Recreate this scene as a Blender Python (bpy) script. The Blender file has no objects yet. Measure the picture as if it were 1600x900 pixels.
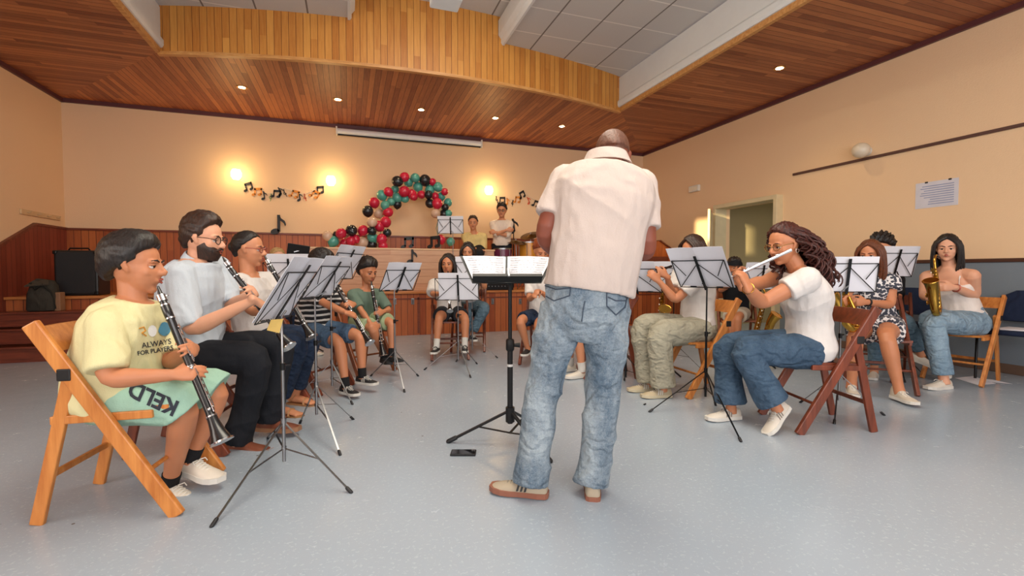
import bpy, bmesh, math, random
import numpy as np
from mathutils import Vector, Matrix
V = Vector
PI = math.pi
scene = bpy.context.scene
C = scene.collection
random.seed(7)

# ---------------------------------------------------------------- camera
FOC = 737.0
YAW = math.atan2(255, 737)
PITCH = math.atan2(26, 737)
CAM = V((0, 0, 1.05))
cam_fwd = V((math.sin(YAW)*math.cos(PITCH), math.cos(YAW)*math.cos(PITCH), -math.sin(PITCH)))
cam_right = V((math.cos(YAW), -math.sin(YAW), 0))
cam_up = cam_right.cross(cam_fwd)
cd = bpy.data.cameras.new('camera'); cam = bpy.data.objects.new('camera', cd); C.objects.link(cam)
cam.matrix_world = Matrix((
    (cam_right.x, cam_up.x, -cam_fwd.x, CAM.x),
    (cam_right.y, cam_up.y, -cam_fwd.y, CAM.y),
    (cam_right.z, cam_up.z, -cam_fwd.z, CAM.z), (0, 0, 0, 1)))
cd.sensor_width = 36; cd.lens = 36*FOC/1600
scene.camera = cam

# ---------------------------------------------------------------- colour management
vs = scene.view_settings
scene.display_settings.display_device = 'sRGB'
vs.view_transform = 'Standard'; vs.look = 'None'; vs.gamma = 1; vs.use_curve_mapping = False
vs.exposure = 0.28
scene.cycles.use_denoising = True
scene.cycles.max_bounces = 6
scene.cycles.sample_clamp_indirect = 4

# ---------------------------------------------------------------- world and lights
w = bpy.data.worlds.new('world'); scene.world = w; w.use_nodes = True
w.node_tree.nodes['Background'].inputs[0].default_value = (0.62, 0.75, 1, 1)
w.node_tree.nodes['Background'].inputs[1].default_value = 0.7

def area(name, loc, rot, size, power, color=(1, 1, 1), sy=None):
    l = bpy.data.lights.new(name, 'AREA'); l.energy = power; l.color = color
    l.shape = 'RECTANGLE'; l.size = size; l.size_y = sy or size
    o = bpy.data.objects.new(name, l); C.objects.link(o); o.location = loc; o.rotation_euler = rot
    return o
# fill lamps added for soft daylight and for the recess and corridor
area('rear_daylight_fill', (1.1, -3.3, 2.0), (math.radians(90), 0, 0), 8.0, 235, (0.93, 0.96, 1.0), 2.2)  # added cool fill; the rear wall has no windows
area('left_daylight_fill', (-4.05, 0.0, 1.9), (math.radians(90), 0, math.radians(-90)), 4.0, 75, (1.0, 0.95, 0.88), 1.6)  # added warm side fill, wider than the opening in that wall
area('recess_fill', (1.1, 2.2, 4.55), (0, 0, 0), 1.6, 170, (1.0, 0.90, 0.74), 5.0)  # added fill from above; the recess holds no such fixture
area('corridor_fill', (8.0, 5.6, 2.55), (0, 0, 0), .9, 14, (1.0, 0.92, 0.75), .5)  # added to brighten the corridor; no fixture hangs there
sl = bpy.data.lights.new('evening_sun', 'SUN'); sl.energy = 7.0; sl.color = (1.0, 0.80, 0.45); sl.angle = 0.012
so = bpy.data.objects.new('evening_sun', sl); C.objects.link(so)
SUN_DIR = V((10.6, 6.2, -0.9)).normalized()
so.rotation_euler = SUN_DIR.to_track_quat('-Z', 'Y').to_euler()

# ---------------------------------------------------------------- picking points of the place
FH = V((math.sin(YAW), math.cos(YAW), 0))
def ray(px, py):
    d = cam_fwd + cam_right*((px-800)/FOC) + cam_up*((450-py)/FOC)
    return d / d.dot(FH)
def P(px, py, d): return CAM + ray(px, py)*d
def G(px, py, z=0.0):
    r = ray(px, py); return CAM + r*((z-CAM.z)/r.z)
def PY(px, py, y):
    r = ray(px, py); return CAM + r*(y/r.y)
def PX(px, py, x):
    r = ray(px, py); return CAM + r*(x/r.x)
def depth(p): return (V(p)-CAM).dot(FH)

# ---------------------------------------------------------------- materials
MATS = {}
def lin(c):
    if isinstance(c, str):
        c = [int(c[i:i+2], 16)/255 for i in (0, 2, 4)]
    return tuple((x/12.92 if x <= 0.04045 else ((x+0.055)/1.055)**2.4) for x in c) + (1.0,)
class NT:
    def __init__(s, name):
        s.m = bpy.data.materials.new(name); s.m.use_nodes = True
        s.t = s.m.node_tree; s.b = s.t.nodes['Principled BSDF']
        s.tc = s.t.nodes.new('ShaderNodeTexCoord')
    def n(s, kind, **kw):
        nd = s.t.nodes.new(kind)
        for k, v in kw.items(): setattr(nd, k, v)
        return nd
    def l(s, a, b): s.t.links.new(a, b)
    def math(s, op, a, b=None, clamp=False):
        nd = s.n('ShaderNodeMath', operation=op, use_clamp=clamp)
        for i, x in enumerate((a, b)):
            if x is None: continue
            if isinstance(x, (int, float)): nd.inputs[i].default_value = x
            else: s.l(x, nd.inputs[i])
        return nd.outputs[0]
    def mapping(s, scale, coord='Object', rot=(0, 0, 0)):
        mp = s.n('ShaderNodeMapping'); s.l(s.tc.outputs[coord], mp.inputs[0])
        mp.inputs['Scale'].default_value = scale; mp.inputs['Rotation'].default_value = rot
        return mp.outputs[0]
    def noise(s, vec, scale, detail=3, rough=0.5):
        nd = s.n('ShaderNodeTexNoise'); s.l(vec, nd.inputs['Vector'])
        nd.inputs['Scale'].default_value = scale; nd.inputs['Detail'].default_value = detail
        nd.inputs['Roughness'].default_value = rough
        return nd.outputs['Fac']
    def ramp(s, fac, stops):
        nd = s.n('ShaderNodeValToRGB'); s.l(fac, nd.inputs[0])
        e = nd.color_ramp.elements
        while len(e) < len(stops): e.new(0.5)
        for el, (p, c) in zip(e, stops): el.position = p; el.color = lin(c)
        return nd.outputs[0]
    def mix(s, fac, a, b, mode='MIX'):
        nd = s.n('ShaderNodeMix', data_type='RGBA', blend_type=mode)
        for sock, x in ((nd.inputs[0], fac), (nd.inputs[6], a), (nd.inputs[7], b)):
            if isinstance(x, (int, float)): sock.default_value = x
            elif isinstance(x, (tuple, str)): sock.default_value = lin(x) if isinstance(x, str) else x
            else: s.l(x, sock)
        return nd.outputs[2]
    def bump(s, h, strength=0.3, dist=0.01):
        nd = s.n('ShaderNodeBump'); s.l(h, nd.inputs['Height'])
        nd.inputs['Strength'].default_value = strength; nd.inputs['Distance'].default_value = dist
        s.l(nd.outputs[0], s.b.inputs['Normal'])
    def set(s, color=None, rough=0.6, metal=0.0, spec=None):
        if color is not None:
            if isinstance(color, (str, tuple)): s.b.inputs['Base Color'].default_value = lin(color) if isinstance(color, str) else color
            else: s.l(color, s.b.inputs['Base Color'])
        s.b.inputs['Roughness'].default_value = rough; s.b.inputs['Metallic'].default_value = metal
        if spec is not None: s.b.inputs['Specular IOR Level'].default_value = spec
        return s.m

def plain(name, col, rough=0.6, metal=0.0, var=0.06, scale=8.0, bump=0.0, spec=None):
    if name in MATS: return MATS[name]
    t = NT(name); c = lin(col)
    nz_ = t.noise(t.tc.outputs['Object'], scale, 4)
    d = tuple(max(0, x*(1-2*var)) for x in c[:3])+(1,); u = tuple(min(1, x*(1+2*var)) for x in c[:3])+(1,)
    t.set(t.mix(nz_, d, u), rough, metal, spec)
    if bump: t.bump(t.noise(t.tc.outputs['Object'], scale*6, 3), bump, 0.004)
    MATS[name] = t.m; return t.m
def glow(name, col, strength):
    if name in MATS: return MATS[name]
    t = NT(name); t.set(col, 0.5)
    t.b.inputs['Emission Color'].default_value = lin(col); t.b.inputs['Emission Strength'].default_value = strength
    MATS[name] = t.m; return t.m
def cloth(name, col, var=0.08, scale=5, rough=0.85, weave=260):
    if name in MATS: return MATS[name]
    t = NT(name); c = lin(col)
    d = tuple(x*(1-2*var) for x in c[:3])+(1,); u = tuple(min(1, x*(1+var)) for x in c[:3])+(1,)
    t.set(t.mix(t.noise(t.tc.outputs['Object'], scale, 5), d, u), rough, 0, 0.25)
    w_ = t.n('ShaderNodeTexWave', wave_type='BANDS', bands_direction='DIAGONAL'); t.l(t.mapping((1, 1, .6)), w_.inputs['Vector']); w_.inputs['Scale'].default_value = 3.2; w_.inputs['Distortion'].default_value = 14; w_.inputs['Detail'].default_value = 2; w_.inputs['Detail Scale'].default_value = 1.4
    h = t.math('ADD', t.math('ADD', t.noise(t.mapping((1, 1, .45)), 14, 4), t.math('MULTIPLY', w_.outputs['Fac'], .45)), t.math('MULTIPLY', t.noise(t.tc.outputs['Object'], weave, 2), 0.12))
    t.bump(h, 0.55, 0.022)
    MATS[name] = t.m; return t.m
def denim(name, dark, light, scale=9, spread=(0.35, 0.65)):
    if name in MATS: return MATS[name]
    t = NT(name)
    n1 = t.noise(t.mapping((1, 1, .5)), scale, 6, .65)
    n2 = t.noise(t.tc.outputs['Object'], 160, 2)
    f = t.math('ADD', t.math('MULTIPLY', n1, 0.8), t.math('MULTIPLY', n2, 0.2))
    t.set(t.ramp(f, [(spread[0], dark), (spread[1], light)]), 0.85, 0, 0.2)
    w_ = t.n('ShaderNodeTexWave', wave_type='BANDS', bands_direction='DIAGONAL'); t.l(t.mapping((1, 1, 1.4)), w_.inputs['Vector']); w_.inputs['Scale'].default_value = 3.4; w_.inputs['Distortion'].default_value = 16; w_.inputs['Detail'].default_value = 3; w_.inputs['Detail Scale'].default_value = 1.6
    t.bump(t.math('ADD', t.math('ADD', t.noise(t.mapping((1, 1, .8)), 16, 4), t.math('MULTIPLY', w_.outputs['Fac'], .5)), t.math('MULTIPLY', n2, .15)), 0.65, 0.026)
    MATS[name] = t.m; return t.m
def planks(name, wax, lax, width, dark, light, gap='3a1c10', rough=0.45, seg=1.6, gapw=0.07, vary=0.55, rot=(0, 0, 0)):
    """boards side by side along axis wax, their length along axis lax"""
    if name in MATS: return MATS[name]
    t = NT(name)
    sep = t.n('ShaderNodeSeparateXYZ')
    if rot != (0, 0, 0): t.l(t.mapping((1, 1, 1), rot=rot), sep.inputs[0])
    else: t.l(t.tc.outputs['Object'], sep.inputs[0])
    cw = t.math('DIVIDE', sep.outputs[wax], width)
    idx = t.math('FLOOR', cw); fr = t.math('FRACT', cw)
    wn = t.n('ShaderNodeTexWhiteNoise', noise_dimensions='1D'); t.l(idx, wn.inputs['W'])
    along = t.math('ADD', t.math('DIVIDE', sep.outputs[lax], seg), t.math('MULTIPLY', wn.outputs[0], 7.3))
    wn2 = t.n('ShaderNodeTexWhiteNoise', noise_dimensions='2D')
    cmb = t.n('ShaderNodeCombineXYZ'); t.l(idx, cmb.inputs[0]); t.l(t.math('FLOOR', along), cmb.inputs[1])
    t.l(cmb.outputs[0], wn2.inputs['Vector'])
    sc = [14, 14, 14]; sc[lax] = 1.2
    g = t.noise(t.mapping(tuple(sc), rot=rot), 3.0, 6, 0.6)
    fac = t.math('ADD', t.math('MULTIPLY', wn2.outputs[0], vary), t.math('MULTIPLY', g, 1-vary*0.6))
    col = t.ramp(fac, [(0.25, dark), (0.95, light)])
    isgap = t.math('LESS_THAN', fr, gapw)
    t.set(t.mix(isgap, col, lin(gap)), rough)
    t.bump(t.math('SUBTRACT', t.math('MULTIPLY', g, .2), isgap), 0.4, 0.004)
    MATS[name] = t.m; return t.m
def wood(name, dark, light, rough=0.4, axis=2, scale=1.0):
    if name in MATS: return MATS[name]
    t = NT(name); sc = [16*scale]*3; sc[axis] = 1.5*scale
    g = t.noise(t.mapping(tuple(sc)), 2.0, 6, .6)
    t.set(t.ramp(g, [(0.3, dark), (0.7, light)]), rough); t.bump(g, 0.12, 0.003)
    MATS[name] = t.m; return t.m

# ---------------------------------------------------------------- mesh helper
class MB:
    def __init__(s): s.v = []; s.f = []; s.mi = []; s.cur = 0
    def add(s, vs_, fs):
        o = len(s.v); s.v += [tuple(x) for x in vs_]
        s.f += [tuple(i+o for i in f) for f in fs]; s.mi += [s.cur]*len(fs); return s
    def box(s, c, d, rot=None, bev=0.0):
        c = V(c); x, y, z = (V(d)/2)
        if bev <= 0:
            pts = [V((a, b, e)) for a in (-x, x) for b in (-y, y) for e in (-z, z)]
            fs = [(0, 1, 3, 2), (4, 6, 7, 5), (0, 4, 5, 1), (2, 3, 7, 6), (0, 2, 6, 4), (1, 5, 7, 3)]
        else:
            bm = bmesh.new(); bmesh.ops.create_cube(bm, size=1)
            for v in bm.verts: v.co = V((v.co.x*2*x, v.co.y*2*y, v.co.z*2*z))
            bmesh.ops.bevel(bm, geom=bm.edges[:], offset=bev, segments=2, affect='EDGES', profile=.5)
            bm.verts.index_update(); pts = [v.co.copy() for v in bm.verts]; fs = [tuple(v.index for v in f.verts) for f in bm.faces]; bm.free()
        if rot is not None: pts = [rot @ p for p in pts]
        return s.add([p+c for p in pts], fs)
    def boxm(s, M, d, bev=0.0):
        return s.box(M.to_translation(), d, M.to_3x3(), bev)
    def bar(s, a, b, w, t, side=None, bev=0.0):
        """rectangular bar from a to b; w = width along side, t = thickness"""
        a = V(a); b = V(b); z = (b-a).normalized()
        sd = V(side) if side is not None else V((1, 0, 0)) if abs(z.x) < .9 else V((0, 1, 0))
        x = (sd - z*sd.dot(z)).normalized(); y = z.cross(x)
        R = Matrix((x, y, z)).transposed()
        return s.box((a+b)/2, (w, t, (b-a).length), R, bev)
    def tube(s, pts, rad, n=10, side=None, cap='flat', power=2.0):
        pts = [V(p) for p in pts]
        if not isinstance(rad, (list, tuple)): rad = [rad]*len(pts)
        rad = [(r, r) if not isinstance(r, (list, tuple)) else r for r in rad]
        m = len(pts)
        T = []
        for i in range(m):
            d = pts[min(i+1, m-1)] - pts[max(i-1, 0)]
            T.append(d.normalized() if d.length > 1e-9 else (T[-1] if T else V((0, 0, 1))))
        if cap == 'round':
            q = []; r2 = []; t2 = []
            a0 = rad[0]; a1 = rad[-1]; ra = min(a0); rb = min(a1)
            for k in (0.98, 0.8, 0.45): q.append(pts[0]-T[0]*ra*k); f = math.sqrt(1-k*k); r2.append((a0[0]*f, a0[1]*f)); t2.append(T[0])
            q += pts; r2 += rad; t2 += T
            for k in (0.45, 0.8, 0.98): q.append(pts[-1]+T[-1]*rb*k); f = math.sqrt(1-k*k); r2.append((a1[0]*f, a1[1]*f)); t2.append(T[-1])
            pts, rad, T, m = q, r2, t2, len(q)
        x = V(side) if side is not None else (V((1, 0, 0)) if abs(T[0].x) < .8 else V((0, 1, 0)))
        vs_ = []
        for i in range(m):
            if side is not None: x = V(side)
            x = x - T[i]*x.dot(T[i])
            x = x.normalized() if x.length > 1e-6 else T[i].orthogonal().normalized()
            y = T[i].cross(x)
            for k in range(n):
                a = 2*PI*k/n; ca, sa = math.cos(a), math.sin(a)
                if power != 2.0:
                    ca = math.copysign(abs(ca)**(2/power), ca); sa = math.copysign(abs(sa)**(2/power), sa)
                vs_.append(pts[i] + x*ca*rad[i][0] + y*sa*rad[i][1])
        fs = []
        for i in range(m-1):
            for k in range(n):
                k2 = (k+1) % n
                fs.append((i*n+k, i*n+k2, (i+1)*n+k2, (i+1)*n+k))
        fs.append(tuple(range(n-1, -1, -1))); fs.append(tuple((m-1)*n+k for k in range(n)))
        return s.add(vs_, fs)
    def lathe(s, prof, M=None, n=20):
        """profile [(r,z)...] turned about the z axis of M"""
        M = M or Matrix.Identity(4)
        vs_ = [M @ V((r*math.cos(2*PI*k/n), r*math.sin(2*PI*k/n), z)) for r, z in prof for k in range(n)]
        m = len(prof)
        fs = [(i*n+k, i*n+(k+1) % n, (i+1)*n+(k+1) % n, (i+1)*n+k) for i in range(m-1) for k in range(n)]
        fs.append(tuple(range(n-1, -1, -1))); fs.append(tuple((m-1)*n+k for k in range(n)))
        return s.add(vs_, fs)
    def ball(s, c, r, R=None, nu=14, nv=9):
        c = V(c); r = V((r, r, r)) if isinstance(r, (int, float)) else V(r)
        vs_ = []; 
        for i in range(1, nv):
            th = PI*i/nv
            for k in range(nu):
                a = 2*PI*k/nu
                p = V((r.x*math.sin(th)*math.cos(a), r.y*math.sin(th)*math.sin(a), r.z*math.cos(th)))
                vs_.append(c + (R @ p if R else p))
        t = V((0, 0, r.z)); vs_ += [c + (R @ t if R else t), c - (R @ t if R else t)]
        fs = []
        for i in range(nv-2):
            for k in range(nu):
                k2 = (k+1) % nu
                fs.append((i*nu+k, (i+1)*nu+k, (i+1)*nu+k2, i*nu+k2))
        N = (nv-1)*nu
        for k in range(nu):
            fs.append((N, k, (k+1) % nu)); fs.append((N+1, (nv-2)*nu+(k+1) % nu, (nv-2)*nu+k))
        return s.add(vs_, fs)
    def sheet(s, a, b, c, d, th=0.001, nu=1, nv=1, bend=None):
        """thin slab on corners a,b,c,d with thickness"""
        a, b, c, d = map(V, (a, b, c, d)); nrm = (b-a).cross(d-a).normalized()
        top = []; 
        for j in range(nv+1):
            for i in range(nu+1):
                u = i/nu; v = j/nv
                p = (a*(1-u)+b*u)*(1-v) + (d*(1-u)+c*u)*v
                if bend: p = p + nrm*bend(u, v)
                top.append(p)
        n0 = len(top); vs_ = top + [p - nrm*th for p in top]; fs = []
        W = nu+1
        for j in range(nv):
            for i in range(nu):
                q = (j*W+i, j*W+i+1, (j+1)*W+i+1, (j+1)*W+i)
                fs.append(q); fs.append(tuple(n0+k for k in reversed(q)))
        edge = [i for i in range(W)] + [j*W+nu for j in range(1, nv+1)] + [nv*W+i for i in range(nu-1, -1, -1)] + [j*W for j in range(nv-1, 0, -1)]
        for k in range(len(edge)):
            p, q = edge[k], edge[(k+1) % len(edge)]
            fs.append((p, n0+p, n0+q, q))
        return s.add(vs_, fs)
    def build(s, name, mat, parent=None, smooth=False, loc=None):
        me = bpy.data.meshes.new(name); me.from_pydata(s.v, [], s.f); me.update()
        for m in (mat if isinstance(mat, (list, tuple)) else [mat]): me.materials.append(m)
        if isinstance(mat, (list, tuple)): me.polygons.foreach_set('material_index', s.mi)
        if smooth: 
            me.polygons.foreach_set('use_smooth', [True]*len(me.polygons))
            try: me.set_sharp_from_angle(angle=math.radians(50))
            except Exception: pass
        o = bpy.data.objects.new(name, me); C.objects.link(o)
        if loc is not None:
            lv = V(loc); me.transform(Matrix.Translation(-lv)); o.location = lv
        if parent is not None: attach(o, parent)
        return o

def world_of(o):
    M = o.matrix_basis.copy()
    while o.parent: o = o.parent; M = o.matrix_basis @ M
    return M
def attach(o, parent):
    """keep the object where it is (its mesh is in world space) and make it a child"""
    M = world_of(o); o.parent = parent
    o.matrix_basis = world_of(parent).inverted() @ M
def tag(o, label=None, cat=None, group=None, kind=None):
    if label: o['label'] = label
    if cat: o['category'] = cat
    if group: o['group'] = group
    if kind: o['kind'] = kind
    return o
def empty(name, loc, label=None, cat=None, group=None, rz=0.0):
    o = bpy.data.objects.new(name, None); C.objects.link(o); o.location = loc; o.rotation_euler = (0, 0, rz)
    o.empty_display_size = 0.1
    return tag(o, label, cat, group)
def struct(name, mb, mat, smooth=False):
    return tag(mb.build(name, mat, smooth=smooth), kind='structure')
def dup(root, loc, rz, label, group=None, s=1.0):
    r = root.copy(); C.objects.link(r); r.location = loc; r.rotation_euler = (0, 0, rz); r.scale = (s, s, s)
    r['label'] = label
    if group: r['group'] = group
    for ch in list(root.children):
        c = ch.copy(); C.objects.link(c); c.parent = r
        for g in list(ch.children):
            d = g.copy(); C.objects.link(d); d.parent = c
    return r
def lerp(a, b, t): return a + (b-a)*t
def TR(x, y, z): return Matrix.Translation((x, y, z))
def text_mesh(txt, size, ext=0.0, bold=0.0):
    cu = bpy.data.curves.new('lettering', 'FONT'); cu.body = txt; cu.size = size; cu.extrude = ext; cu.offset = bold
    cu.align_x = 'CENTER'; cu.align_y = 'CENTER'; cu.resolution_u = 3
    ob = bpy.data.objects.new('lettering', cu); C.objects.link(ob)
    bpy.context.view_layer.update()
    me = bpy.data.meshes.new_from_object(ob.evaluated_get(bpy.context.evaluated_depsgraph_get()))
    bpy.data.objects.remove(ob); bpy.data.curves.remove(cu)
    return me

# ================================================================ THE ROOM
XL, XR, YB, YF = -4.2, 6.4, 9.32, -3.5
ZS = 3.74          # wooden soffit
SX0, SX1 = -2.18, 4.34
DECK = 0.72; SY = 7.85

def floor_mat():
    t = NT('blue_grey_vinyl')
    n1 = t.noise(t.tc.outputs['Object'], 0.7, 4); n2 = t.noise(t.tc.outputs['Object'], 55, 3, .7); n3 = t.noise(t.tc.outputs['Object'], 7, 6, .7)
    base = t.mix(n1, lin('96a2ae'), lin('a3aebb'))
    c = t.mix(t.math('GREATER_THAN', n2, 0.60), base, lin('a8b3be'))
    c = t.mix(t.math('GREATER_THAN', n3, 0.70), c, lin('8f9ba7'))
    vor = t.n('ShaderNodeTexVoronoi'); t.l(t.tc.outputs['Object'], vor.inputs['Vector']); vor.inputs['Scale'].default_value = 3.1
    c = t.mix(t.math('LESS_THAN', vor.outputs['Distance'], 0.022), c, lin('5d5a55'))
    t.set(c, 0.30); 
    t.l(t.math('ADD', t.math('MULTIPLY', n3, 0.22), 0.13), t.b.inputs['Roughness'])
    t.bump(t.noise(t.tc.outputs['Object'], 26, 4), 0.05, 0.004)
    return t.m
def wall_mat(name, a, b):
    t = NT(name)
    n = t.noise(t.tc.outputs['Object'], 0.8, 5); g = t.noise(t.tc.outputs['Object'], 60, 4, .7)
    t.set(t.mix(n, lin(a), lin(b)), 0.75, 0, .3); t.bump(g, 0.35, 0.006); return t.m
M_floor = floor_mat()
M_wall = wall_mat('peach_plaster', 'ecc8a0', 'f0d0aa')
M_soffX = planks('soffit_boards_across', 1, 0, 0.075, '783a26', 'b87448', '54241a', seg=2.2, gapw=.08, vary=.6)
M_soffY = planks('soffit_boards_along', 0, 1, 0.075, '803c24', 'c67e4a', '54241a', seg=2.2, gapw=.08, vary=.6)
M_fascia = planks('fascia_boards', 0, 2, 0.085, 'b06a24', 'd99a48', '6a3612', seg=2.0, vary=.45)
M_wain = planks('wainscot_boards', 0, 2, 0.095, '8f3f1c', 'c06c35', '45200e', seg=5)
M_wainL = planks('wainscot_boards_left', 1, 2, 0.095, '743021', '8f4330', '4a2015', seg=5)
M_stage = planks('stage_front_boards', 0, 2, 0.10, '8f3f1c', 'bf6a38', '45200e', seg=5)
M_redwood = wood('dark_red_wood', '5c2a1c', '86402a', .4, 0)
M_lightwood = wood('light_trim_wood', 'b97b3e', 'd9a464', .4, 0)
M_white = plain('white_paint', 'e6e8e6', .5, var=.02)

mb = MB(); mb.box(((XL+XR)/2, (YB+YF)/2, -0.05), (XR-XL+.4, YB-YF+.4, 0.1)); struct('floor', mb, M_floor)
mb = MB(); mb.box(((XL+XR)/2, YB+.1, 2.45), (XR-XL+.4, .2, 4.9)); struct('wall_back', mb, M_wall)
# left wall with its high window openings (out of the frame, towards the viewer)
mb = MB()
WY0, WY1, WZ0, WZ1 = 0.35, 1.35, 2.40, 2.95
mb.box((XL-.1, (YB+WY1)/2, 2.45), (.2, YB-WY1, 4.9)); mb.box((XL-.1, (YF+WY0)/2, 2.45), (.2, WY0-YF, 4.9))
mb.box((XL-.1, (WY0+WY1)/2, WZ0/2), (.2, WY1-WY0, WZ0)); mb.box((XL-.1, (WY0+WY1)/2, (WZ1+4.9)/2), (.2, WY1-WY0, 4.9-WZ1))
struct('wall_left', mb, M_wall)
mb = MB(); mb.box(((XL+XR)/2, YF-.1, 2.45), (XR-XL+.4, .2, 4.9)); struct('wall_rear', mb, M_wall)
# right wall with door opening
DY0, DY1, DZ = PX(1218, 310, XR).y, PX(1127, 322, XR).y, 2.18
mb = MB()
mb.box((XR+.1, (YF+DY0)/2, 2.45), (.2, DY0-YF, 4.9)); mb.box((XR+.1, (YB+DY1)/2, 2.45), (.2, YB-DY1, 4.9))
mb.box((XR+.1, (DY0+DY1)/2, (DZ+4.9)/2), (.2, DY1-DY0, 4.9-DZ))
struct('wall_right', mb, M_wall)
# corridor behind the door opening
M_corr = wall_mat('olive_plaster', 'a89a78', 'b3a684')
mb = MB(); mb.box((XR+2.2, DY1+.55, 1.3), (4.0, .1, 2.6)); mb.box((XR+2.6, (DY0+DY1)/2-.2, 1.3), (.1, 3.2, 2.6))
mb.box((XR+1.4, DY0-1.6, 1.3), (2.6, .1, 2.6)); struct('wall_corridor', mb, M_corr)
mb = MB(); mb.box((XR+1.6, (DY0+DY1)/2-.4, 2.65), (3.0, 3.6, .1)); struct('ceiling_corridor', mb, M_white)
mb = MB(); mb.box((XR+1.6, (DY0+DY1)/2-.4, -0.045), (2.8, 3.6, .1)); struct('floor_corridor', mb, M_floor)
dy_ = PX(1206, 380, XR+2.53).y; mb = MB(); mb.box((XR+2.53, dy_, 1.0), (.05, .8, 2.0), bev=.01); struct('door_2', mb, plain('dark_door', '3d3630', .5))
# frame and open leaf of the near door
mb = MB()
for y in (DY0-.03, DY1+.03): mb.box((XR-.005, y, DZ/2), (.25, .07, DZ), bev=.008)
mb.box((XR-.005, (DY0+DY1)/2, DZ+.03), (.25, DY1-DY0+.13, .07), bev=.008)
struct('trim_1', mb, plain('cream_frame', 'd9c9a4', .5))
hinge = V((XR-.15, DY1+.06, 0)); tgt = ray(1107, 424)*(depth(hinge)-.72); tgt = V((tgt.x, tgt.y, 0)); ldir = (tgt-hinge).normalized()
mb = MB(); mb.bar(hinge+ldir*.45+V((0, 0, .02)), hinge+ldir*.45+V((0, 0, 2.08)), .9, .04, side=ldir, bev=.006)
d1 = struct('door_1', mb, plain('cream_door', 'dccba6', .45))
sdn = ldir.cross(V((0, 0, 1)))
mb = MB(); hc = hinge+ldir*.84+V((0, 0, 1.0)); mb.tube([hc-sdn*.06, hc+sdn*.06], .009); mb.tube([hc-sdn*.06, hc-sdn*.06-ldir*.1], .009); mb.tube([hc+sdn*.06, hc+sdn*.06-ldir*.1], .009)
hd = mb.build('door_handle', plain('steel', 'b8b8b8', .25, 1.0), d1)

# ---- soffit, fascia, recess ceiling
CXm = (SX0+SX1)/2; HALF = (SX1-SX0)/2; SAG = 0.52; RAD = (HALF**2+SAG**2)/(2*SAG); YC = 6.98
def arcy(x): return (YC - SAG) + RAD - math.sqrt(max(0, RAD**2-(x-CXm)**2))
N = 48; xs = [SX0+(SX1-SX0)*i/N for i in range(N+1)]
mb = MB()      # back region, boards running towards the stage
vv = [(x, arcy(x), ZS) for x in xs]+[(x + (x-CXm)/HALF*(0), YB, ZS) for x in xs]
vv += [(a, b, c+.06) for a, b, c in vv]; n1 = N+1
ff = []
for i in range(N):
    ff += [(i, n1+i, n1+i+1, i+1), (2*n1+i, 2*n1+i+1, 3*n1+i+1, 3*n1+i)]
ff += [(0, 2*n1, 3*n1, n1), (N, n1+N, 3*n1+N, 2*n1+N)]
mb.add(vv, ff)
# mitred corners
mb.add([(SX0, YC, ZS), (XL, YB, ZS), (SX0, YB, ZS), (SX0, YC, ZS+.06), (XL, YB, ZS+.06), (SX0, YB, ZS+.06)], [(0, 1, 2), (3, 5, 4), (0, 3, 4, 1)])
mb.add([(SX1, YC, ZS), (SX1, YB, ZS), (XR, YB, ZS), (SX1, YC, ZS+.06), (SX1, YB, ZS+.06), (XR, YB, ZS+.06)], [(0, 1, 2), (3, 5, 4), (0, 2, 5, 3)])
struct('ceiling', mb, M_soffY)
mb = MB()
mb.add([(XL, YF, ZS), (SX0, YF, ZS), (SX0, YC, ZS), (XL, YB, ZS), (XL, YF, ZS+.06), (SX0, YF, ZS+.06), (SX0, YC, ZS+.06), (XL, YB, ZS+.06)], [(0, 3, 2, 1), (4, 5, 6, 7), (1, 2, 6, 5)])
struct('ceiling_left', mb, M_soffX)
mb = MB()
mb.add([(SX1, YF, ZS), (XR, YF, ZS), (XR, YB, ZS), (SX1, YC, ZS), (SX1, YF, ZS+.06), (XR, YF, ZS+.06), (XR, YB, ZS+.06), (SX1, YC, ZS+.06)], [(0, 3, 2, 1), (4, 5, 6, 7), (0, 4, 7, 3)])
struct('ceiling_right', mb, M_soffX)
def arc_strip(y0, y1, z0, z1, x0=SX0, x1=SX1, n=N):
    q = MB(); X = [x0+(x1-x0)*i/n for i in range(n+1)]; vv = []
    for x in X: a = arcy(x); vv += [(x, a+y0, z0), (x, a+y1, z0), (x, a+y1, z1), (x, a+y0, z1)]
    ff = [(4*i+k, 4*i+(k+1) % 4, 4*i+4+(k+1) % 4, 4*i+4+k) for i in range(n) for k in range(4)] + [(3, 2, 1, 0), (4*n, 4*n+1, 4*n+2, 4*n+3)]
    return q.add(vv, [tuple(reversed(f)) for f in ff])
struct('wall_fascia', arc_strip(0, .05, ZS-.02, 4.9), M_fascia)
struct('trim_2', arc_strip(-.018, .05, ZS-.035, ZS+.005), M_lightwood)
def tile_mat():
    t = NT('ceiling_tiles'); sep = t.n('ShaderNodeSeparateXYZ'); t.l(t.tc.outputs['Object'], sep.inputs[0])
    fx = t.math('FRACT', t.math('DIVIDE', t.math('ADD', sep.outputs[0], 10.06), 0.6)); fy = t.math('FRACT', t.math('DIVIDE', t.math('ADD', sep.outputs[1], 10.1), 0.6))
    lx = t.math('LESS_THAN', fx, 0.035); ly = t.math('LESS_THAN', fy, 0.035)
    g = t.noise(t.tc.outputs['Object'], 90, 3)
    base = t.mix(g, lin('c9c6c2'), lin('d6d3cf'))
    c = t.mix(ly, base, lin('eeeae4')); c = t.mix(lx, c, lin('7d7670'))
    t.set(c, .8); t.bump(t.math('ADD', g, t.math('MAXIMUM', lx, ly)), .3, .004); return t.m
M_tile = tile_mat()
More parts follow.
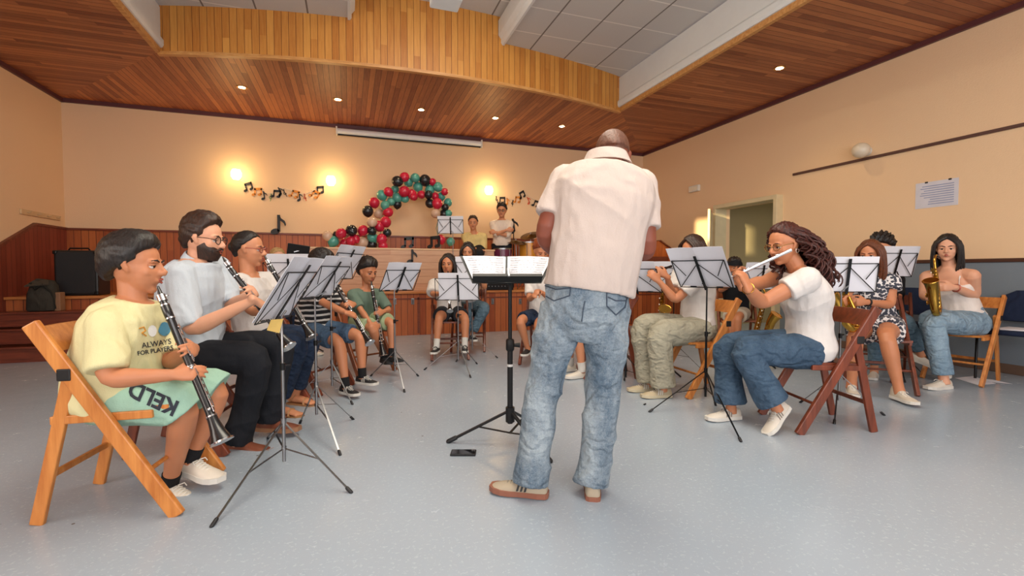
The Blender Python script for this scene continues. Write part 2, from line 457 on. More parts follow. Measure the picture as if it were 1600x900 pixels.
XA, XB_ = PY(543, 32, 6.6).x, PY(790, 75, 6.45).x
ZT = 4.30; ZH = 4.66
def slab(x0, x1, z, th): 
    q = MB(); n = 14; X = [x0+(x1-x0)*i/n for i in range(n+1)]
    vv = [(x, YF, z) for x in X]+[(x, arcy(x)+.02, z) for x in X]; vv += [(a, b, c+th) for a, b, c in vv]; m = n+1
    ff = []
    for i in range(n): ff += [(i, m+i, m+i+1, i+1), (2*m+i, 2*m+i+1, 3*m+i+1, 3*m+i), (i, i+1, 2*m+i+1, 2*m+i), (m+i, 3*m+i, 3*m+i+1, m+i+1)]
    ff += [(0, 2*m, 3*m, m), (n, m+n, 3*m+n, 2*m+n)]
    return q.add(vv, ff)
struct('ceiling_panel_left', slab(SX0, XA, ZT, .42), M_tile)
struct('ceiling_panel_right', slab(XB_, SX1, ZT, .42), M_tile)
struct('ceiling_upper', slab(SX0, SX1, ZH, .2), M_tile)
# white cornices along the panel edges and the recess edges
def cornice(x, z, sgn, prof, yend):
    q = MB(); vv = [(x+sgn*a, YF, z+b) for a, b in prof]+[(x+sgn*a, yend, z+b) for a, b in prof]; n = len(prof)
    q.add(vv, [(i, (i+1) % n, n+(i+1) % n, n+i) for i in range(n)]+[tuple(range(n-1, -1, -1)), tuple(range(n, 2*n))]); return q
pr = [(0, -.03), (.03, -.03), (.05, 0), (.05, .05), (.09, .10), (.09, .30), (.0, .36)]
struct('trim_3', cornice(XA, ZT, 1, pr, arcy(XA)+.01), M_white)
struct('trim_4', cornice(XB_, ZT, -1, pr, arcy(XB_)+.01), M_white)
pr2 = [(0, 0), (.05, 0), (.07, .03), (.07, .09), (.035, .13), (.035, .49), (0, .49)]
struct('trim_5', cornice(SX1, ZS+.05, -1, pr2, YC+.005), M_white)
struct('trim_6', cornice(SX0, ZS+.05, 1, pr2, YC+.005), M_white)
mb = MB(); mb.box((SX1-.005, (YF+YC)/2, ZS+.02), (.05, YC-YF, .07)); struct('trim_7', mb, M_lightwood)
mb = MB(); mb.box((SX0+.005, (YF+YC)/2, ZS+.02), (.05, YC-YF, .07)); struct('trim_8', mb, M_lightwood)
# dark purple-brown moulding where the soffit meets the walls
mb = MB(); mb.box(((XL+XR)/2, YB-.02, ZS-.03), (XR-XL, .04, .06)); mb.box((XR-.02, (YF+YB)/2, ZS-.03), (.04, YB-YF, .06)); mb.box((XL+.02, (YF+YB)/2, ZS-.03), (.04, YB-YF, .06))
struct('trim_9', mb, plain('dark_purple_brown', '5b3033', .5))

# ---- wainscots
mb = MB(); mb.box(((XL+XR)/2, YB-.015, (DECK+1.70)/2), (XR-XL, .03, 1.70-DECK)); struct('wall_wainscot_back', mb, M_wain)
mb = MB(); mb.box(((XL+XR)/2, YB-.025, 1.715), (XR-XL, .05, .035), bev=.006); struct('trim_10', mb, M_redwood)
def poly_x(x, pts, th):
    n = len(pts); q = MB()
    return q.add([(x, a, b) for a, b in pts]+[(x+th, a, b) for a, b in pts], [tuple(range(n-1, -1, -1)), tuple(range(n, 2*n))]+[(i, (i+1) % n, n+(i+1) % n, n+i) for i in range(n)])
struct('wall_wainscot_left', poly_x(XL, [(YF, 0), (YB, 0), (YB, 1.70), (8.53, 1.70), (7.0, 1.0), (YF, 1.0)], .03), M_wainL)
struct('trim_11', poly_x(XL, [(YF, 1.0), (7.0, 1.0), (8.53, 1.70), (YB, 1.70), (YB, 1.735), (8.52, 1.735), (6.99, 1.035), (YF, 1.035)], .045), M_redwood)
M_wainG = wall_mat('slate_blue_paint', '76808a', '7e8892')
mb = MB(); mb.box((XR-.008, (YF+DY0-.06)/2, .575), (.016, DY0-.06-YF, 1.15)); mb.box((XR-.008, (DY1+.08+YB)/2, .575), (.016, YB-DY1-.08, 1.15)); struct('wall_wainscot_right', mb, M_wainG)
mb = MB(); mb.box((XR-.016, (YF+DY0-.06)/2, 1.165), (.032, DY0-.06-YF, .04), bev=.006); struct('trim_12', mb, plain('dark_wood_rail', '4a2c20', .45))
mb = MB(); mb.box((XR-.012, (YF+DY0-.06)/2, .05), (.024, DY0-.06-YF, .10), bev=.006); struct('baseboard_right', mb, plain('brown_skirting', '6b5446', .5))
s0, s1 = PX(1240, 273, XR), PX(1600, 195, XR)
mb = MB(); mb.box((XR-.012, (s0.y-1.5)/2, s0.z), (.024, s0.y+1.5, .035), bev=.005); struct('trim_13', mb, plain('dark_rail', '5a3c34', .5))

# ---- stage
mb = MB(); mb.box(((XL+XR)/2, (SY+YB)/2, DECK/2-.02), (XR-XL, YB-SY, DECK-.04)); struct('floor_stage', mb, M_stage)
mb = MB(); mb.box(((XL+XR)/2, (SY+YB)/2-.02, DECK-.018), (XR-XL, YB-SY+.04, .036), bev=.005); struct('trim_14', mb, wood('deck_edge_wood', 'a9602f', 'd08a4c', .35, 0))
mb = MB()
for i in range(1, 9):
    x = -3.0+i*1.02; mb.box((x, SY-.006, .33), (.03, .012, .60))
mb.box((1.6, SY-.006, .60), (9.0, .012, .02)); struct('trim_15', mb, M_redwood)
mb = MB()
for z, y0 in ((.18, 6.95), (.36, 7.25), (.54, 7.55)):
    mb.box(((XL-2.75)/2, (y0+SY)/2, z-.09), (XL*-1-2.75, SY-y0, .18)); mb.box(((XL-2.75)/2, (y0+SY)/2-.012, z-.012), (XL*-1-2.75, SY-y0+.024, .024), bev=.004)
struct('stairs', mb, M_redwood)

# ================================================================ WALL AND STAGE THINGS
M_black = plain('black_card', '17171a', .5, var=.02)
M_blackm = plain('black_metal', '1b1b1d', .35, .6, var=.02)
M_chrome = plain('chrome', '8e8e90', .30, 1.0, var=.02)
M_paper = plain('sheet_paper', 'e2e2ea', .8, var=.015)
M_plastic = plain('white_plastic', 'e4e0d6', .4, var=.02)

# projection screen housing
a = PY(525, 199, YB-.1); b = PY(753, 221, YB-.1)
s = empty('projection_screen', ((a.x+b.x)/2, YB-.09, a.z), 'long white roll-up projection screen case on the back wall right under the wooden soffit', 'projection screen')
mb = MB(); mb.tube([(a.x, YB-.09, 3.60), (b.x, YB-.09, 3.60)], .055, 12, side=(0, 0, 1)); mb.build('housing', M_white, s, True)
mb = MB(); mb.box(((a.x+b.x)/2, YB-.10, 3.535), (b.x-a.x-.06, .03, .02), bev=.004); mb.build('weight_bar', M_blackm, s)
for x in (a.x+.01, b.x-.01): mb = MB(); mb.box((x, YB-.075, 3.60), (.03, .14, .15), bev=.01); mb.build('end_bracket', M_plastic, s)

# sconces
def sconce(px, py, label):
    p = PY(px, py, YB-.12)
    s = empty('wall_lamp', (p.x, YB, p.z), label, 'wall lamp', None)
    mb = MB(); mb.lathe([(0.001, 0), (.055, 0), (.055, .012), (.03, .02), (.02, .055), (.001, .055)], Matrix.Translation((p.x, YB, p.z-.03)) @ Matrix.Rotation(PI/2, 4, 'X'), 20); mb.build('wall_plate', M_plastic, s, True)
    mb = MB(); mb.lathe([(0.001, -.09), (.05, -.088), (.078, -.04), (.082, .02), (.06, .075), (.001, .08)], Matrix.Translation((p.x, YB-.12, p.z)), 24)
    g = mb.build('lamp_shade', glow('lit_opal_glass', 'ffe3a0', 9), s, True)
    l = bpy.data.lights.new('lamp_light', 'POINT'); l.energy = 6.5; l.color = (1, .66, .30); l.shadow_soft_size = .09
    o = bpy.data.objects.new('lamp_light', l); C.objects.link(o); o.location = (p.x, YB-.38, p.z+.02)
sconce(369, 272, 'lit opal wall lamp at the left end of the long note garland')
sconce(517, 282, 'lit opal wall lamp between the long note garland and the balloon arch')
sconce(764, 297, 'lit opal wall lamp right of the balloon arch above the drummers')
p = PX(1347, 235, XR-.1)
s = empty('wall_lamp', (XR, p.y, p.z), 'unlit white globe lamp on the right wall above the dark rail', 'wall lamp')
mb = MB(); mb.ball((XR-.12, p.y, p.z), (.10, .105, .095), nu=22, nv=14); mb.build('lamp_shade', plain('opal_glass', 'dcd0bc', .3), s, True)
mb = MB(); mb.lathe([(0.001, 0), (.06, 0), (.06, .02), (.04, .05), (.001, .05)], Matrix.Translation((XR, p.y, p.z)) @ Matrix.Rotation(-PI/2, 4, 'Y'), 18); mb.build('wall_plate', M_plastic, s, True)

# recessed spots
where = ['above the long note garland', 'above the left part of the screen case', 'above the balloon arch', 'above the seated yellow-shirted percussionist', 'near the conductor in the curved soffit']
for (px, py), wh in zip([(378, 136), (528, 155), (658, 171), (774, 184), (878, 197)], where):
    p = G(px, py, ZS)
    s = empty('ceiling_spotlight', (p.x, p.y, ZS), 'small lit recessed spotlight '+wh, 'spotlight', None)
    mb = MB(); mb.lathe([(.055, -.001), (.075, -.001), (.075, -.010), (.055, -.008)], TR(p.x, p.y, ZS), 18); mb.build('ring', plain('brass_ring', 'c08a3e', .3, .8), s, True)
    mb = MB(); mb.lathe([(.001, -.012), (.03, -.012), (.055, -.006), (.055, .0), (.001, .0)], TR(p.x, p.y, ZS), 18); mb.build('bulb', glow('halogen', 'fff0b8', 30), s)
    l = bpy.data.lights.new('spot_light', 'SPOT'); l.energy = 22; l.color = (1, .72, .38); l.spot_size = 1.9; l.spot_blend = .8; l.shadow_soft_size = .04
    o = bpy.data.objects.new('spot_light', l); C.objects.link(o); o.location = (p.x, p.y, ZS-.03)
p = G(1218, 106, ZS)
s = empty('ceiling_spotlight', (p.x, p.y, ZS), 'small lit recessed spotlight alone in the right soffit', 'spotlight')
mb = MB(); mb.lathe([(.055, -.001), (.075, -.001), (.075, -.010), (.055, -.008)], TR(p.x, p.y, ZS), 18); mb.build('ring', MATS['brass_ring'], s, True)
mb = MB(); mb.lathe([(.001, -.012), (.03, -.012), (.055, -.006), (.055, .0), (.001, .0)], TR(p.x, p.y, ZS), 18); mb.build('bulb', MATS['halogen'], s)
l = bpy.data.lights.new('spot_light', 'SPOT'); l.energy = 22; l.color = (1, .72, .38); l.spot_size = 1.9; l.spot_blend = .8
o = bpy.data.objects.new('spot_light', l); C.objects.link(o); o.location = (p.x, p.y, ZS-.03)

# projector
p = P(697, 4, 4.3)
s = empty('projector', (p.x, p.y, ZH), 'white projector hanging from the raised ceiling at the top of the photo', 'projector')
mb = MB(); mb.box((p.x, p.y, p.z+.03), (.26, .22, .09), bev=.012); mb.build('body', M_white, s)
mb = MB(); mb.lathe([(.001, 0), (.036, 0), (.034, .03), (.026, .03), (.026, .012), (.001, .012)], Matrix.Translation((p.x+.05, p.y-.11, p.z+.03)) @ Matrix.Rotation(PI/2, 4, 'X'), 16); mb.build('lens', M_plastic, s, True)
mb = MB(); mb.tube([(p.x, p.y, p.z+.07), (p.x, p.y, ZH)], .02); mb.box((p.x, p.y, ZH-.01), (.12, .12, .02)); mb.build('ceiling_mount', M_white, s)
mb = MB()
for k in range(4): mb.box((p.x-.1+.02*k, p.y-.1105, p.z+.03), (.008, .003, .05))
mb.build('vent', M_blackm, s)

# right wall sign box, notice
p = PX(1087, 295, XR)
s = empty('emergency_light', (XR, p.y, p.z), 'small white emergency light box high on the right wall left of the doorway', 'emergency light')
mb = MB(); mb.box((XR-.03, p.y, p.z), (.06, .27, .12), bev=.01); mb.build('case', M_plastic, s)
mb = MB(); mb.box((XR-.0615, p.y, p.z), (.004, .22, .07), bev=.001); mb.build('diffuser', plain('diffuser', 'f0e6cf', .3), s)
p = PX(1463, 303, XR)
s = empty('notice', (XR, p.y, p.z), 'white printed notice with handles of tape on the right wall', 'notice')
mb = MB(); wn, hn = .21, .15
mb.box((XR-.002, p.y, p.z), (.003, wn*2, hn*2)); mb.build('sheet', plain('notice_paper', 'd5d3dc', .7), s)
s['label'] = 'white landscape notice taped to the right wall below the dark rail'
mb = MB(); rnd = random.Random(4)
for k in range(9):
    L = wn*2-.08-rnd.random()*.12
    mb.box((XR-.0042, p.y-(wn-.04)+L/2+(0.0), p.z+hn-.05-k*.026), (.0012, L, .009))
mb.build('printed_lines', plain('print_blue', '8f9abc', .7), s)
for dy in (-.13, .1): mb = MB(); mb.box((XR-.0045, p.y+dy, p.z+hn-.004), (.002, .03, .018)); mb.build('tape', M_black, s)
# faint relief coat rail on the left wall
a, b = PX(30, 330, XL), PX(92, 338, XL)
s = empty('coat_rail', (XL, (a.y+b.y)/2, a.z), 'faint cream coat rail on the left wall above the sloping wainscot', 'coat rail')
mb = MB(); mb.box((XL+.012, (a.y+b.y)/2, a.z), (.024, b.y-a.y, .07), bev=.006); mb.build('rail_board', plain('cream_rail', 'd8b78c', .6), s)
for k in range(4):
    mb = MB(); y = lerp(a.y, b.y, (k+.5)/4); mb.tube([(XL+.02, y, a.z), (XL+.06, y, a.z-.005), (XL+.075, y, a.z+.02)], .008, 8); mb.build('hook', MATS['cream_rail'], s, True)

# ---------------------------------------------------------------- paper notes
def note_mb(kind, h, th=.012, S=1.0):
    """music note outline, height h, in the xz plane, thickness along y"""
    q = MB()
    def slabxz(poly):
        n = len(poly)
        q.add([(x*h, -th/2, z*h) for x, z in poly]+[(x*h, th/2, z*h) for x, z in poly],
              [tuple(range(n)), tuple(range(2*n-1, n-1, -1))]+[(i, n+i, n+(i+1) % n, (i+1) % n) for i in range(n)])
    def head(cx, cz, r=.17): slabxz([(cx+r*1.25*math.cos(a)*math.cos(.35)-r*.85*math.sin(a)*math.sin(.35), cz+r*1.25*math.cos(a)*math.sin(.35)+r*.85*math.sin(a)*math.cos(.35)) for a in [2*PI*k/18 for k in range(18)]])
    if kind == 'single':
        head(-.12, .14); slabxz([(-.01, .14), (.12, .14), (.12, 1.0), (-.01, 1.0)])
        slabxz([(.10, 1.0), (.16, .84), (.34, .70), (.40, .52), (.36, .42), (.30, .56), (.20, .66), (.10, .72)])
    elif kind == 'double':
        head(-.40, .13, .17); head(.24, .20, .17)
        slabxz([(-.34, .13), (-.18, .13), (-.18, .86), (-.34, .86)]); slabxz([(.30, .2), (.46, .2), (.46, .95), (.30, .95)])
        slabxz([(-.34, .66), (.46, .74), (.46, 1.02), (-.34, .92)])
    else:   # clef-like curl
        pts = [(.0, -.0), (.05, .1), (.03, .9), (.12, .8), (.0, .62), (-.14, .42), (.02, .26), (.14, .38), (.0, .48)]
        for (x0, z0), (x1, z1) in zip(pts, pts[1:]):
            d = V((x1-x0, 0, z1-z0)).normalized(); nx, nz_ = -d.z*.035, d.x*.035
            slabxz([(x0+nx, z0+nz_), (x0-nx, z0-nz_), (x1-nx, z1-nz_), (x1+nx, z1+nz_)])
    return q
def put_note(kind, px, py, Y, h, mat, label, cat='paper note', rz=0, tilt=0, th=.012, group=None, name='paper_note'):
    p = PY(px, py, Y)
    o = note_mb(kind, h, th).build(name, mat); o.location = p; o.rotation_euler = (0, tilt, rz)
    return tag(o, label, cat, group)
M_orange = plain('orange_card', 'd98a32', .6); M_green = plain('green_card', '7c9a62', .6); M_redc = plain('red_card', 'd2593a', .6)
# garland left: notes strung between two lamps
GL = [('double', 390, 293, 'k'), ('double', 402, 301, 'o'), ('single', 413, 307, 'k'), ('clef', 422, 309, 'g'), ('double', 431, 304, 'k'), ('single', 440, 300, 'k'),
      ('clef', 448, 302, 'k'), ('double', 458, 304, 'o'), ('single', 469, 309, 'k'), ('clef', 478, 309, 'r'), ('double', 489, 304, 'o'), ('double', 500, 298, 'k')]
MM = {'k': M_black, 'o': M_orange, 'g': M_green, 'r': M_redc}
def garland(pts, label, ends):
    p0 = PY(*pts[len(pts)//2][1:3], YB-.02)
    s = empty('note_garland', p0, label, 'garland')
    mb = MB(); line = [PY(ends[0][0], ends[0][1], YB-.015)]+[PY(px, py-6, YB-.015) for _, px, py, _ in pts]+[PY(ends[1][0], ends[1][1], YB-.015)]
    mb.tube(line, .003, 6); mb.build('string', M_plastic, s)
    rnd = random.Random(3)
    for kind, px, py, m in pts:
        q = note_mb(kind, .15, .004); p = PY(px, py, YB-.022)
        M = Matrix.Translation(p-V((0, 0, .06))) @ Matrix.Rotation(rnd.uniform(-.5, .5), 4, 'Y')
        q.v = [tuple(M @ V(v)) for v in q.v]
        o = q.build('paper_note', MM[m], s)
garland(GL, 'garland of small black and orange paper notes hanging between the two left wall lamps', ((374, 282), (514, 289)))
GR = [('clef', 777, 312, 'k'), ('double', 784, 314, 'k'), ('single', 793, 316, 'o'), ('clef', 800, 318, 'k'), ('double', 808, 313, 'o'), ('double', 818, 305, 'k'), ('single', 828, 314, 'r'), ('double', 836, 319, 'k')]
garland(GR, 'garland of small black and orange paper notes above the standing drummer', ((768, 304), (848, 322)))
put_note('single', 434, 366, YB-.08, .34, M_black, 'big black eighth note standing on the wainscot above the blonde player', th=.03)

# ---------------------------------------------------------------- pale planked riser on the stage
RY0, RY1 = 8.02, 8.35; RZ = PY(640, 388, RY0).z
xa, xb = PY(476, 385, RY0).x, PY(772, 390, RY0).x
s = empty('stage_riser', ((xa+xb)/2, (RY0+RY1)/2, DECK), 'long pale pine planked riser standing on the stage under the balloon arch', 'riser')
M_pine = planks('pale_pine_boards', 2, 0, 0.12, 'c08a68', 'dcb08c', 'a06a4a', seg=2.6, vary=.3, gapw=.05)
mb = MB(); mb.box(((xa+xb)/2, (RY0+RY1)/2, (DECK+RZ-.03)/2), (xb-xa, RY1-RY0, RZ-.03-DECK)); mb.build('body', M_pine, s)
mb = MB(); mb.box(((xa+xb)/2, (RY0+RY1)/2, RZ-.015), (xb-xa+.03, RY1-RY0+.03, .03), bev=.006); mb.build('top_board', plain('pine_top', 'dcb288', .4), s)
put_note('double', 638, 388, RY0+.12, .20, M_black, 'black double note standing on the riser just right of the balloons', th=.03)
put_note('double', 679, 388, RY0+.12, .22, M_black, 'black double note standing on the riser behind the long-haired clarinettist', rz=.3, th=.03)
p = PY(643, 412, RY0-.02)
put_note('single', 643, 412, RY0-.03, .24, M_black, 'small black eighth note pinned to the front of the pale riser', th=.015)

# ---------------------------------------------------------------- balloon arch
BAL = {'k': ('black', '1c2126'), 'r': ('crimson', 'c2213f'), 't': ('teal', '4f9d90'), 'w': ('clear', 'cfae96')}
BM = {k: plain(c[0]+'_balloon', c[1], .22, var=.02, spec=.6) for k, c in BAL.items()}
BL = [(130,712,48,'w'),(185,762,52,'t'),(215,700,36,'k'),(258,688,50,'r'),(290,775,46,'r'),(355,660,54,'k'),(350,760,48,'r'),(390,742,44,'r'),(463,660,50,'r'),(455,772,54,'w'),(545,662,44,'k'),(551,725,50,'t'),(548,795,48,'k'),(612,620,52,'r'),(640,740,50,'r'),(690,683,40,'k'),(650,800,44,'r'),(675,580,52,'r'),(548,580,50,'w'),(508,480,52,'k'),(608,500,48,'w'),(568,400,50,'r'),(700,490,46,'r'),(640,330,50,'t'),(670,423,42,'t'),(700,298,44,'r'),(727,392,38,'t'),(762,275,38,'t'),(786,355,48,'t'),(785,415,42,'k'),(785,200,52,'k'),(852,160,46,'r'),(850,295,52,'r'),(860,365,36,'t'),(888,208,44,'t'),(952,168,44,'t'),(920,320,46,'r'),(978,252,46,'t'),(940,345,38,'r'),(1010,325,40,'r'),(1045,190,54,'k'),(1078,325,40,'k'),(1090,282,46,'t'),(1115,205,34,'r'),(1165,252,46,'t'),(1140,340,36,'r'),(1230,298,34,'r'),(1200,340,38,'t'),(1090,408,44,'k'),(1160,408,50,'r'),(1260,398,40,'t'),(1235,442,34,'k'),(1145,500,46,'w'),(1220,505,40,'k'),(1265,500,34,'t'),(1195,745,44,'r'),(1285,765,40,'t')]
def balloon_mb(r):
    q = MB()
    q.lathe([(.001, r*1.03), (.3*r, r*.97), (.6*r, r*.80), (.85*r, r*.5), (.98*r, r*.12), (.96*r, -r*.25), (.80*r, -r*.62), (.5*r, -r*.93), (.2*r, -r*1.1), (.06*r, -r*1.17), (.10*r, -r*1.24), (.001, -r*1.2)], None, 18)
    return q
bc = {}
rnd = random.Random(11)
yb = 8.72
def spot(x, y):
    if x < 420: return 'in the low tail left of the balloon arch'
    if y > 560: return 'at the left foot of the balloon arch' if x < 760 else 'at the right foot of the balloon arch'
    if y > 280: return 'on the left side of the balloon arch' if x < 800 else 'on the right side of the balloon arch' if x > 1040 else 'along the inner edge of the balloon arch'
    return 'across the crown of the balloon arch'
ORD = ['first', 'second', 'third', 'fourth', 'fifth', 'sixth', 'seventh', 'eighth']
from collections import defaultdict
cl_ = defaultdict(list)
for i, (x, y, r, k) in enumerate(BL): cl_[(k, spot(x, y))].append(i)
blabel = {}
for (k, sp), ids in cl_.items():
    vert = 'side' in sp; ids.sort(key=lambda i: BL[i][1] if vert else BL[i][0])
    for n_, i in enumerate(ids):
        blabel[i] = ('only %s balloon %s' % (BAL[k][0], sp)) if len(ids) == 1 else '%s %s balloon from the %s %s' % (ORD[n_], BAL[k][0], 'top' if vert else 'left', sp)
for i, (x, y, r, k) in enumerate(BL):
    px, py = 490+x/6, 250+y/6
    Y = (8.2 if y > 560 and x < 760 else yb) + rnd.uniform(-.10, .10)
    if y > 700 and x > 1100: Y = 8.25
    p = PY(px, py, Y); rr = r/6*depth(p)/FOC*1.0
    if k not in bc:
        o = balloon_mb(1.0).build('balloon', BM[k], smooth=True); bc[k] = o.data
    else: o = bpy.data.objects.new('balloon', bc[k]); C.objects.link(o)
    o.location = p; o.scale = (rr, rr, rr)
    o.rotation_euler = (rnd.uniform(-1.2, 1.2), rnd.uniform(-.8, .8), rnd.uniform(0, 6))
    tag(o, blabel[i], 'balloon', '%s balloons of the balloon arch' % BAL[k][0])
# arch frame (thin hoop that carries the balloons)
hoop = [PY(490+x/6, 250+y/6, yb+.05) for x, y in ((600, 800), (640, 620), (640, 480), (700, 360), (800, 270), (930, 220), (1060, 250), (1160, 340), (1200, 450), (1170, 560), (1150, 640), (1190, 800))]
mb = MB(); mb.tube([V((hoop[0].x, hoop[0].y, DECK))]+hoop+[V((hoop[-1].x, hoop[-1].y, DECK))], .008, 8); o = mb.build('arch_frame', plain('grey_green_wire', '8aa090', .5), smooth=True)
tag(o, 'thin grey hoop that carries the balloons of the arch', 'arch frame')

# ---------------------------------------------------------------- podium on the right of the stage
p = PY(1022, 415, 8.2); px0, px1 = PY(998, 415, 7.98).x, 6.33
s = empty('lectern', (p.x, 8.2, DECK), 'orange-brown wooden lectern with sloping top on the right end of the stage', 'lectern')
zt = PY(1000, 376, 7.98).z
M_lect = wood('orange_lectern_wood', '9a4419', 'c4662a', .35, 2)
mb = MB(); q = [(px0, DECK), (px1, DECK), (px1, zt-.26), (lerp(px0, px1, .55), zt), (px0, zt)]; n = 5
mb.add([(x, 7.98, z) for x, z in q]+[(x, 8.40, z) for x, z in q], [tuple(range(n)), tuple(range(2*n-1, n-1, -1))]+[(i, n+i, n+(i+1) % n, (i+1) % n) for i in range(n)]); mb.build('body', M_lect, s)
mb = MB(); mb.bar((lerp(px0, px1, .52), 8.19, zt+.012), (px1+.02, 8.19, zt-.26), .49, .025, side=(0, 1, 0), bev=.005); mb.build('slope_board', M_redwood, s)
mb = MB(); mb.box(((px0+px1)/2-.08, 7.974, DECK+.35), (px1-px0-.3, .012, .55), bev=.004); mb.build('front_panel', M_redwood, s)

# speaker and bag on the left stairs
p = PY(120, 458, 8.0); a = PY(86, 458, 8.0); b = PY(155, 458, 8.0)
s = empty('loudspeaker', (p.x, 8.1, DECK), 'black loudspeaker cabinet standing on the stage edge at the left', 'loudspeaker')
h = PY(120, 391, 8.0).z-DECK; wd = b.x-a.x
mb = MB(); mb.box((p.x, 8.18, DECK+h/2), (wd, .36, h), bev=.02); mb.build('cabinet', plain('black_vinyl', '141518', .45), s)
mb = MB(); mb.box((p.x, 7.995, DECK+h/2), (wd-.06, .012, h-.06), bev=.004); mb.build('grille', plain('speaker_grille', '1c1d21', .7, bump=.6, scale=40), s)
mb = MB(); mb.tube([(p.x-.12, 8.1, DECK+h), (p.x-.10, 8.1, DECK+h+.03), (p.x+.10, 8.1, DECK+h+.03), (p.x+.12, 8.1, DECK+h)], .011, 8); mb.build('handle', M_blackm, s, True)
for dx in (-.2, .2): 
    for z in (.03, h-.03): mb = MB(); mb.box((p.x+math.copysign(wd/2-.02, dx), 8.01, DECK+z), (.05, .06, .05), bev=.012); mb.build('corner_guard', M_blackm, s)
a, b = PY(40, 483, 7.62), PY(84, 483, 7.62)
s = empty('bag', ((a.x+b.x)/2, 7.68, .54), 'dark olive soft bag sitting on the stairs beside the loudspeaker', 'bag')
def bag():
    q = MB(); cx = (a.x+b.x)/2; hw = (b.x-a.x)/2*1.05; ht = PY(60, 437, 7.62).z-.54
    q.tube([(cx, 7.69, .545), (cx, 7.69, .56), (cx+.01, 7.69, .54+ht*.5), (cx+.02, 7.7, .54+ht*.85), (cx+.03, 7.7, .54+ht)], [(hw*.9, .11), (hw, .125), (hw*1.02, .12), (hw*.85, .09), (hw*.6, .04)], 20, side=(1, 0, 0), power=3.2)
    return q, cx, hw, ht
q, cx, hw, ht = bag(); q.build('bag_body', cloth('olive_canvas', '3b3832', .15), s, True)
mb = MB(); mb.sheet((cx-hw*.8, 7.555, .54+ht*.8), (cx+hw*.9, 7.555, .54+ht*.86), (cx+hw*.5, 7.66, .54+ht*1.0), (cx-hw*.5, 7.66, .54+ht*.98), .012); mb.build('flap', cloth('olive_flap', '4a463e', .1), s)
mb = MB(); mb.tube([(cx-hw*.5, 7.6, .54+ht*.9), (cx-hw*.1, 7.57, .54+ht*.7), (cx+hw*.4, 7.57, .54+ht*.85), (cx+hw*.9, 7.6, .54+ht*.6), (cx+hw*1.0, 7.64, .57)], (.012), 8); mb.build('strap', cloth('strap_dark', '2a2824'), s, True)
mb = MB(); mb.box((cx+hw*1.12, 7.70, .54+.12), (.07, .12, .24), bev=.01); o = mb.build('carton', plain('brown_card', '8a6448', .7)); tag(o, 'small brown carton between the olive bag and the loudspeaker', 'carton')
# stage storage latches
for px in (617, 645, 770, 813):
    p = PY(px, 471, SY-.02)
    s = empty('latch', (p.x, SY, p.z), 'metal latch on the stage front %s' % {617: 'behind the green-shirted boy stand', 645: 'left of the long-haired clarinettist', 770: 'just left of the conductor stand pole', 813: 'just right of the conductor stand pole'}[px], 'latch', None)
    mb = MB(); mb.box((p.x, SY-.012, p.z), (.05, .012, .10), bev=.004); mb.build('plate', M_chrome, s)
    mb = MB(); mb.tube([(p.x, SY-.02, p.z+.03), (p.x, SY-.045, p.z), (p.x, SY-.02, p.z-.04)], .007, 8); mb.build('hook', M_chrome, s, True)
# black amplifier on the stage edge left of the conductor stand pole
a, b = PY(758, 457, 7.95), PY(800, 457, 7.95)
s = empty('mixer', ((a.x+b.x)/2, 7.99, DECK), 'low black sound mixer on the stage edge behind the conductor stand', 'sound mixer')
mb = MB(); mb.box(((a.x+b.x)/2, 7.94, DECK+.07), (b.x-a.x, .14, .14), bev=.01); mb.build('case', M_blackm, s)
for k in range(8): mb = MB(); mb.tube([(lerp(a.x, b.x, (k+.7)/8.4), 7.872, DECK+.07), (lerp(a.x, b.x, (k+.7)/8.4), 7.85, DECK+.07)], .009, 8); mb.build('knob', M_chrome, s, True)

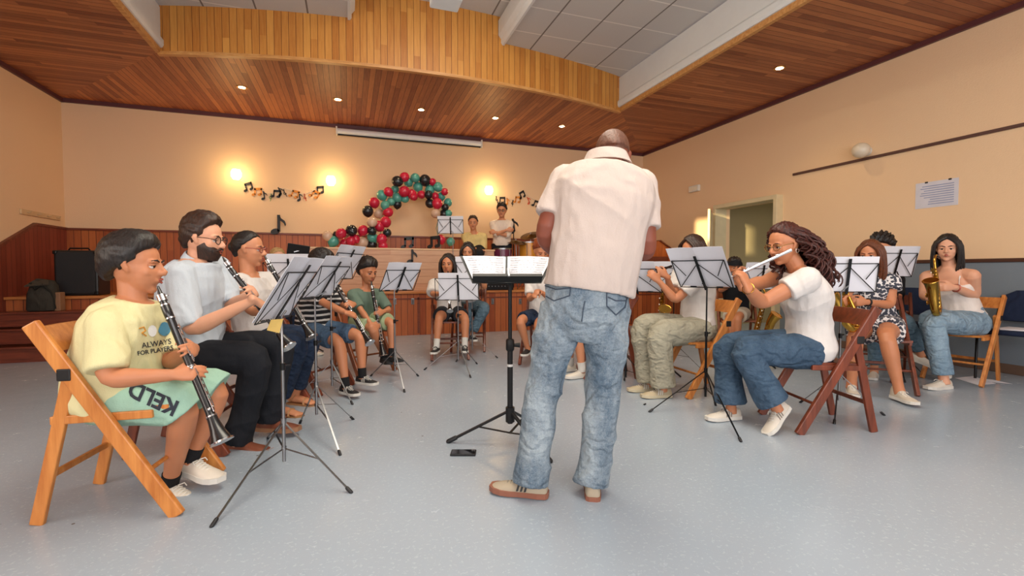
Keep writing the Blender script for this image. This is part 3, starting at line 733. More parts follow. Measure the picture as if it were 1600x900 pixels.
# ================================================================ CHAIRS
HONEY = wood('honey_beech', 'b0652a', 'd8904a', .35, 2); MAHO = wood('mahogany_stain', '562616', '874026', .35, 2); BROWNW = wood('brown_stain', '6b3318', '96512a', .35, 2)
M_hinge = plain('hinge_iron', '262424', .45, .5)
def chair_parts(s, wood_):
    hw = .215
    for sx in (-1, 1):
        x = sx*hw
        mb = MB(); mb.bar((x, -.255, .815), (x, .245, .0), .028, .058, side=(1, 0, 0), bev=.006); mb.build('post', wood_, s)
        xi = sx*(hw-.028)
        mb = MB(); mb.bar((xi, -.135, .635), (xi, -.275, .0), .024, .048, side=(1, 0, 0), bev=.005); mb.build('leg', wood_, s)
        mb = MB(); mb.box((x+sx*.001, -.14, .61), (.034, .05, .05), bev=.006); mb.build('hinge', M_hinge, s)
        mb = MB(); mb.bar((xi, -.215, .42), (xi, .15, .428), .022, .034, side=(1, 0, 0), bev=.004); mb.build('seat_rail', wood_, s)
    mb = MB(); mb.sheet((-.185, -.19, .452), (.185, -.19, .452), (.185, .205, .462), (-.185, .205, .462), .018, 8, 8, lambda u, v: -.008*math.sin(PI*u)); mb.build('seat', wood_, s)
    mb = MB(); n = 8
    vv = []
    for i in range(n+1):
        u = i/n; x = -.2+.4*u; dy = -.022*math.sin(PI*u)
        for z, o_ in ((.70, .015), (.80, -.045)): vv += [(x, -.19+dy+o_-.007, z), (x, -.19+dy+o_+.007, z)]
    ff = [];
    for i in range(n):
        b_ = 4*i; c_ = b_+4
        ff += [(b_, c_, c_+2, b_+2), (b_+1, b_+3, c_+3, c_+1), (b_, b_+1, c_+1, c_), (b_+2, c_+2, c_+3, b_+3)]
    ff += [(0, 2, 3, 1), (4*n, 4*n+1, 4*n+3, 4*n+2)]
    mb.add(vv, ff); mb.build('backrest', wood_, s, True)
    mb = MB(); mb.bar((-.187, -.235, .19), (.187, -.235, .19), .026, .018, side=(0, 0, 1), bev=.004); mb.build('stretcher', wood_, s)
    mb = MB(); mb.tube([(-.215, .128, .19), (.215, .128, .19)], .010, 8, side=(0, 0, 1)); mb.build('stretcher', wood_, s)
CH = {}
def folding_chair(x, y, head, kind, label, s=1.0, z=0.0):
    """head = direction in degrees in which the sitter looks (0 = +X)"""
    rz = math.radians(head-90)
    if kind not in CH:
        r = empty('folding_chair', (0, 0, 0), label, 'chair')
        chair_parts(r, {'honey': HONEY, 'mahogany': MAHO, 'brown': BROWNW}[kind]); CH[kind] = r
        r.location = (x, y, z); r.rotation_euler = (0, 0, rz); r.scale = (s, s, s); return r
    return dup(CH[kind], (x, y, z), rz, label, None, s)

# upholstered stacking chairs along the right wall
M_navy = cloth('navy_upholstery', '1c2740', .1)
def stack_chair(x, y, head, label, first=[None]):
    rz = math.radians(head-90)
    if first[0] is None:
        r = empty('stacking_chair', (0, 0, 0), label, 'chair'); first[0] = r
        for sx in (-1, 1):
            mb = MB(); mb.tube([(sx*.22, .20, 0), (sx*.22, .19, .42), (sx*.22, .16, .44), (sx*.22, -.16, .43)], .011, 10); mb.build('leg', M_blackm, r, True)
            mb = MB(); mb.tube([(sx*.22, -.26, 0), (sx*.22, -.17, .43), (sx*.215, -.20, .60), (sx*.20, -.25, .80)], .011, 10); mb.build('leg', M_blackm, r, True)
        mb = MB(); mb.tube([(0, -.2, .46), (0, .2, .47)], [(.22, .022), (.225, .024)], 20, side=(1, 0, 0), power=4, cap='round'); mb.build('seat', M_navy, r, True)
        mb = MB(); pr_ = []
        mb.tube([(0, -.185, .56), (0, -.20, .62), (0, -.225, .72), (0, -.245, .80), (0, -.255, .86)], [(.19, .02), (.215, .025), (.22, .026), (.20, .024), (.10, .018)], 20, side=(1, 0, 0), power=2.6); mb.build('backrest', M_navy, r, True)
        r.location = (x, y, 0); r.rotation_euler = (0, 0, rz); return r
    return dup(first[0], (x, y, 0), rz, label)

# ================================================================ MUSIC STANDS
def circum(a, b, c):
    ax, ay, bx, by, cx, cy = a.x, a.y, b.x, b.y, c.x, c.y
    d = 2*(ax*(by-cy)+bx*(cy-ay)+cx*(ay-by))
    ux = ((ax*ax+ay*ay)*(by-cy)+(bx*bx+by*by)*(cy-ay)+(cx*cx+cy*cy)*(ay-by))/d
    uy = ((ax*ax+ay*ay)*(cx-bx)+(bx*bx+by*by)*(ax-cx)+(cx*cx+cy*cy)*(bx-ax))/d
    return V((ux, uy, 0))
def music_print(rng, o, ux, uy, nrm, W, H):
    """staves and note heads as thin ink on a page"""
    q = MB()
    for k in range(7):
        v = H*(.10+k*.125)
        for j in range(3):
            a = o+ux*W*.08+uy*(v+j*.006)+nrm*.0006; b = a+ux*W*.84
            q.sheet(a, b, b+uy*.0012, a+uy*.0012, .0004)
        for m in range(9):
            a = o+ux*W*(.1+.09*m+rng.random()*.03)+uy*(v+rng.random()*.012)+nrm*.0008
            q.sheet(a, a+ux*.006, a+ux*.006+uy*.005, a+uy*.005, .0004)
            q.sheet(a, a+ux*.0012, a+ux*.0012-uy*.02, a-uy*.02, .0004)
    return q
M_ink = plain('printed_ink', '3a3a42', .7)
def music_stand(base, desk, head, tilt, label, w=.46, h=.24, feet=None, chrome=True, z0=0.0, paper=(.43, .31), pshift=0.0, hub=.30, detail=True, roll=0.0, plabel=None):
    """base = floor point of the pole, desk = centre of the desk, head = direction (deg) the page faces, tilt = lean back"""
    base = V((base.x, base.y, z0)); 
    r = empty('music_stand', base, label, 'music stand')
    mt = M_chrome if chrome else M_blackm
    a = math.radians(head); nh = V((math.cos(a), math.sin(a), 0)); t = math.radians(tilt)
    nrm = nh*math.cos(t)+V((0, 0, math.sin(t)))          # page normal
    uy = V((0, 0, math.cos(t)))-nh*math.sin(t)             # up along the page
    ux = uy.cross(nrm).normalized()
    if roll:
        Rr = Matrix.Rotation(math.radians(roll), 3, nrm); ux = Rr @ ux; uy = Rr @ uy
    D = V(desk)
    top = V((base.x, base.y, D.z-.10)); kn = D - nrm*.03 - uy*h*.25
    mb = MB(); mb.tube([base+V((0, 0, .10)), base+V((0, 0, .58))], .0085, 10); mb.build('pole', mt, r, True)
    mb = MB(); mb.tube([base+V((0, 0, .55)), top, kn], .0058, 10); mb.build('upper_pole', mt, r, True)
    mb = MB(); c = base+V((0, 0, .58)); mb.tube([c-V((0, 0, .02)), c+V((0, 0, .015))], .013, 10); mb.tube([c, c+V((.035, 0, .005))], .006, 8); mb.build('clamp', M_blackm, r, True)
    if feet is None: feet = [base+V((math.cos(q), math.sin(q), 0))*.30 for q in (a+.5, a+2.6, a+4.7)]
    hb = base+V((0, 0, hub))
    mb = MB(); mb.tube([hb-V((0, 0, .018)), hb+V((0, 0, .018))], .014, 10); mb.tube([base+V((0, 0, .155)), base+V((0, 0, .175))], .012, 10); mb.build('hub', mt, r, True)
    for f in feet:
        f = V((f.x, f.y, z0+.008)); d = (f-hb)
        mb = MB(); sd = V((-d.y, d.x, 0)).normalized(); mb.bar(hb, f, .010, .004, side=sd); mid = hb+d*.55
        mb.bar(base+V((0, 0, .165)), mid, .009, .003, side=sd)
        lg = mb.build('leg', mt, r)
        mb = MB(); mb.tube([f-d.normalized()*.02, f+d.normalized()*.008], .009, 8, cap='round'); mb.build('rubber_foot', M_black, lg, True)
    # desk frame
    mb = MB(); c = lambda u, v: D+ux*u*w/2+uy*v*h/2-nrm*.004
    for p, q in ((c(-1, -1), c(1, -1)), (c(-.98, 1), c(.98, 1)), (c(-1, -1), c(-.98, 1)), (c(1, -1), c(.98, 1))): mb.bar(p, q, .0065, .003, side=nrm.cross(q-p))
    for sx in (-1, 1):
        for p, q in ((c(0, .80), c(sx*.97, -1)), (c(sx*.96, .98), c(sx*.60, -.10))): 
            mb.bar(p-nrm*.004, q-nrm*.004, .0065, .002, side=nrm.cross(q-p))
    mb.build('desk_frame', M_blackm, r)
    mb = MB(); mb.bar(c(0, -1.15)-nrm*.008, c(0, 1.35)-nrm*.008, .020, .006, side=ux, bev=.001); mb.build('spine', M_blackm, r)
    mb = MB()
    for sx in (-.5, .5): mb.bar(c(sx, -1)+nrm*.0, c(sx, -1)+nrm*.045, .05, .003, side=ux); mb.bar(c(sx, -1)+nrm*.045, c(sx, -1)+nrm*.045+uy*.03, .012, .002, side=ux)
    mb.build('ledge', M_blackm, r)
    # the sheets lie on the stand: a thing of its own
    if paper:
        pw, ph = paper
        o0 = D-ux*pw/2+ux*pshift-uy*h/2+nrm*.006
        e = empty('sheet_music', o0+ux*pw/2+uy*ph/2, plabel or ('open sheet music on the '+label), 'sheet music')
        mb = MB(); mb.sheet(o0, o0+ux*pw/2, o0+ux*pw/2+uy*ph, o0+uy*ph, .0015, 4, 4, lambda u, v: .006*math.sin(PI*u)*(1-v*.3)); mb.build('page', M_paper, e)
        o1 = o0+ux*(pw/2+.001)+uy*.003
        mb = MB(); mb.sheet(o1, o1+ux*pw/2, o1+ux*pw/2+uy*(ph-.004), o1+uy*(ph-.004), .0015, 4, 4, lambda u, v: .007*math.sin(PI*u)*(.6+v*.4)); mb.build('page', M_paper, e)
        if detail:
            rg = random.Random(int(base.x*100))
            for oo in (o0, o1): music_print(rg, oo+nrm*.008, ux, uy, nrm, pw/2, ph).build('printed_music', M_ink, e)
    return r

# ================================================================ INSTRUMENTS
M_ebony = plain('black_granadilla', '141316', .25, var=.02, spec=.7)
M_silver = plain('silver_keywork', 'cfcfd2', .15, 1.0, var=.02)
M_brass = plain('lacquered_brass', 'c79a45', .2, 1.0, var=.03)
def axis_frame(a, b, front):
    z = (b-a).normalized(); y = (front-z*front.dot(z)).normalized(); x = y.cross(z)
    return Matrix((x, y, z)).transposed().to_4x4()
def clarinet(mouth, bell, front, label, loc=None):
    mouth = V(mouth); bell = V(bell); M = Matrix.Translation(mouth) @ axis_frame(mouth, bell, V(front)); L = (bell-mouth).length; k = L/.66
    r = empty('clarinet', mouth+(bell-mouth)*.5, label, 'clarinet')
    def lz(prof, name, mat, n=16):
        q = MB(); q.lathe([(a_*k, b_*k) for a_, b_ in prof], M, n); return q.build(name, mat, r, True)
    q = MB(); q.tube([M @ V((0, y*k, z*k)) for y, z in ((.004, -.012), (.002, .01), (0, .045), (0, .075))], [(.007*k, .003*k), (.009*k, .007*k), (.012*k, .012*k), (.013*k, .013*k)], 12, side=M.to_3x3() @ V((1, 0, 0))); q.build('mouthpiece', M_ebony, r, True)
    lz([(.001, .072), (.0155, .072), (.0165, .10), (.0155, .13), (.014, .132), (.014, .34), (.0145, .36), (.015, .54), (.017, .555), (.001, .556)], 'body', M_ebony)
    lz([(.001, .553), (.018, .553), (.019, .575), (.024, .61), (.034, .645), (.040, .66), (.036, .66), (.026, .635), (.012, .60), (.001, .60)], 'bell', M_ebony, 22)
    for z, rr in ((.074, .0165), (.133, .0168), (.345, .0165), (.555, .0195)): q = MB(); q.lathe([(.010*k, (z-.003)*k), (rr*k, (z-.003)*k), (rr*k, (z+.003)*k), (.010*k, (z+.003)*k)], M, 16); q.build('ring', M_silver, r, True)
    q = MB(); q.lathe([(.036*k, .656*k), (.0415*k, .656*k), (.0415*k, .662*k), (.036*k, .662*k)], M, 22); q.build('bell_ring', M_silver, r, True)
    q = MB()
    for z in (.175, .205, .235, .265, .30, .375, .405, .435, .465, .50, .53):
        q.lathe([(.001, 0), (.0075*k, 0), (.0075*k, .004*k), (.001, .004*k)], M @ Matrix.Translation((0, .0145*k, z*k)) @ Matrix.Rotation(-PI/2, 4, 'X'), 10)
    for (x, z0, z1) in ((.010, .16, .32), (-.012, .19, .30), (.011, .37, .52), (-.011, .36, .545), (.0, .24, .33)):
        q.tube([M @ V((x*k, .016*k, z0*k)), M @ V((x*k, .0175*k, z1*k))], .0022*k, 6)
    for (x, z, dx) in ((.018, .31, .012), (-.02, .355, -.01), (.02, .52, .008), (-.018, .53, -.012), (.016, .17, .006)):
        q.ball(M @ V((x*k, .008*k, z*k)), (.007*k), nu=8, nv=6)
    q.build('keywork', M_silver, r, True)
    q = MB(); q.lathe([(.013*k, .028*k), (.0155*k, .028*k), (.0160*k, .055*k), (.014*k, .055*k)], M, 14); q.tube([M @ V((.006, .017*k, .035*k)), M @ V((.014, .019*k, .035*k))], .003*k, 6); q.build('ligature', M_silver, r, True)
    return r
def flute(a, b, front, label, mat=None):
    a = V(a); b = V(b); M = Matrix.Translation(a) @ axis_frame(a, b, V(front)); L = (b-a).length; mat = mat or M_silver
    r = empty('flute', (a+b)/2, label, 'flute')
    q = MB(); q.lathe([(.001, -.03), (.011, -.03), (.0115, 0), (.0100, 0), (.0100, L), (.001, L)], M, 14); q.build('tube', mat, r, True)
    q = MB(); q.ball(M @ V((0, .009, .055)), (.013, .006, .022), M.to_3x3(), 12, 8); q.build('lip_plate', mat, r, True)
    for z0_, z1_, r_ in ((.175, .20, .0125), (L-.11, L-.10, .0118)): q = MB(); q.lathe([(.0095, z0_), (r_, z0_), (r_, z1_), (.0095, z1_)], M, 14); q.build('ring', mat, r, True)
    q = MB()
    for z in [.24+.028*i for i in range(int((L-.27)/.028))]: q.lathe([(.001, 0), (.0085, 0), (.0085, .004), (.001, .004)], M @ Matrix.Translation((0, .010, z)) @ Matrix.Rotation(-PI/2, 4, 'X'), 10)
    q.tube([M @ V((.012, .006, .22)), M @ V((.012, .006, L-.02))], .0025, 6); q.tube([M @ V((-.012, .004, .30)), M @ V((-.012, .004, L-.12))], .0025, 6)
    q.build('keywork', M_silver, r, True)
    return r
def saxophone(M, label, k=1.0, neck=True):
    """local frame: z up along the body, +y away from the player (bell side); origin at middle of body"""
    r = empty('saxophone', M.to_translation(), label, 'saxophone')
    T = lambda p: M @ (V(p)*k)
    q = MB(); pts = [(0, 0, .26), (0, 0, .10), (0, 0, -.10), (0, .005, -.20), (0, .03, -.255), (0, .07, -.27), (0, .11, -.25), (0, .13, -.20), (0, .135, -.10), (0, .14, 0), (0, .155, .06), (0, .175, .10)]
    rad = [.012, .017, .024, .027, .029, .031, .034, .037, .043, .05, .058, .068]
    pts2 = [T(p) for p in pts]; sd = M.to_3x3() @ V((1, 0, 0))
    inner = [T((0, .172, .097)), T((0, .15, .04)), T((0, .138, -.05))]
    q.tube(pts2+inner, [x*k for x in rad]+[.062*k, .042*k, .02*k], 18, side=sd); q.build('body', M_brass, r, True)
    q = MB(); ring = [T((.068*math.cos(a), .175-.02*0+.068*math.sin(a)*.93, .10+.02*0-.0*math.sin(a)-math.sin(a)*.025)) for a in [2*PI*i/20 for i in range(21)]]; q.tube(ring, .004*k, 6); q.build('bell_rim', M_brass, r, True)
    if neck:
        q = MB(); q.tube([T(p) for p in ((0, 0, .25), (0, -.005, .30), (0, -.035, .34), (0, -.08, .345), (0, -.115, .33))], [.012*k, .0115*k, .011*k, .010*k, .009*k], 12, side=sd); q.build('neck', M_brass, r, True)
        q = MB(); q.tube([T(p) for p in ((0, -.10, .336), (0, -.14, .318), (0, -.18, .298))], [.012*k, .0125*k, .006*k], 12, side=sd); q.build('mouthpiece', M_ebony, r, True)
    q = MB()
    for z in (.20, .165, .13, .09, .05, .0, -.04, -.08, -.13, -.17):
        rr = .016 if z > 0 else .022; off = .02+(.26-z)*.028
        q.lathe([(.001, 0), (rr*k, 0), (rr*k, .006*k), (.001, .006*k)], M @ Matrix.Translation(V((0, off, z))*k) @ Matrix.Rotation(-PI/2, 4, 'X'), 12)
    for x, z0, z1 in ((.022, .22, -.18), (-.024, .18, -.15), (.03, .08, -.22)): q.tube([T((x, .02, z0)), T((x*1.25, .028, z1))], .003*k, 6)
    for x, y, z in ((.05, .13, -.14), (.05, .135, -.06), (-.04, .10, -.20)): q.lathe([(.001, 0), (.024*k, 0), (.024*k, .008*k), (.001, .008*k)], M @ Matrix.Translation(V((x, y, z))*k) @ Matrix.Rotation(math.copysign(PI/2, x), 4, 'Y'), 12)
    q.build('keywork', M_brass, r, True)
    q = MB()
    for z in (.17, .10, .03, -.05, -.10): q.ball(T((.03, .02, z)), .008*k, nu=8, nv=6)
    q.build('pearl_key', plain('pearl', 'e8e2d8', .25), r, True)
    return r
def trumpet(mouth, bell, up, label):
    mouth = V(mouth); bell = V(bell); M = Matrix.Translation(mouth) @ axis_frame(mouth, bell, V(up)); k = (bell-mouth).length/.48
    r = empty('trumpet', (mouth+bell)/2, label, 'trumpet'); T = lambda *p: M @ (V(p)*k)
    q = MB(); q.tube([T(0, 0, .34), T(0, 0, .40), T(0, 0, .44), T(0, 0, .465), T(0, 0, .48), T(0, 0, .478), T(0, 0, .44)], [.008*k, .013*k, .022*k, .038*k, .062*k, .055*k, .018*k], 20); q.build('bell', M_silver, r, True)
    q = MB(); q.tube([T(0, 0, .35), T(0, 0, .12), T(0, -.02, .09), T(0, -.05, .09), T(0, -.07, .12), T(0, -.07, .36), T(0, -.055, .39), T(0, -.03, .39), T(0, -.015, .36), T(.012, 0, .10), T(.012, 0, .05)], .0065*k, 10); q.build('tubing', M_silver, r, True)
    for i in range(3):
        z = .19+.032*i; q = MB(); q.tube([T(.01, -.085, z), T(.01, .02, z)], .013*k, 12); q.tube([T(.01, .02, z), T(.01, .05, z)], .003*k, 6); q.tube([T(.01, .048, z), T(.01, .054, z)], .009*k, 10); q.build('valve', M_silver, r, True)
    q = MB(); q.tube([T(.012, 0, 0), T(.012, 0, .008), T(.012, 0, .02), T(.012, 0, .06)], [.012*k, .011*k, .005*k, .006*k], 12); q.build('mouthpiece', M_silver, r, True)
    return r

# ================================================================ PEOPLE
def remesh(mb, voxel, smooth=4, name='body', factor=.5):
    me = bpy.data.meshes.new(name); me.from_pydata(mb.v, [], mb.f); me.update()
    o = bpy.data.objects.new(name, me); C.objects.link(o)
    m = o.modifiers.new('r', 'REMESH'); m.mode = 'VOXEL'; m.voxel_size = voxel; m.use_smooth_shade = True
    if smooth: s_ = o.modifiers.new('s', 'SMOOTH'); s_.factor = factor; s_.iterations = smooth
    dg = bpy.context.evaluated_depsgraph_get(); dg.update()
    me2 = bpy.data.meshes.new_from_object(o.evaluated_get(dg))
    bpy.data.objects.remove(o); bpy.data.meshes.remove(me)
    me2.name = name
    return me2
def co_get(me): a = np.empty(len(me.vertices)*3, np.float32); me.vertices.foreach_get('co', a); return a.reshape(-1, 3)
def no_get(me): a = np.empty(len(me.vertices)*3, np.float32); me.vertices.foreach_get('normal', a); return a.reshape(-1, 3)
def co_set(me, a): me.vertices.foreach_set('co', a.astype(np.float32).ravel()); me.update()
def wave(Pn, f, seed, stretch=(1, 1, 1)):
    rg = np.random.RandomState(seed); Q = Pn*np.array(stretch)
    out = np.zeros(len(Pn))
    for i in range(6):
        k = rg.normal(size=3); k /= np.linalg.norm(k); k2 = rg.normal(size=3); k2 /= np.linalg.norm(k2)
        out += np.sin(Q@k*f*(.7+.25*i)+rg.rand()*6+1.8*np.sin(Q@k2*f*.55+rg.rand()*6))/(1+.25*i)
    return out/4
def wrinkle(me, amp, f, seed, stretch=(1, 1, .6)):
    a = co_get(me); n = no_get(me); w_ = wave(a, f, seed, stretch)
    r_ = 1-np.abs(wave(a, f*.55, seed+50, (1, 1, 1.5)))*2.2
    w_ = .7*w_ + np.clip(r_, 0, 1)**2*1.5
    co_set(me, a + n*(w_*amp)[:, None])
def mesh_obj(me, name, mats, parent, loc=None):
    for m in (mats if isinstance(mats, (list, tuple)) else [mats]): me.materials.append(m)
    me.polygons.foreach_set('use_smooth', [True]*len(me.polygons))
    o = bpy.data.objects.new(name, me); C.objects.link(o)
    if loc is not None: me.transform(Matrix.Translation(-V(loc))); o.location = loc
    if parent is not None: attach(o, parent)
    return o

def skin(name, col):
    if name in MATS: return MATS[name]
    t = NT(name); c = lin(col); n = t.noise(t.tc.outputs['Object'], 9, 4)
    t.set(t.mix(n, tuple(x*.88 for x in c[:3])+(1,), (min(1, c[0]*1.08), c[1]*1.03, c[2], 1)), .48, 0, .4)
    t.b.inputs['Subsurface Weight'].default_value = .12
    t.b.inputs['Subsurface Radius'].default_value = (.02, .008, .004)
    MATS[name] = t.m; return t.m
SK_TAN = skin('tanned_skin', 'c0805c'); SK_FAIR = skin('fair_skin', 'dba385'); SK_MID = skin('warm_skin', 'cb8c68'); SK_DARK = skin('sunburnt_skin', '844836')
def hairmat(name, col, col2=None):
    if name in MATS: return MATS[name]
    t = NT(name); g = t.noise(t.mapping((40, 40, 9)), 3, 4, .6)
    t.set(t.ramp(g, [(.35, col), (.75, col2 or col)]), .42, 0, .45); t.bump(g, .6, .006)
    MATS[name] = t.m; return t.m
H_BLACK = hairmat('black_hair', '14100f', '2c2320'); H_DBR = hairmat('dark_brown_hair', '22150f', '45291c'); H_BR = hairmat('brown_hair', '4a2616', '7a4224')
H_AUB = hairmat('auburn_hair', '6e2d16', 'a3522a'); H_GREY = hairmat('cropped_grey_hair', '5c3c2e', '7a503e'); H_BLOND = hairmat('blonde_hair', '9c7748', 'c9a672')
M_eye = plain('eye_white', 'd2c8c0', .2, var=.01); M_iris = plain('dark_iris', '1d120c', .1, var=.01); M_lip = plain('lips', '9c4a3c', .4, var=.03)
M_glass = NT('spectacle_lens'); M_glass.set('ffffff', .03); M_glass.b.inputs['Transmission Weight'].default_value = 1.0; M_glass.b.inputs['IOR'].default_value = 1.05; M_glass = M_glass.m

def path_pt(a, b, c, t, rnd_=.16):
    """point on limb a-b-c; t in 0..2, smooth at the joint"""
    if t < 1-rnd_: return a.lerp(b, t)
    if t > 1+rnd_: return b.lerp(c, t-1)
    u = (t-1+rnd_)/(2*rnd_); p = a.lerp(b, 1-rnd_); q = b.lerp(c, rnd_)
    m = b
    return p.lerp(m, u).lerp(m.lerp(q, u), u)
def table(tb, t):
    for (t0, r0), (t1, r1) in zip(tb, tb[1:]):
        if t <= t1:
            u = 0 if t1 == t0 else max(0, (t-t0)/(t1-t0)); u = u*u*(3-2*u)
            if isinstance(r0, (tuple, list)): return tuple(lerp(x, y, u) for x, y in zip(r0, r1))
            return lerp(r0, r1, u)
    return tb[-1][1]
def limb(mb, a, b, c, tb, t0=0, t1=2, step=.12, n=14, side=None, cup=0.0, cupr=.8):
    k = max(2, int((t1-t0)/step)); ts = [t0+(t1-t0)*i/k for i in range(k+1)]
    pts = [path_pt(a, b, c, t) for t in ts]; rs = [table(tb, t) for t in ts]
    if cup:
        d = (pts[-2]-pts[-1]).normalized(); r = rs[-1]; r = r if isinstance(r, tuple) else (r, r)
        pts.append(pts[-1]+d*.002); rs.append((r[0]*.93, r[1]*.93)); pts.append(pts[-1]+d*cup); rs.append((r[0]*cupr, r[1]*cupr))
    mb.tube(pts, rs, n, side=side, cap='flat')

def hand(mb, W, fd, nr, th, s, curl=(.5, .5, .55, .6), thumb=.5, spread=.05, reach=1.0):
    """W wrist, fd finger direction, nr palm-facing direction, th thumb-side direction"""
    fd = fd.normalized(); nr = (nr-fd*nr.dot(fd)).normalized(); t_ = fd.cross(nr); th = t_ if t_.dot(th) > 0 else -t_
    mb.tube([W-fd*.02*s, W+fd*.012*s, W+fd*.045*s, W+fd*.080*s, W+fd*.094*s], [(.026*s, .019*s), (.027*s, .019*s), (.038*s, .0175*s), (.041*s, .0155*s), (.034*s, .010*s)], 14, side=th, cap='round', power=2.5)
    L = (.073, .081, .075, .060)
    for i in range(4):
        b = W + fd*(.082-.004*abs(i-1))*s + th*(1.5-i)*.0205*s
        d = (fd + th*(1.5-i)*spread).normalized(); ax = d.cross(nr).normalized()
        p = b - d*.012*s; pts = [p, b]; c = curl[i]; ang = 0
        for j, fr in enumerate((.45, .31, .24)):
            ang += c*(.8, 1.0, .7)[j]
            dd = Matrix.Rotation(ang, 3, ax) @ d
            if dd.dot(nr) < 0: dd = Matrix.Rotation(-ang, 3, ax) @ d
            pts.append(pts[-1]+dd*L[i]*fr*s*reach)
        mb.tube(pts, [.0095*s, .0098*s, .0088*s, .0082*s, .0070*s], 10, cap='round')
    b = W + fd*.026*s + th*.026*s + nr*.004*s; d1 = (th*.75+fd*.75+nr*.25).normalized()
    p1 = b+d1*.042*s; d2 = (fd*.9+th*(.35-thumb*.5)+nr*(.3+thumb*.7)).normalized(); p2 = p1+d2*.030*s; d3 = (fd*.8-th*thumb*.5+nr*(.3+thumb)).normalized(); p3 = p2+d3*.026*s
    mb.tube([b-d1*.01*s, b+d1*.02*s, p1, p2, p3], [.015*s, .0145*s, .0115*s, .0105*s, .0078*s], 10, cap='round')

def basis(fwd, up):
    f = V(fwd).normalized(); u = V(up); u = (u-f*u.dot(f)).normalized(); r = f.cross(u)
    return Matrix((r, f, u)).transposed()          # columns: right, forward, up
def head_geo(mb, Cn, B, h, female=False):
    def T(x, y, z): return Cn + B @ V((x*h, y*h, z*h))
    def E(c, r): mb.ball(T(*c), V(r)*h, B, 18, 12)
    E((0, -.075, .13), (.325, .405, .36)); E((0, -.02, -.02), (.30, .34, .36)); E((0, .10, -.10), (.265, .265, .38)); E((0, .105, -.29), (.205 if not female else .185, .215, .17)); E((0, .235, -.40), (.095, .085, .075))
    for s in (-1, 1):
        E((s*.16, .20, -.10), (.10, .10, .10)); E((s*.11, .30, .085), (.12, .055, .035)); E((s*.045, .385, -.115), (.038, .045, .035))
        mb.tube([T(s*.315, .01, -.11), T(s*.335, -.01, -.05), T(s*.355, -.045, .03), T(s*.35, -.035, .08), T(s*.325, .015, .085)], [(.03*h, .018*h), (.055*h, .020*h), (.065*h, .02*h), (.05*h, .018*h), (.02*h, .014*h)], 10, side=B @ V((0, 1, 0)), cap='round')
    mb.tube([T(0, .345, .06), T(0, .385, -.02), T(0, .435, -.09), T(0, .425, -.125)], [.030*h, .034*h, .047*h, .036*h], 12, cap='round')
    E((0, .325, -.235), (.105, .055, .055))
def head_features(root, Cn, B, h, eyes='open', mouth='play', brow=None, gaze=(0, 1, 0)):
    def T(x, y, z): return Cn + B @ V((x*h, y*h, z*h))
    g = B @ V(gaze).normalized()
    for s in (-1, 1):
        c = T(s*.128, .268, .012)
        q = MB(); q.ball(c, .056*h, None, 14, 10)
        q.cur = 1; q.lathe([(.001, .003*h), (.030*h, .0), (.030*h, -.004*h), (.001, -.004*h)], Matrix.Translation(c+g*.0550*h) @ g.to_track_quat('Z', 'Y').to_matrix().to_4x4(), 12)
        q.build('eye', [M_eye, M_iris], root, True)
        q = MB(); q.ball(T(s*.128, .268, .034), V((.068, .062, .046))*h, B, 14, 10); q.build('eyelid', root.data.materials[0], root, True)
        if brow:
            q = MB(); q.tube([T(s*.045, .352, .088), T(s*.12, .352, .115), T(s*.20, .305, .10)], [.012*h, .016*h, .009*h], 8, cap='round'); q.build('eyebrow', brow, root, True)
        q = MB(); q.tube([T(s*.068, .312, .014), T(s*.125, .334, .022), T(s*.185, .298, .012)], [.005*h, .008*h, .006*h], 8, cap='round'); q.build('eyelashes', M_iris, root, True)
    q = MB()
    if mouth == 'play': q.tube([T(-.05, .365, -.225), T(0, .392, -.213), T(.05, .365, -.225)], [.012*h, .022*h, .012*h], 8, cap='round'); q.tube([T(-.045, .362, -.255), T(0, .385, -.27), T(.045, .362, -.255)], [.012*h, .022*h, .012*h], 8, cap='round')
    else: q.tube([T(-.09, .345, -.235), T(-.03, .375, -.218), T(.03, .375, -.218), T(.09, .345, -.235)], [.006*h, .016*h, .016*h, .006*h], 8, cap='round'); q.tube([T(-.08, .343, -.243), T(0, .373, -.255), T(.08, .343, -.243)], [.006*h, .019*h, .006*h], 8, cap='round')
    q.build('lips', M_lip, root, True)
def carve_face(me, Cn, B, h):
    a = co_get(me); Bi = np.array(B); L = (a-np.array(Cn))@Bi/h
    d = np.zeros(len(a))
    for s in (-1, 1):
        d += .050*np.exp(-(((L[:, 0]-s*.128)/.055)**2+((L[:, 2]-.012)/.042)**2))*(L[:, 1] > .1)
    d += .018*np.exp(-((L[:, 0]/.10)**2+((L[:, 2]+.325)/.035)**2))*(L[:, 1] > .1)
    L[:, 1] -= d
    near = np.linalg.norm(L, axis=1) < .8
    b = a.copy(); b[near] = (L[near]*h)@Bi.T+np.array(Cn)
    co_set(me, b)
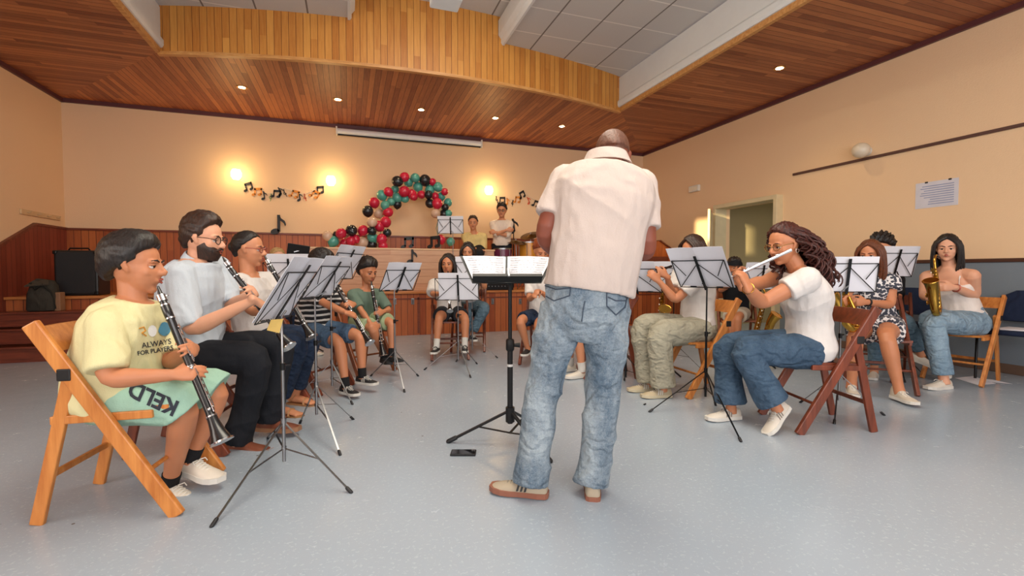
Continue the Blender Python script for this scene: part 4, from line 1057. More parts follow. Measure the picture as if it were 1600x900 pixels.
def hair_cap(Cn, B, h, front=38, side=-8, back=-42, thick=.06, top=.05, sweep=0.0, noise=.02, seed=1, sideburn=0, part=None, frontlift=0.0):
    """shell round the skull; front/side/back = elevation of the hairline in degrees"""
    q = MB(); nu, nv = 72, 44; c0 = V((0, -.075, .13)); R0 = V((.325, .405, .36))
    vs_ = []
    rg = np.random.RandomState(seed); ph = rg.rand(6)*6
    for i in range(nv+1):
        th = PI*(i+.0)/nv
        for k in range(nu):
            a = 2*PI*k/nu      # 0 = front
            d = V((math.sin(th)*math.sin(a), math.sin(th)*math.cos(a), math.cos(th)))
            el = math.degrees(math.asin(max(-1, min(1, d.z)))); az = abs(math.degrees(math.atan2(d.x, d.y)))
            if az < 90: hl = lerp(front, side-12, (az/90)**2.2)
            else: hl = lerp(side-12, back-14, ((az-90)/90)**.7)
            if sideburn and 62 < az < 96: hl -= sideburn
            if part is not None: hl += part*d.x*10
            m = (el-hl)/9.0 + .25*math.sin(a*11+ph[0])*.4; m = max(0, min(1, m)); m = m*m*(3-2*m)
            nz_ = noise*(math.sin(d.x*19+ph[1]+3*math.sin(d.z*7+ph[4]))+math.sin(d.z*23+d.y*9+ph[2])*.6+math.sin(d.y*31+d.x*17+ph[3])*.5)
            fade = max(0, min(1, (el-hl)/38)); fade = .25+.75*fade*fade*(3-2*fade)
            tk = thick*fade + top*max(0, d.z)**1.5 + nz_*fade + frontlift*max(0, d.y)*max(0, d.z)*2
            r = lerp(.86, 1.0+tk/.35, m)
            hz_ = math.sqrt(max(1e-6, 1-d.z*d.z)); kx = 1.0
            if d.z < 0: kx = max(1.0, (hz_**.42)/hz_ if hz_ > .35 else 1.0)
            p = V((d.x*R0.x*kx, d.y*R0.y*kx, d.z*R0.z*(1 if d.z > 0 else 1+.55*max(0, -d.y)*(-d.z))))*r+c0
            if sweep: p.x += sweep*max(0, d.z)*max(0, d.y)
            vs_.append(Cn+B @ (p*h))
    fs = [(i*nu+k, i*nu+(k+1) % nu, (i+1)*nu+(k+1) % nu, (i+1)*nu+k) for i in range(nv) for k in range(nu)]
    q.add(vs_, fs); return q
def locks(Cn, B, h, spec, n, seed, r=.05, curl=0.0, cf=7.0, taper=.35, jitter=.04, k=9):
    """long hair: spec = list of guide paths in head units [(x,y,z)...]; n locks spread between neighbouring guides"""
    q = MB(); rg = random.Random(seed); G_ = spec
    for j in range(n):
        u = (j+rg.random()*.6)/n*(len(G_)-1); i = min(int(u), len(G_)-2); f = u-i
        A, Bp = G_[i], G_[i+1]
        path = [V(a).lerp(V(b), f) for a, b in zip(A, Bp)]
        # resample
        pts = []; L = len(path)-1
        for s_ in range(k+1):
            t = s_/k*L; i0 = min(int(t), L-1); ft = t-i0
            p0 = path[max(i0-1, 0)]; p1 = path[i0]; p2 = path[i0+1]; p3 = path[min(i0+2, L)]
            p = .5*((2*p1)+(p2-p0)*ft+(2*p0-5*p1+4*p2-p3)*ft*ft+(3*p1-p0-3*p2+p3)*ft**3); pts.append(p)
        ph = rg.random()*6.28; jx, jy, jz = [rg.uniform(-jitter, jitter) for _ in range(3)]
        out = []
        for s_, p in enumerate(pts):
            w_ = s_/k; o = V((jx, jy, jz))*w_
            if curl: o += V((math.cos(ph+w_*cf*(1+.2*jx)), math.sin(ph+w_*cf*1.1), 0.4*math.sin(ph+w_*cf)))*curl*min(1, w_*2.2)
            out.append(Cn+B @ ((p+o)*h))
        rr = [r*h*(1-taper*(s_/k)**1.5)*(1 if s_ < k else .35) for s_ in range(k+1)]
        q.tube(out, rr, 7, cap='round')
    return q
def shoe(root, ankle, toe, s, M_up, M_sole, name='shoe', up=V((0, 0, 1)), high=False, laces=None, ground=None, stripes=None, slim=1.0):
    f = V(toe).normalized(); B = basis(f, up); sole = B @ V((0, 0, -1))
    o = ankle + sole*(.088*s)
    T = lambda x, y, z: o + B @ (V((x*slim, y, z))*s)
    q = MB(); st = [(-.072, .020, .055), (-.064, .030, .075), (-.03, .035, .080), (.02, .036, .076), (.06, .039, .064), (.10, .044, .052), (.14, .045, .045), (.172, .038, .036), (.192, .022, .028)]
    rings = []; n = 14
    for y, w_, ht in st:
        if high and y < .05: ht += .035 if y < .03 else .01
        r_ = []
        for k in range(n):
            a = PI*k/(n-1); x = w_*math.cos(a); z = .018+(ht-.018)*max(0, math.sin(a))**.8
            r_.append(T(x, y, z))
        rings.append(r_)
    vs_ = [p for r_ in rings for p in r_]; m = len(rings)
    fs = [(i*n+k, (i+1)*n+k, (i+1)*n+(k+1) % n, i*n+(k+1) % n) for i in range(m-1) for k in range(n)]+[tuple(range(n)), tuple((m-1)*n+k for k in range(n-1, -1, -1))]
    q.add(vs_, fs); sh = q.build(name, M_up, root, True)
    q = MB(); pl = [(-.078, .018), (-.07, .032), (-.03, .038), (.02, .037), (.06, .040), (.10, .047), (.14, .049), (.175, .041), (.198, .022)]
    out = [(w_, y) for y, w_ in pl]+[(-w_, y) for y, w_ in reversed(pl)]; n = len(out)
    lift = lambda y: .006*max(0, (y-.12)/.07)
    q.add([T(x, y, 0+lift(y)) for x, y in out]+[T(x, y, .024+lift(y)) for x, y in out], [tuple(range(n)), tuple(range(2*n-1, n-1, -1))]+[(i, n+i, n+(i+1) % n, (i+1) % n) for i in range(n)])
    q.build('sole', M_sole, sh)
    if laces:
        q = MB()
        for k in range(5):
            y = .045+.016*k; z = .070-.0055*k; q.tube([T(-.022, y, z-.006), T(0, y+.006, z+.004), T(.022, y, z-.006)], .0028*s, 6)
        q.tube([T(-.004, .042, .076), T(-.028, .05, .079), T(-.03, .062, .068)], .0024*s, 6); q.tube([T(.004, .042, .076), T(.03, .05, .078), T(.032, .064, .066)], .0024*s, 6)
        q.build('laces', laces, sh, True)
    if stripes:
        for sx in (-1, 1):
            for k in range(3):
                q = MB(); y = .02+.018*k; q.sheet(T(sx*.0385, y, .028), T(sx*.0415, y+.009, .028), T(sx*.030, y-.001, .066), T(sx*.0285, y-.010, .066), .0015*s); q.build('side_stripe', stripes, sh)
    return sh
M_wsole = plain('white_rubber', 'd8d4cc', .5, var=.02); M_wshoe = plain('white_shoe_leather', 'd6cdc0', .55, var=.05)

TORSO = {'m': [(-.20, .105, .085), (-.10, .150, .115), (0, .165, .125), (.25, .158, .118), (.5, .165, .120), (.72, .178, .122), (.88, .165, .105), (.97, .11, .080), (1.03, .062, .062)],
         'f': [(-.20, .105, .085), (-.10, .158, .118), (0, .172, .125), (.25, .140, .105), (.42, .132, .102), (.62, .148, .125), (.75, .155, .118), (.88, .140, .092), (.97, .095, .070), (1.03, .055, .056)]}
def torso_frame(J):
    hc = (J['hipL']+J['hipR'])/2; nk = J['neck']; hr = (J['hipR']-J['hipL']).normalized(); sr = (J['shR']-J['shL']).normalized()
    up = (nk-hc)
    mid = hc.lerp(nk, .5) + J.get('bow', V((0, 0, 0)))
    def at(t):
        if t < 0: p = hc + (mid-hc)*2*t
        elif t > 1: p = nk + (nk-mid)*2*(t-1)
        else: p = (hc*(1-t)**2+ (2*mid-(hc+nk)/2)*2*t*(1-t)+nk*t*t)
        return p
    def side(t): return hr.lerp(sr, max(0, min(1, t))).normalized()
    return at, side
def torso(mb, J, s, fat, sex, t0, t1, off=0.0, n=22, tbl=None, cup=0.0, extra=None, step=.06):
    at, side = torso_frame(J); tb = [(t, (a, b)) for t, a, b in (tbl or TORSO[sex])]
    sw = (J['shR']-J['shL']).length/2/(.185*s)
    k = max(3, int((t1-t0)/step)); ts = [t0+(t1-t0)*i/k for i in range(k+1)]
    C_ = []; 
    for t in ts:
        a, b = table(tb, t); w_ = lerp(1, sw, max(0, min(1, (t-.3)/.5)))
        belly = (fat-1)*math.exp(-((t-.25)/.35)**2)
        a = a*s*w_*(1+(fat-1)*.6)+off; b = b*s*(1+belly+(fat-1)*.4)+off
        if extra: e = extra(t); a += e*s; b += e*s
        C_.append((at(t), a, b, side(t)))
    if cup:
        c, a, b, sd = C_[0]; d = (C_[1][0]-c).normalized(); C_ = [(c+d*cup, a*.75, b*.75, sd), (c+d*.003, a*.94, b*.94, sd)]+C_
        c, a, b, sd = C_[-1]; d = (c-C_[-2][0]).normalized(); C_ += [(c-d*.004, a*.9, b*.9, sd), (c-d*cup, a*.6, b*.6, sd)]
    vs_ = []
    for i, (c, a, b, sd) in enumerate(C_):
        T_ = at(min(1.1, ts[0]+.001))*0
        d = (C_[min(i+1, len(C_)-1)][0]-C_[max(i-1, 0)][0])
        d = (J['neck']-(J['hipL']+J['hipR'])/2).normalized() if d.length < 1e-4 or cup and (i < 3 or i > len(C_)-4) else d.normalized()
        x = (sd-d*sd.dot(d)).normalized(); y = d.cross(x)
        for k_ in range(n):
            an = 2*PI*k_/n; ca, sa = math.cos(an), math.sin(an)
            ca = math.copysign(abs(ca)**.85, ca); sa = math.copysign(abs(sa)**.85, sa)
            vs_.append(c+x*ca*a+y*sa*b)
    m = len(C_)
    fs = [(i*n+k_, i*n+(k_+1) % n, (i+1)*n+(k_+1) % n, (i+1)*n+k_) for i in range(m-1) for k_ in range(n)]+[tuple(range(n-1, -1, -1)), tuple((m-1)*n+k_ for k_ in range(n))]
    mb.add(vs_, fs)
ARM = [(0, .056), (.25, .050), (.6, .044), (1, .038), (1.25, .041), (1.6, .033), (2, (.026, .021))]
ARM = [(t, r if isinstance(r, tuple) else (r, r)) for t, r in ARM]
LEG = [(0, .098), (.3, .092), (.7, .070), (1, .056), (1.3, .058), (1.6, .046), (1.9, .036), (2.0, .036), (2.12, .040)]
def scale_tb(tb, k, off=0.0): return [(t, tuple(x*k+off for x in r) if isinstance(r, tuple) else r*k+off) for t, r in tb]

def person(label, J, s=1.0, sex='m', sk=SK_MID, hs=.235, hd=(0, 1, 0), hup=(0, 0, 1), fat=1.0, vox=.007, hands=None,
           top=None, bottom=None, hair=None, shoes=None, face=None, armk=1.0, legk=1.0, arms='LR', legs='LR', extras=None, bust=0):
    """J = joints in world space"""
    base = V((J['hipL'].x/2+J['hipR'].x/2, J['hipL'].y/2+J['hipR'].y/2, J.get('floor', 0.0)))
    mb = MB()
    torso(mb, J, s, fat, sex, -.16, 1.03)
    at, side = torso_frame(J)
    B = basis(hd, hup); Hc = J['head']
    nb = at(.97); 
    jaw = Hc + B @ V((0, -.10*hs, -.22*hs))
    mb.tube([at(.88), nb, nb.lerp(jaw, .5), jaw, Hc+B @ V((0, -.1*hs, 0))], [.060*s*fat**.5, .058*s, .052*s*fat**.5, .054*s, .05*s], 16, cap='round')
    # trapezius
    for X in 'LR':
        mb.tube([nb.lerp(jaw, .3), at(.9).lerp(J['sh'+X], .55)+V((0, 0, .02*s)), J['sh'+X]], [.035*s, .045*s, .052*s*armk], 12, cap='round')
        if X in arms:
            limb(mb, J['sh'+X], J['el'+X], J['wr'+X], scale_tb(ARM, s*armk), n=14)
            if hands and X in hands:
                H = hands[X]; hand(mb, J['wr'+X], H['fd'], H['n'], H['th'], s*H.get('k', 1), H.get('curl', (.5,)*4), H.get('thumb', .5), H.get('spread', .04))
        if X in legs:
            limb(mb, J['hip'+X], J['kn'+X], J['an'+X], scale_tb(LEG, s*legk), n=16, t1=2.1)
    head_geo(mb, Hc, B, hs, sex == 'f')
    me = remesh(mb, vox, 3)
    carve_face(me, Hc, B, hs)
    root = mesh_obj(me, 'person', sk, None, base); tag(root, label, 'person')
    f = face or {}
    if face is not False: head_features(root, Hc, B, hs, brow=f.get('brow', hair['mat'] if hair else None), mouth=f.get('mouth', 'play'), gaze=f.get('gaze', (0, 1, -.1)))
    if f.get('glasses'):
        T = lambda x, y, z: Hc + B @ V((x*hs, y*hs, z*hs))
        q = MB()
        for sx in (-1, 1):
            q.tube([T(sx*.135+.105*math.cos(a), .385-.02*abs(math.cos(a)), .015+.085*math.sin(a)) for a in [2*PI*i/18 for i in range(19)]], .010*hs, 6)
            q.tube([T(sx*.24, .36, .03), T(sx*.30, .20, .04), T(sx*.345, -.05, .03)], .009*hs, 6)
        q.tube([T(-.035, .385, .03), T(0, .40, .045), T(.035, .385, .03)], .009*hs, 6)
        g = q.build('glasses', f['glasses'], root, True)
        for sx in (-1, 1):
            q = MB(); q.lathe([(.001, -.003*hs), (.10*hs, -.003*hs), (.10*hs, .003*hs), (.001, .003*hs)], Matrix.Translation(T(sx*.135, .383, .015)) @ (B.to_4x4()) @ Matrix.Rotation(-PI/2, 4, 'X') @ Matrix.Diagonal((1, .82, 1, 1)), 18); q.build('lens', M_glass, g)
    # ---- top
    if top:
        off = top.get('off', .012)*s; mb = MB()
        t0 = top.get('hem', -.12); t1 = top.get('neck', .99)
        torso(mb, J, s, fat, sex, t0, t1, off, cup=.02, extra=top.get('extra'))
        sl_ = top.get('sleeve', .6)
        if sl_:
            so = top.get('sleeve_off', .014)*s
            for X in 'LR':
                tb = scale_tb(ARM, s*armk, so); e = top.get('flare', .006)*s
                tb = [(t, tuple(x+e*min(1, t/.6) for x in r)) for t, r in tb]
                mb.tube([at(.86), at(.9).lerp(J['sh'+X], .6)+V((0, 0, .012*s)), J['sh'+X]], [.06*s, .058*s+so*.4, .056*s*armk+so], 14, cap='round')
                limb(mb, J['sh'+X], J['el'+X], J['wr'+X], tb, 0, sl_, n=16, cup=.015)
        elif top.get('straps'):
            for X in 'LR':
                sh = at(.93).lerp(J['sh'+X], .55)
                nd = side(.7).cross((J['neck']-at(0)).normalized()); 
                fr = at(.7).lerp(J['sh'+X]-V((0, 0, .12*s)), .45)
                for sg in (-1, 1): mb.tube([at(.68)+(J['sh'+X]-at(.9))*.5+nd*sg*.115*s, at(.85)+(J['sh'+X]-at(.9))*.55+nd*sg*.085*s, sh+V((0, 0, .055*s))], .007*s, 8, cap='round')
        me = remesh(mb, top.get('vox', vox), top.get('smooth', 5))
        wrinkle(me, top.get('amp', .0035)*s, top.get('freq', 26), top.get('seed', 1))
        tp = mesh_obj(me, top.get('name', 't_shirt'), top['mat'], root)
        if top.get('collar'):
            q = MB(); c = at(1.0); ax = (J['neck']-at(.8)).normalized(); sd = side(1); fw = sd.cross(ax)*-1
            if fw.dot(B @ V((0, 1, 0))) < 0: fw = -fw
            rr = .068*s*top.get('collar_r', 1.0)
            for lo, hi, r0, r1 in ((-.012, .030, 1.02, .93), (.030, -.008, .97, 1.20)):
                nn = 26; vs_ = []
                for i in range(nn+1):
                    a = .30+(2*PI-.60)*i/nn
                    dirv = fw*math.cos(a)+sd*math.sin(a)
                    for z_, r_ in ((lo, r0), (hi, r1), (hi, r1+.05), (lo, r0+.05)): vs_.append(c+dirv*rr*r_+ax*z_*s - ax*.030*s*math.cos(a)*.7)
                fs = [(4*i+k_, 4*i+(k_+1) % 4, 4*i+4+(k_+1) % 4, 4*i+4+k_) for i in range(nn) for k_ in range(4)]+[(3, 2, 1, 0), (4*nn, 4*nn+1, 4*nn+2, 4*nn+3)]
                q.add(vs_, fs)
            q.build('collar', top['mat'], tp, True)
    # ---- bottom
    if bottom:
        off = bottom.get('off', .010)*s; L1 = bottom.get('len', 2.0); mb = MB()
        if bottom.get('skirt'):
            hc = at(0)
            kn = (J['knL']+J['knR'])/2; K = bottom.get('klen', .8)
            d = kn-hc
            ws = (J['hipR']-J['hipL']).length
            sd = side(0)
            pts = [at(.30), at(.12), at(-.0)+d*.10, hc.lerp(kn, .45), hc.lerp(kn, K), hc.lerp(kn, K-.02), hc.lerp(kn, K-.2)]
            kw = (J['knR']-J['knL']).length/2+.09*s
            rd = [(.135*s, .11*s), (.17*s, .14*s), (.20*s, .13*s), (lerp(.20*s, kw, .6), .105*s), (kw+.03*s, .10*s), (kw, .08*s), (kw*.8, .05*s)]
            mb.tube(pts, rd, 26, side=sd, power=2.4)
        else:
            torso(mb, J, s, fat, sex, -.20, bottom.get('waist', .18), off, cup=.0)
            r_ = bottom.get('r'); k = bottom.get('k', 1.0)
            tb = [(t, x*s) for t, x in r_] if r_ else scale_tb(LEG, s*legk*k, off)
            for X in 'LR':
                if X in legs: limb(mb, J['hip'+X], J['kn'+X], J['an'+X], tb, 0, L1, n=18, cup=.02, cupr=.72)
        me = remesh(mb, bottom.get('vox', vox), 4)
        wrinkle(me, bottom.get('amp', .004)*s, bottom.get('freq', 22), bottom.get('seed', 5), (1, 1, 1))
        mesh_obj(me, bottom.get('name', 'trousers'), bottom['mat'], root)
    # ---- shoes and socks
    if shoes:
        for X in 'LR':
            if X not in legs: continue
            toe = J.get('toe'+X)
            shoe(root, J['an'+X], toe, s*shoes.get('k', 1), shoes['up'], shoes['sole'], shoes.get('name', 'sneaker'), up=J.get('fup'+X, V((0, 0, 1))), high=shoes.get('high', False), laces=shoes.get('laces'), stripes=shoes.get('stripes'))
            if shoes.get('sock'):
                q = MB(); d = (J['kn'+X]-J['an'+X]).normalized(); a = J['an'+X]
                hh = shoes.get('sock_h', .07)*s
                q.tube([a-d*.03*s, a+d*.01*s, a+d*hh, a+d*(hh+.001), a+d*(hh-.012)], [.042*s, .041*s*legk**.5, .043*s*legk**.5, .039*s*legk**.5, .030*s], 16); q.build('sock', shoes['sock'], root, True)
    if hair:
        hm = hair['mat']
        if hair.get('cap') is not None:
            q = hair_cap(Hc, B, hs, **hair['cap']); ho = q.build('hair', hm, root, True)
        else: ho = root
        for sp in hair.get('locks', []):
            q = locks(Hc, B, hs, **sp); q.build('hair_locks', hm, ho, True)
        for b_ in hair.get('balls', []):
            q = MB(); q.ball(Hc+B @ (V(b_[0])*hs), V(b_[1])*hs, B, 16, 10); q.build(b_[2] if len(b_) > 2 else 'hair_bun', hm, ho, True)
    return root

# ---------------------------------------------------------------- pose helpers
def ik(a, c, l1, l2, pole):
    d = c-a; D = min(d.length, (l1+l2)*.998); dn = d.normalized(); x = (l1*l1-l2*l2+D*D)/(2*D); h = math.sqrt(max(0, l1*l1-x*x))
    p = (pole-dn*pole.dot(dn)).normalized()
    return a+dn*x+p*h
def sit(x, y, head, s=1.0, seat=.455, lean=0.02, spread=.11, knee=.43, z=0.0, shin=None, zoff=0.0):
    """joints of a seated player; head = facing direction in degrees"""
    a = math.radians(head); f = V((math.cos(a), math.sin(a), 0)); r = V((f.y, -f.x, 0)); u = V((0, 0, 1)); o = V((x, y, z))
    J = {'f': f, 'r': r, 's': s, 'floor': z}
    hz = seat+.095*s
    def q(lx, ly, lz): return o+r*lx*s+f*ly*s+u*lz
    J['hipL'] = q(-.088, 0, hz); J['hipR'] = q(.088, 0, hz)
    kz = min(seat+.06*s, seat+.06); 
    J['knL'] = q(-spread, knee, kz); J['knR'] = q(spread, knee, kz)
    J['anL'] = q(-spread, knee+.02, .09*s); J['anR'] = q(spread, knee+.02, .09*s)
    J['toeL'] = f-r*.15; J['toeR'] = f+r*.15
    J['neck'] = q(0, lean, hz+.50*s); J['shL'] = q(-.185, lean, hz+.455*s); J['shR'] = q(.185, lean, hz+.455*s)
    J['head'] = q(0, lean+.05, hz+.665*s)
    J['bow'] = -f*.02*s
    return J
def px(J, **kw):
    """move joints so that they project at the given pixel; (x, y[, shift in depth])"""
    for k, v in kw.items():
        d = depth(J[k]) + (v[2] if len(v) > 2 else 0) if k in J else depth(J['neck'])
        J[k] = P(v[0], v[1], d)
    return J
def arms_px(J, s, **kw): pass
def clar_hands(J, mouth, bell, s, fL=.40, fR=.66, offs=.030, inw=(.95, .95)):
    """place both hands on the clarinet, thumbs behind, fingers in front"""
    ax = (bell-mouth).normalized(); f = J['f']; o = (f-ax*f.dot(ax)).normalized(); r = ax.cross(o)
    if r.dot(J['r']) < 0: r = -r
    H = {}
    for X, fr, sg in (('L', fL, 1), ('R', fR, -1)):
        p = mouth+(bell-mouth)*fr
        fd = (r*sg*.92 + o*.15 + ax*.30).normalized()       # fingers reach across in front of the tube
        nr = (-o*1.0+r*sg*.35).normalized(); nr = (nr-fd*nr.dot(fd)).normalized()
        kn = p + o*offs*s - fd*.030*s
        J['wr'+X] = kn-fd*.082*s - nr*.0
        H[X] = {'fd': fd, 'n': nr, 'th': -ax if True else ax, 'curl': (.42, .45, .48, .5), 'thumb': .6, 'spread': .05}
    return H
def elbows(J, s, poleL=None, poleR=None, l1=.275, l2=.25):
    for X, pl in (('L', poleL), ('R', poleR)):
        if pl is None: pl = -J['r']*.5 if X == 'L' else J['r']*.5; pl = pl+V((0, 0, -1))-J['f']*.3
        J['el'+X] = ik(J['sh'+X], J['wr'+X], l1*s, l2*s, pl)
def report(name, J): pass

# ================================================================ THE CLARINET ROW ON THE LEFT
def sitp(x, y, d, head, s=1.0, **kw):
    p = P(x, y, d); return sit(p.x, p.y, head, s, **kw)
def cyaw(a):           # heading measured from the camera's right-hand direction, + = away from the camera
    a = math.radians(a)-YAW; return V((math.cos(a), math.sin(a), 0))
def tilted(a, pitch): v = cyaw(a); p = math.radians(pitch); return V((v.x*math.cos(p), v.y*math.cos(p), math.sin(p)))
WHITE_T = cloth('white_cotton', 'dcd6d2', .04)
# --- boy in the pale yellow tee
folding_chair(-.925, 2.61, -8, 'honey', 'honey-coloured folding chair under the boy in the yellow tee at the far left', 1.03)
J = sit(-.97, 2.60, -8, .90, seat=.47)
px(J, neck=(212, 471), head=(214, 415), shR=(165, 507), shL=(240, 497), hipR=(168, 627), hipL=(188, 613), knR=(292, 630), knL=(343, 604), anR=(266, 752, .10), anL=(300, 712, -.02))
J['toeR'] = V((.80, -.60, -.05)); J['toeL'] = V((.75, -.65, -.05))
mo, be = P(247, 452, depth(J['head'])-.04), P(347, 690, 1.98)
H = clar_hands(J, mo, be, .90, .43, .56)
H['R']['fd'] = (J['f']*.85-J['r']*.3+V((0, 0, .02))); H['R']['n'] = V((.15, .9, -.5)); J['wrR'] = P(268, 586, depth(mo)-.12)
elbows(J, .9, poleL=V((0, 0, -1)))
px(J, elR=(168, 592))
report('boy1', J)
boy = person('person in a pale yellow tee and mint shorts playing clarinet at the far left', J, .90, 'm', SK_TAN, hs=.262, hd=tilted(14, -4), fat=1.28, vox=.006, hands=H, armk=1.12, legk=1.10,
    top=dict(name='t_shirt', mat=cloth('pale_yellow_jersey', 'dcd3a2'), sleeve=.84, sleeve_off=.014, flare=.018, off=.020, neck=1.02, hem=-.14, amp=.006, freq=16, seed=3, extra=lambda t: .02*max(0, .4-t)),
    bottom=dict(name='shorts', mat=cloth('mint_shorts', '9dc2ae'), len=1.04, r=[(0, .118), (.5, .112), (.95, .108), (1.05, .112)], amp=.006, freq=18),
    hair=dict(mat=H_BLACK, cap=dict(front=30, side=-10, back=-56, thick=.09, top=.05, noise=.006, sideburn=12, frontlift=.03)),
    shoes=dict(up=M_wshoe, sole=M_wsole, high=False, laces=M_wsole, sock=cloth('black_sock', '1d1d20'), sock_h=.05, k=1.18), face=dict(gaze=(.1, 1, -.1)))
clarinet(mo, be, J['f'], 'black clarinet held by the boy in the yellow tee')
# --- bearded player
LC = []
def lchair(J, kind, label, s=1.0, back=.0):
    m = (J['hipL']+J['hipR'])/2; a = math.degrees(math.atan2(J['f'].y, J['f'].x)); q = m - J['f']*back
    return folding_chair(q.x, q.y, a, kind, label, s)
J = sitp(300, 560, 2.82, -10, 1.0)
lchair(J, 'mahogany', 'dark folding chair under the bearded man in the pale blue shirt', 1.0, -.02)
px(J, neck=(308, 408), head=(320, 374), shR=(283, 428, .02), shL=(340, 418), knR=(405, 558), knL=(440, 538), anR=(373, 683), anL=(420, 650))
J['toeR'] = cyaw(-8); J['toeL'] = cyaw(-6)
mo, be = P(349, 405, depth(J['head'])-.05), P(452, 542, 2.66)
H = clar_hands(J, mo, be, 1.0, .40, .60)
elbows(J, 1.0, poleL=V((0, 0, -1))); px(J, elR=(296, 518))
report('beard', J)
M_oxf = cloth('pale_blue_oxford', 'c3ccd6', .05)
man = person('person with a dark beard and glasses in a pale blue shirt playing clarinet', J, 1.0, 'm', SK_FAIR, hs=.262, hd=tilted(4, -8), fat=1.15, vox=.0065, hands=H, armk=1.08,
    top=dict(name='shirt', mat=M_oxf, sleeve=.95, sleeve_off=.012, flare=.010, off=.02, hem=-.16, amp=.006, freq=17, seed=8, collar=True),
    bottom=dict(name='trousers', mat=cloth('black_trousers', '1d1f25', .1), len=2.06, r=[(0, .112), (.5, .102), (1, .084), (1.5, .076), (2.06, .078)], amp=.006),
    hair=dict(mat=H_DBR, cap=dict(front=40, side=-10, back=-54, thick=.045, top=.12, noise=.010, sideburn=18, frontlift=.03)),
    shoes=dict(up=plain('brown_leather', '74412e', .4), sole=plain('tan_rubber', '94684a', .5), name='loafer', k=1.06), face=dict(gaze=(0, 1, -.25), glasses=plain('dark_glasses_frame', '33211e', .3)))
Bm = basis(tilted(4, -8), (0, 0, 1)); Hc = J['head']; h = .262
def beard():
    q = MB(); nu, nv = 40, 16
    vs_ = []
    for i in range(nv+1):
        v = i/nv
        for k in range(nu+1):
            a = math.radians(-105+210*k/nu); az = abs(a)
            top_ = lerp(-.20, -.02, min(1, az/1.35)**1.5) if az > .25 else -.19
            z = lerp(top_, -.50, v); r = .318-.13*max(0, v-.2)**1.2 - .06*(1-min(1, v*3))*(.6)
            if v > .92: r *= .6
            vs_.append(Hc+Bm @ (V((r*.90*math.sin(a), .075+r*1.02*math.cos(a), z))*h))
    W = nu+1; fs = [(i*W+k, i*W+k+1, (i+1)*W+k+1, (i+1)*W+k) for i in range(nv) for k in range(nu)]
    q.add(vs_, fs); return q
q = beard(); bo = q.build('beard', H_DBR, man, True)
sm = bo.modifiers.new('thick', 'SOLIDIFY'); sm.thickness = .012; sm.offset = -1
q = MB(); T = lambda x, y, z: Hc+Bm @ (V((x, y, z))*h); q.tube([T(-.12, .345, -.22), T(-.05, .385, -.18), T(0, .39, -.175), T(.05, .385, -.18), T(.12, .345, -.22)], [.018*h, .026*h, .024*h, .026*h, .018*h], 8, cap='round'); q.build('moustache', H_DBR, man, True)
clarinet(mo, be, J['f'], 'black clarinet held by the bearded man')
# --- woman with glasses
J = sitp(408, 525, 3.50, -20, .96)
lchair(J, 'mahogany', 'dark folding chair under the woman with glasses in the left row', 1.0, -.02)
px(J, neck=(388, 432), head=(391, 390), shR=(366, 443), shL=(418, 438), knR=(468, 535), knL=(486, 527), anR=(436, 632, .02), anL=(462, 615, .1))
J['toeR'] = cyaw(-10); J['toeL'] = cyaw(-14)
mo, be = P(414, 402, depth(J['head'])-.05), P(487, 527, 3.32)
H = clar_hands(J, mo, be, .95, .40, .60)
elbows(J, .96, poleR=V((-.6, 0, -1)))
report('woman', J)
p3 = person('person with glasses and hair pulled back in a white top and navy jeans playing clarinet', J, .96, 'f', SK_MID, hs=.255, hd=tilted(4, -4), fat=1.15, vox=.007, hands=H, armk=1.05,
    top=dict(name='blouse', mat=WHITE_T, sleeve=.38, sleeve_off=.012, flare=.02, off=.02, hem=-.12, neck=.95, amp=.006, freq=18),
    bottom=dict(name='jeans', mat=denim('navy_denim', '1c2536', '2c3a52'), len=1.86, r=[(0, .112), (.5, .10), (1, .082), (1.5, .068), (2, .062)]),
    hair=dict(mat=H_BLACK, cap=dict(front=40, side=-4, back=-48, thick=.035, top=.02, noise=.006), balls=[((0, -.50, .05), (.12, .12, .14), 'hair_bun')]),
    face=dict(gaze=(0, 1, -.25), glasses=plain('rose_glasses_frame', '9a4a44', .3)))
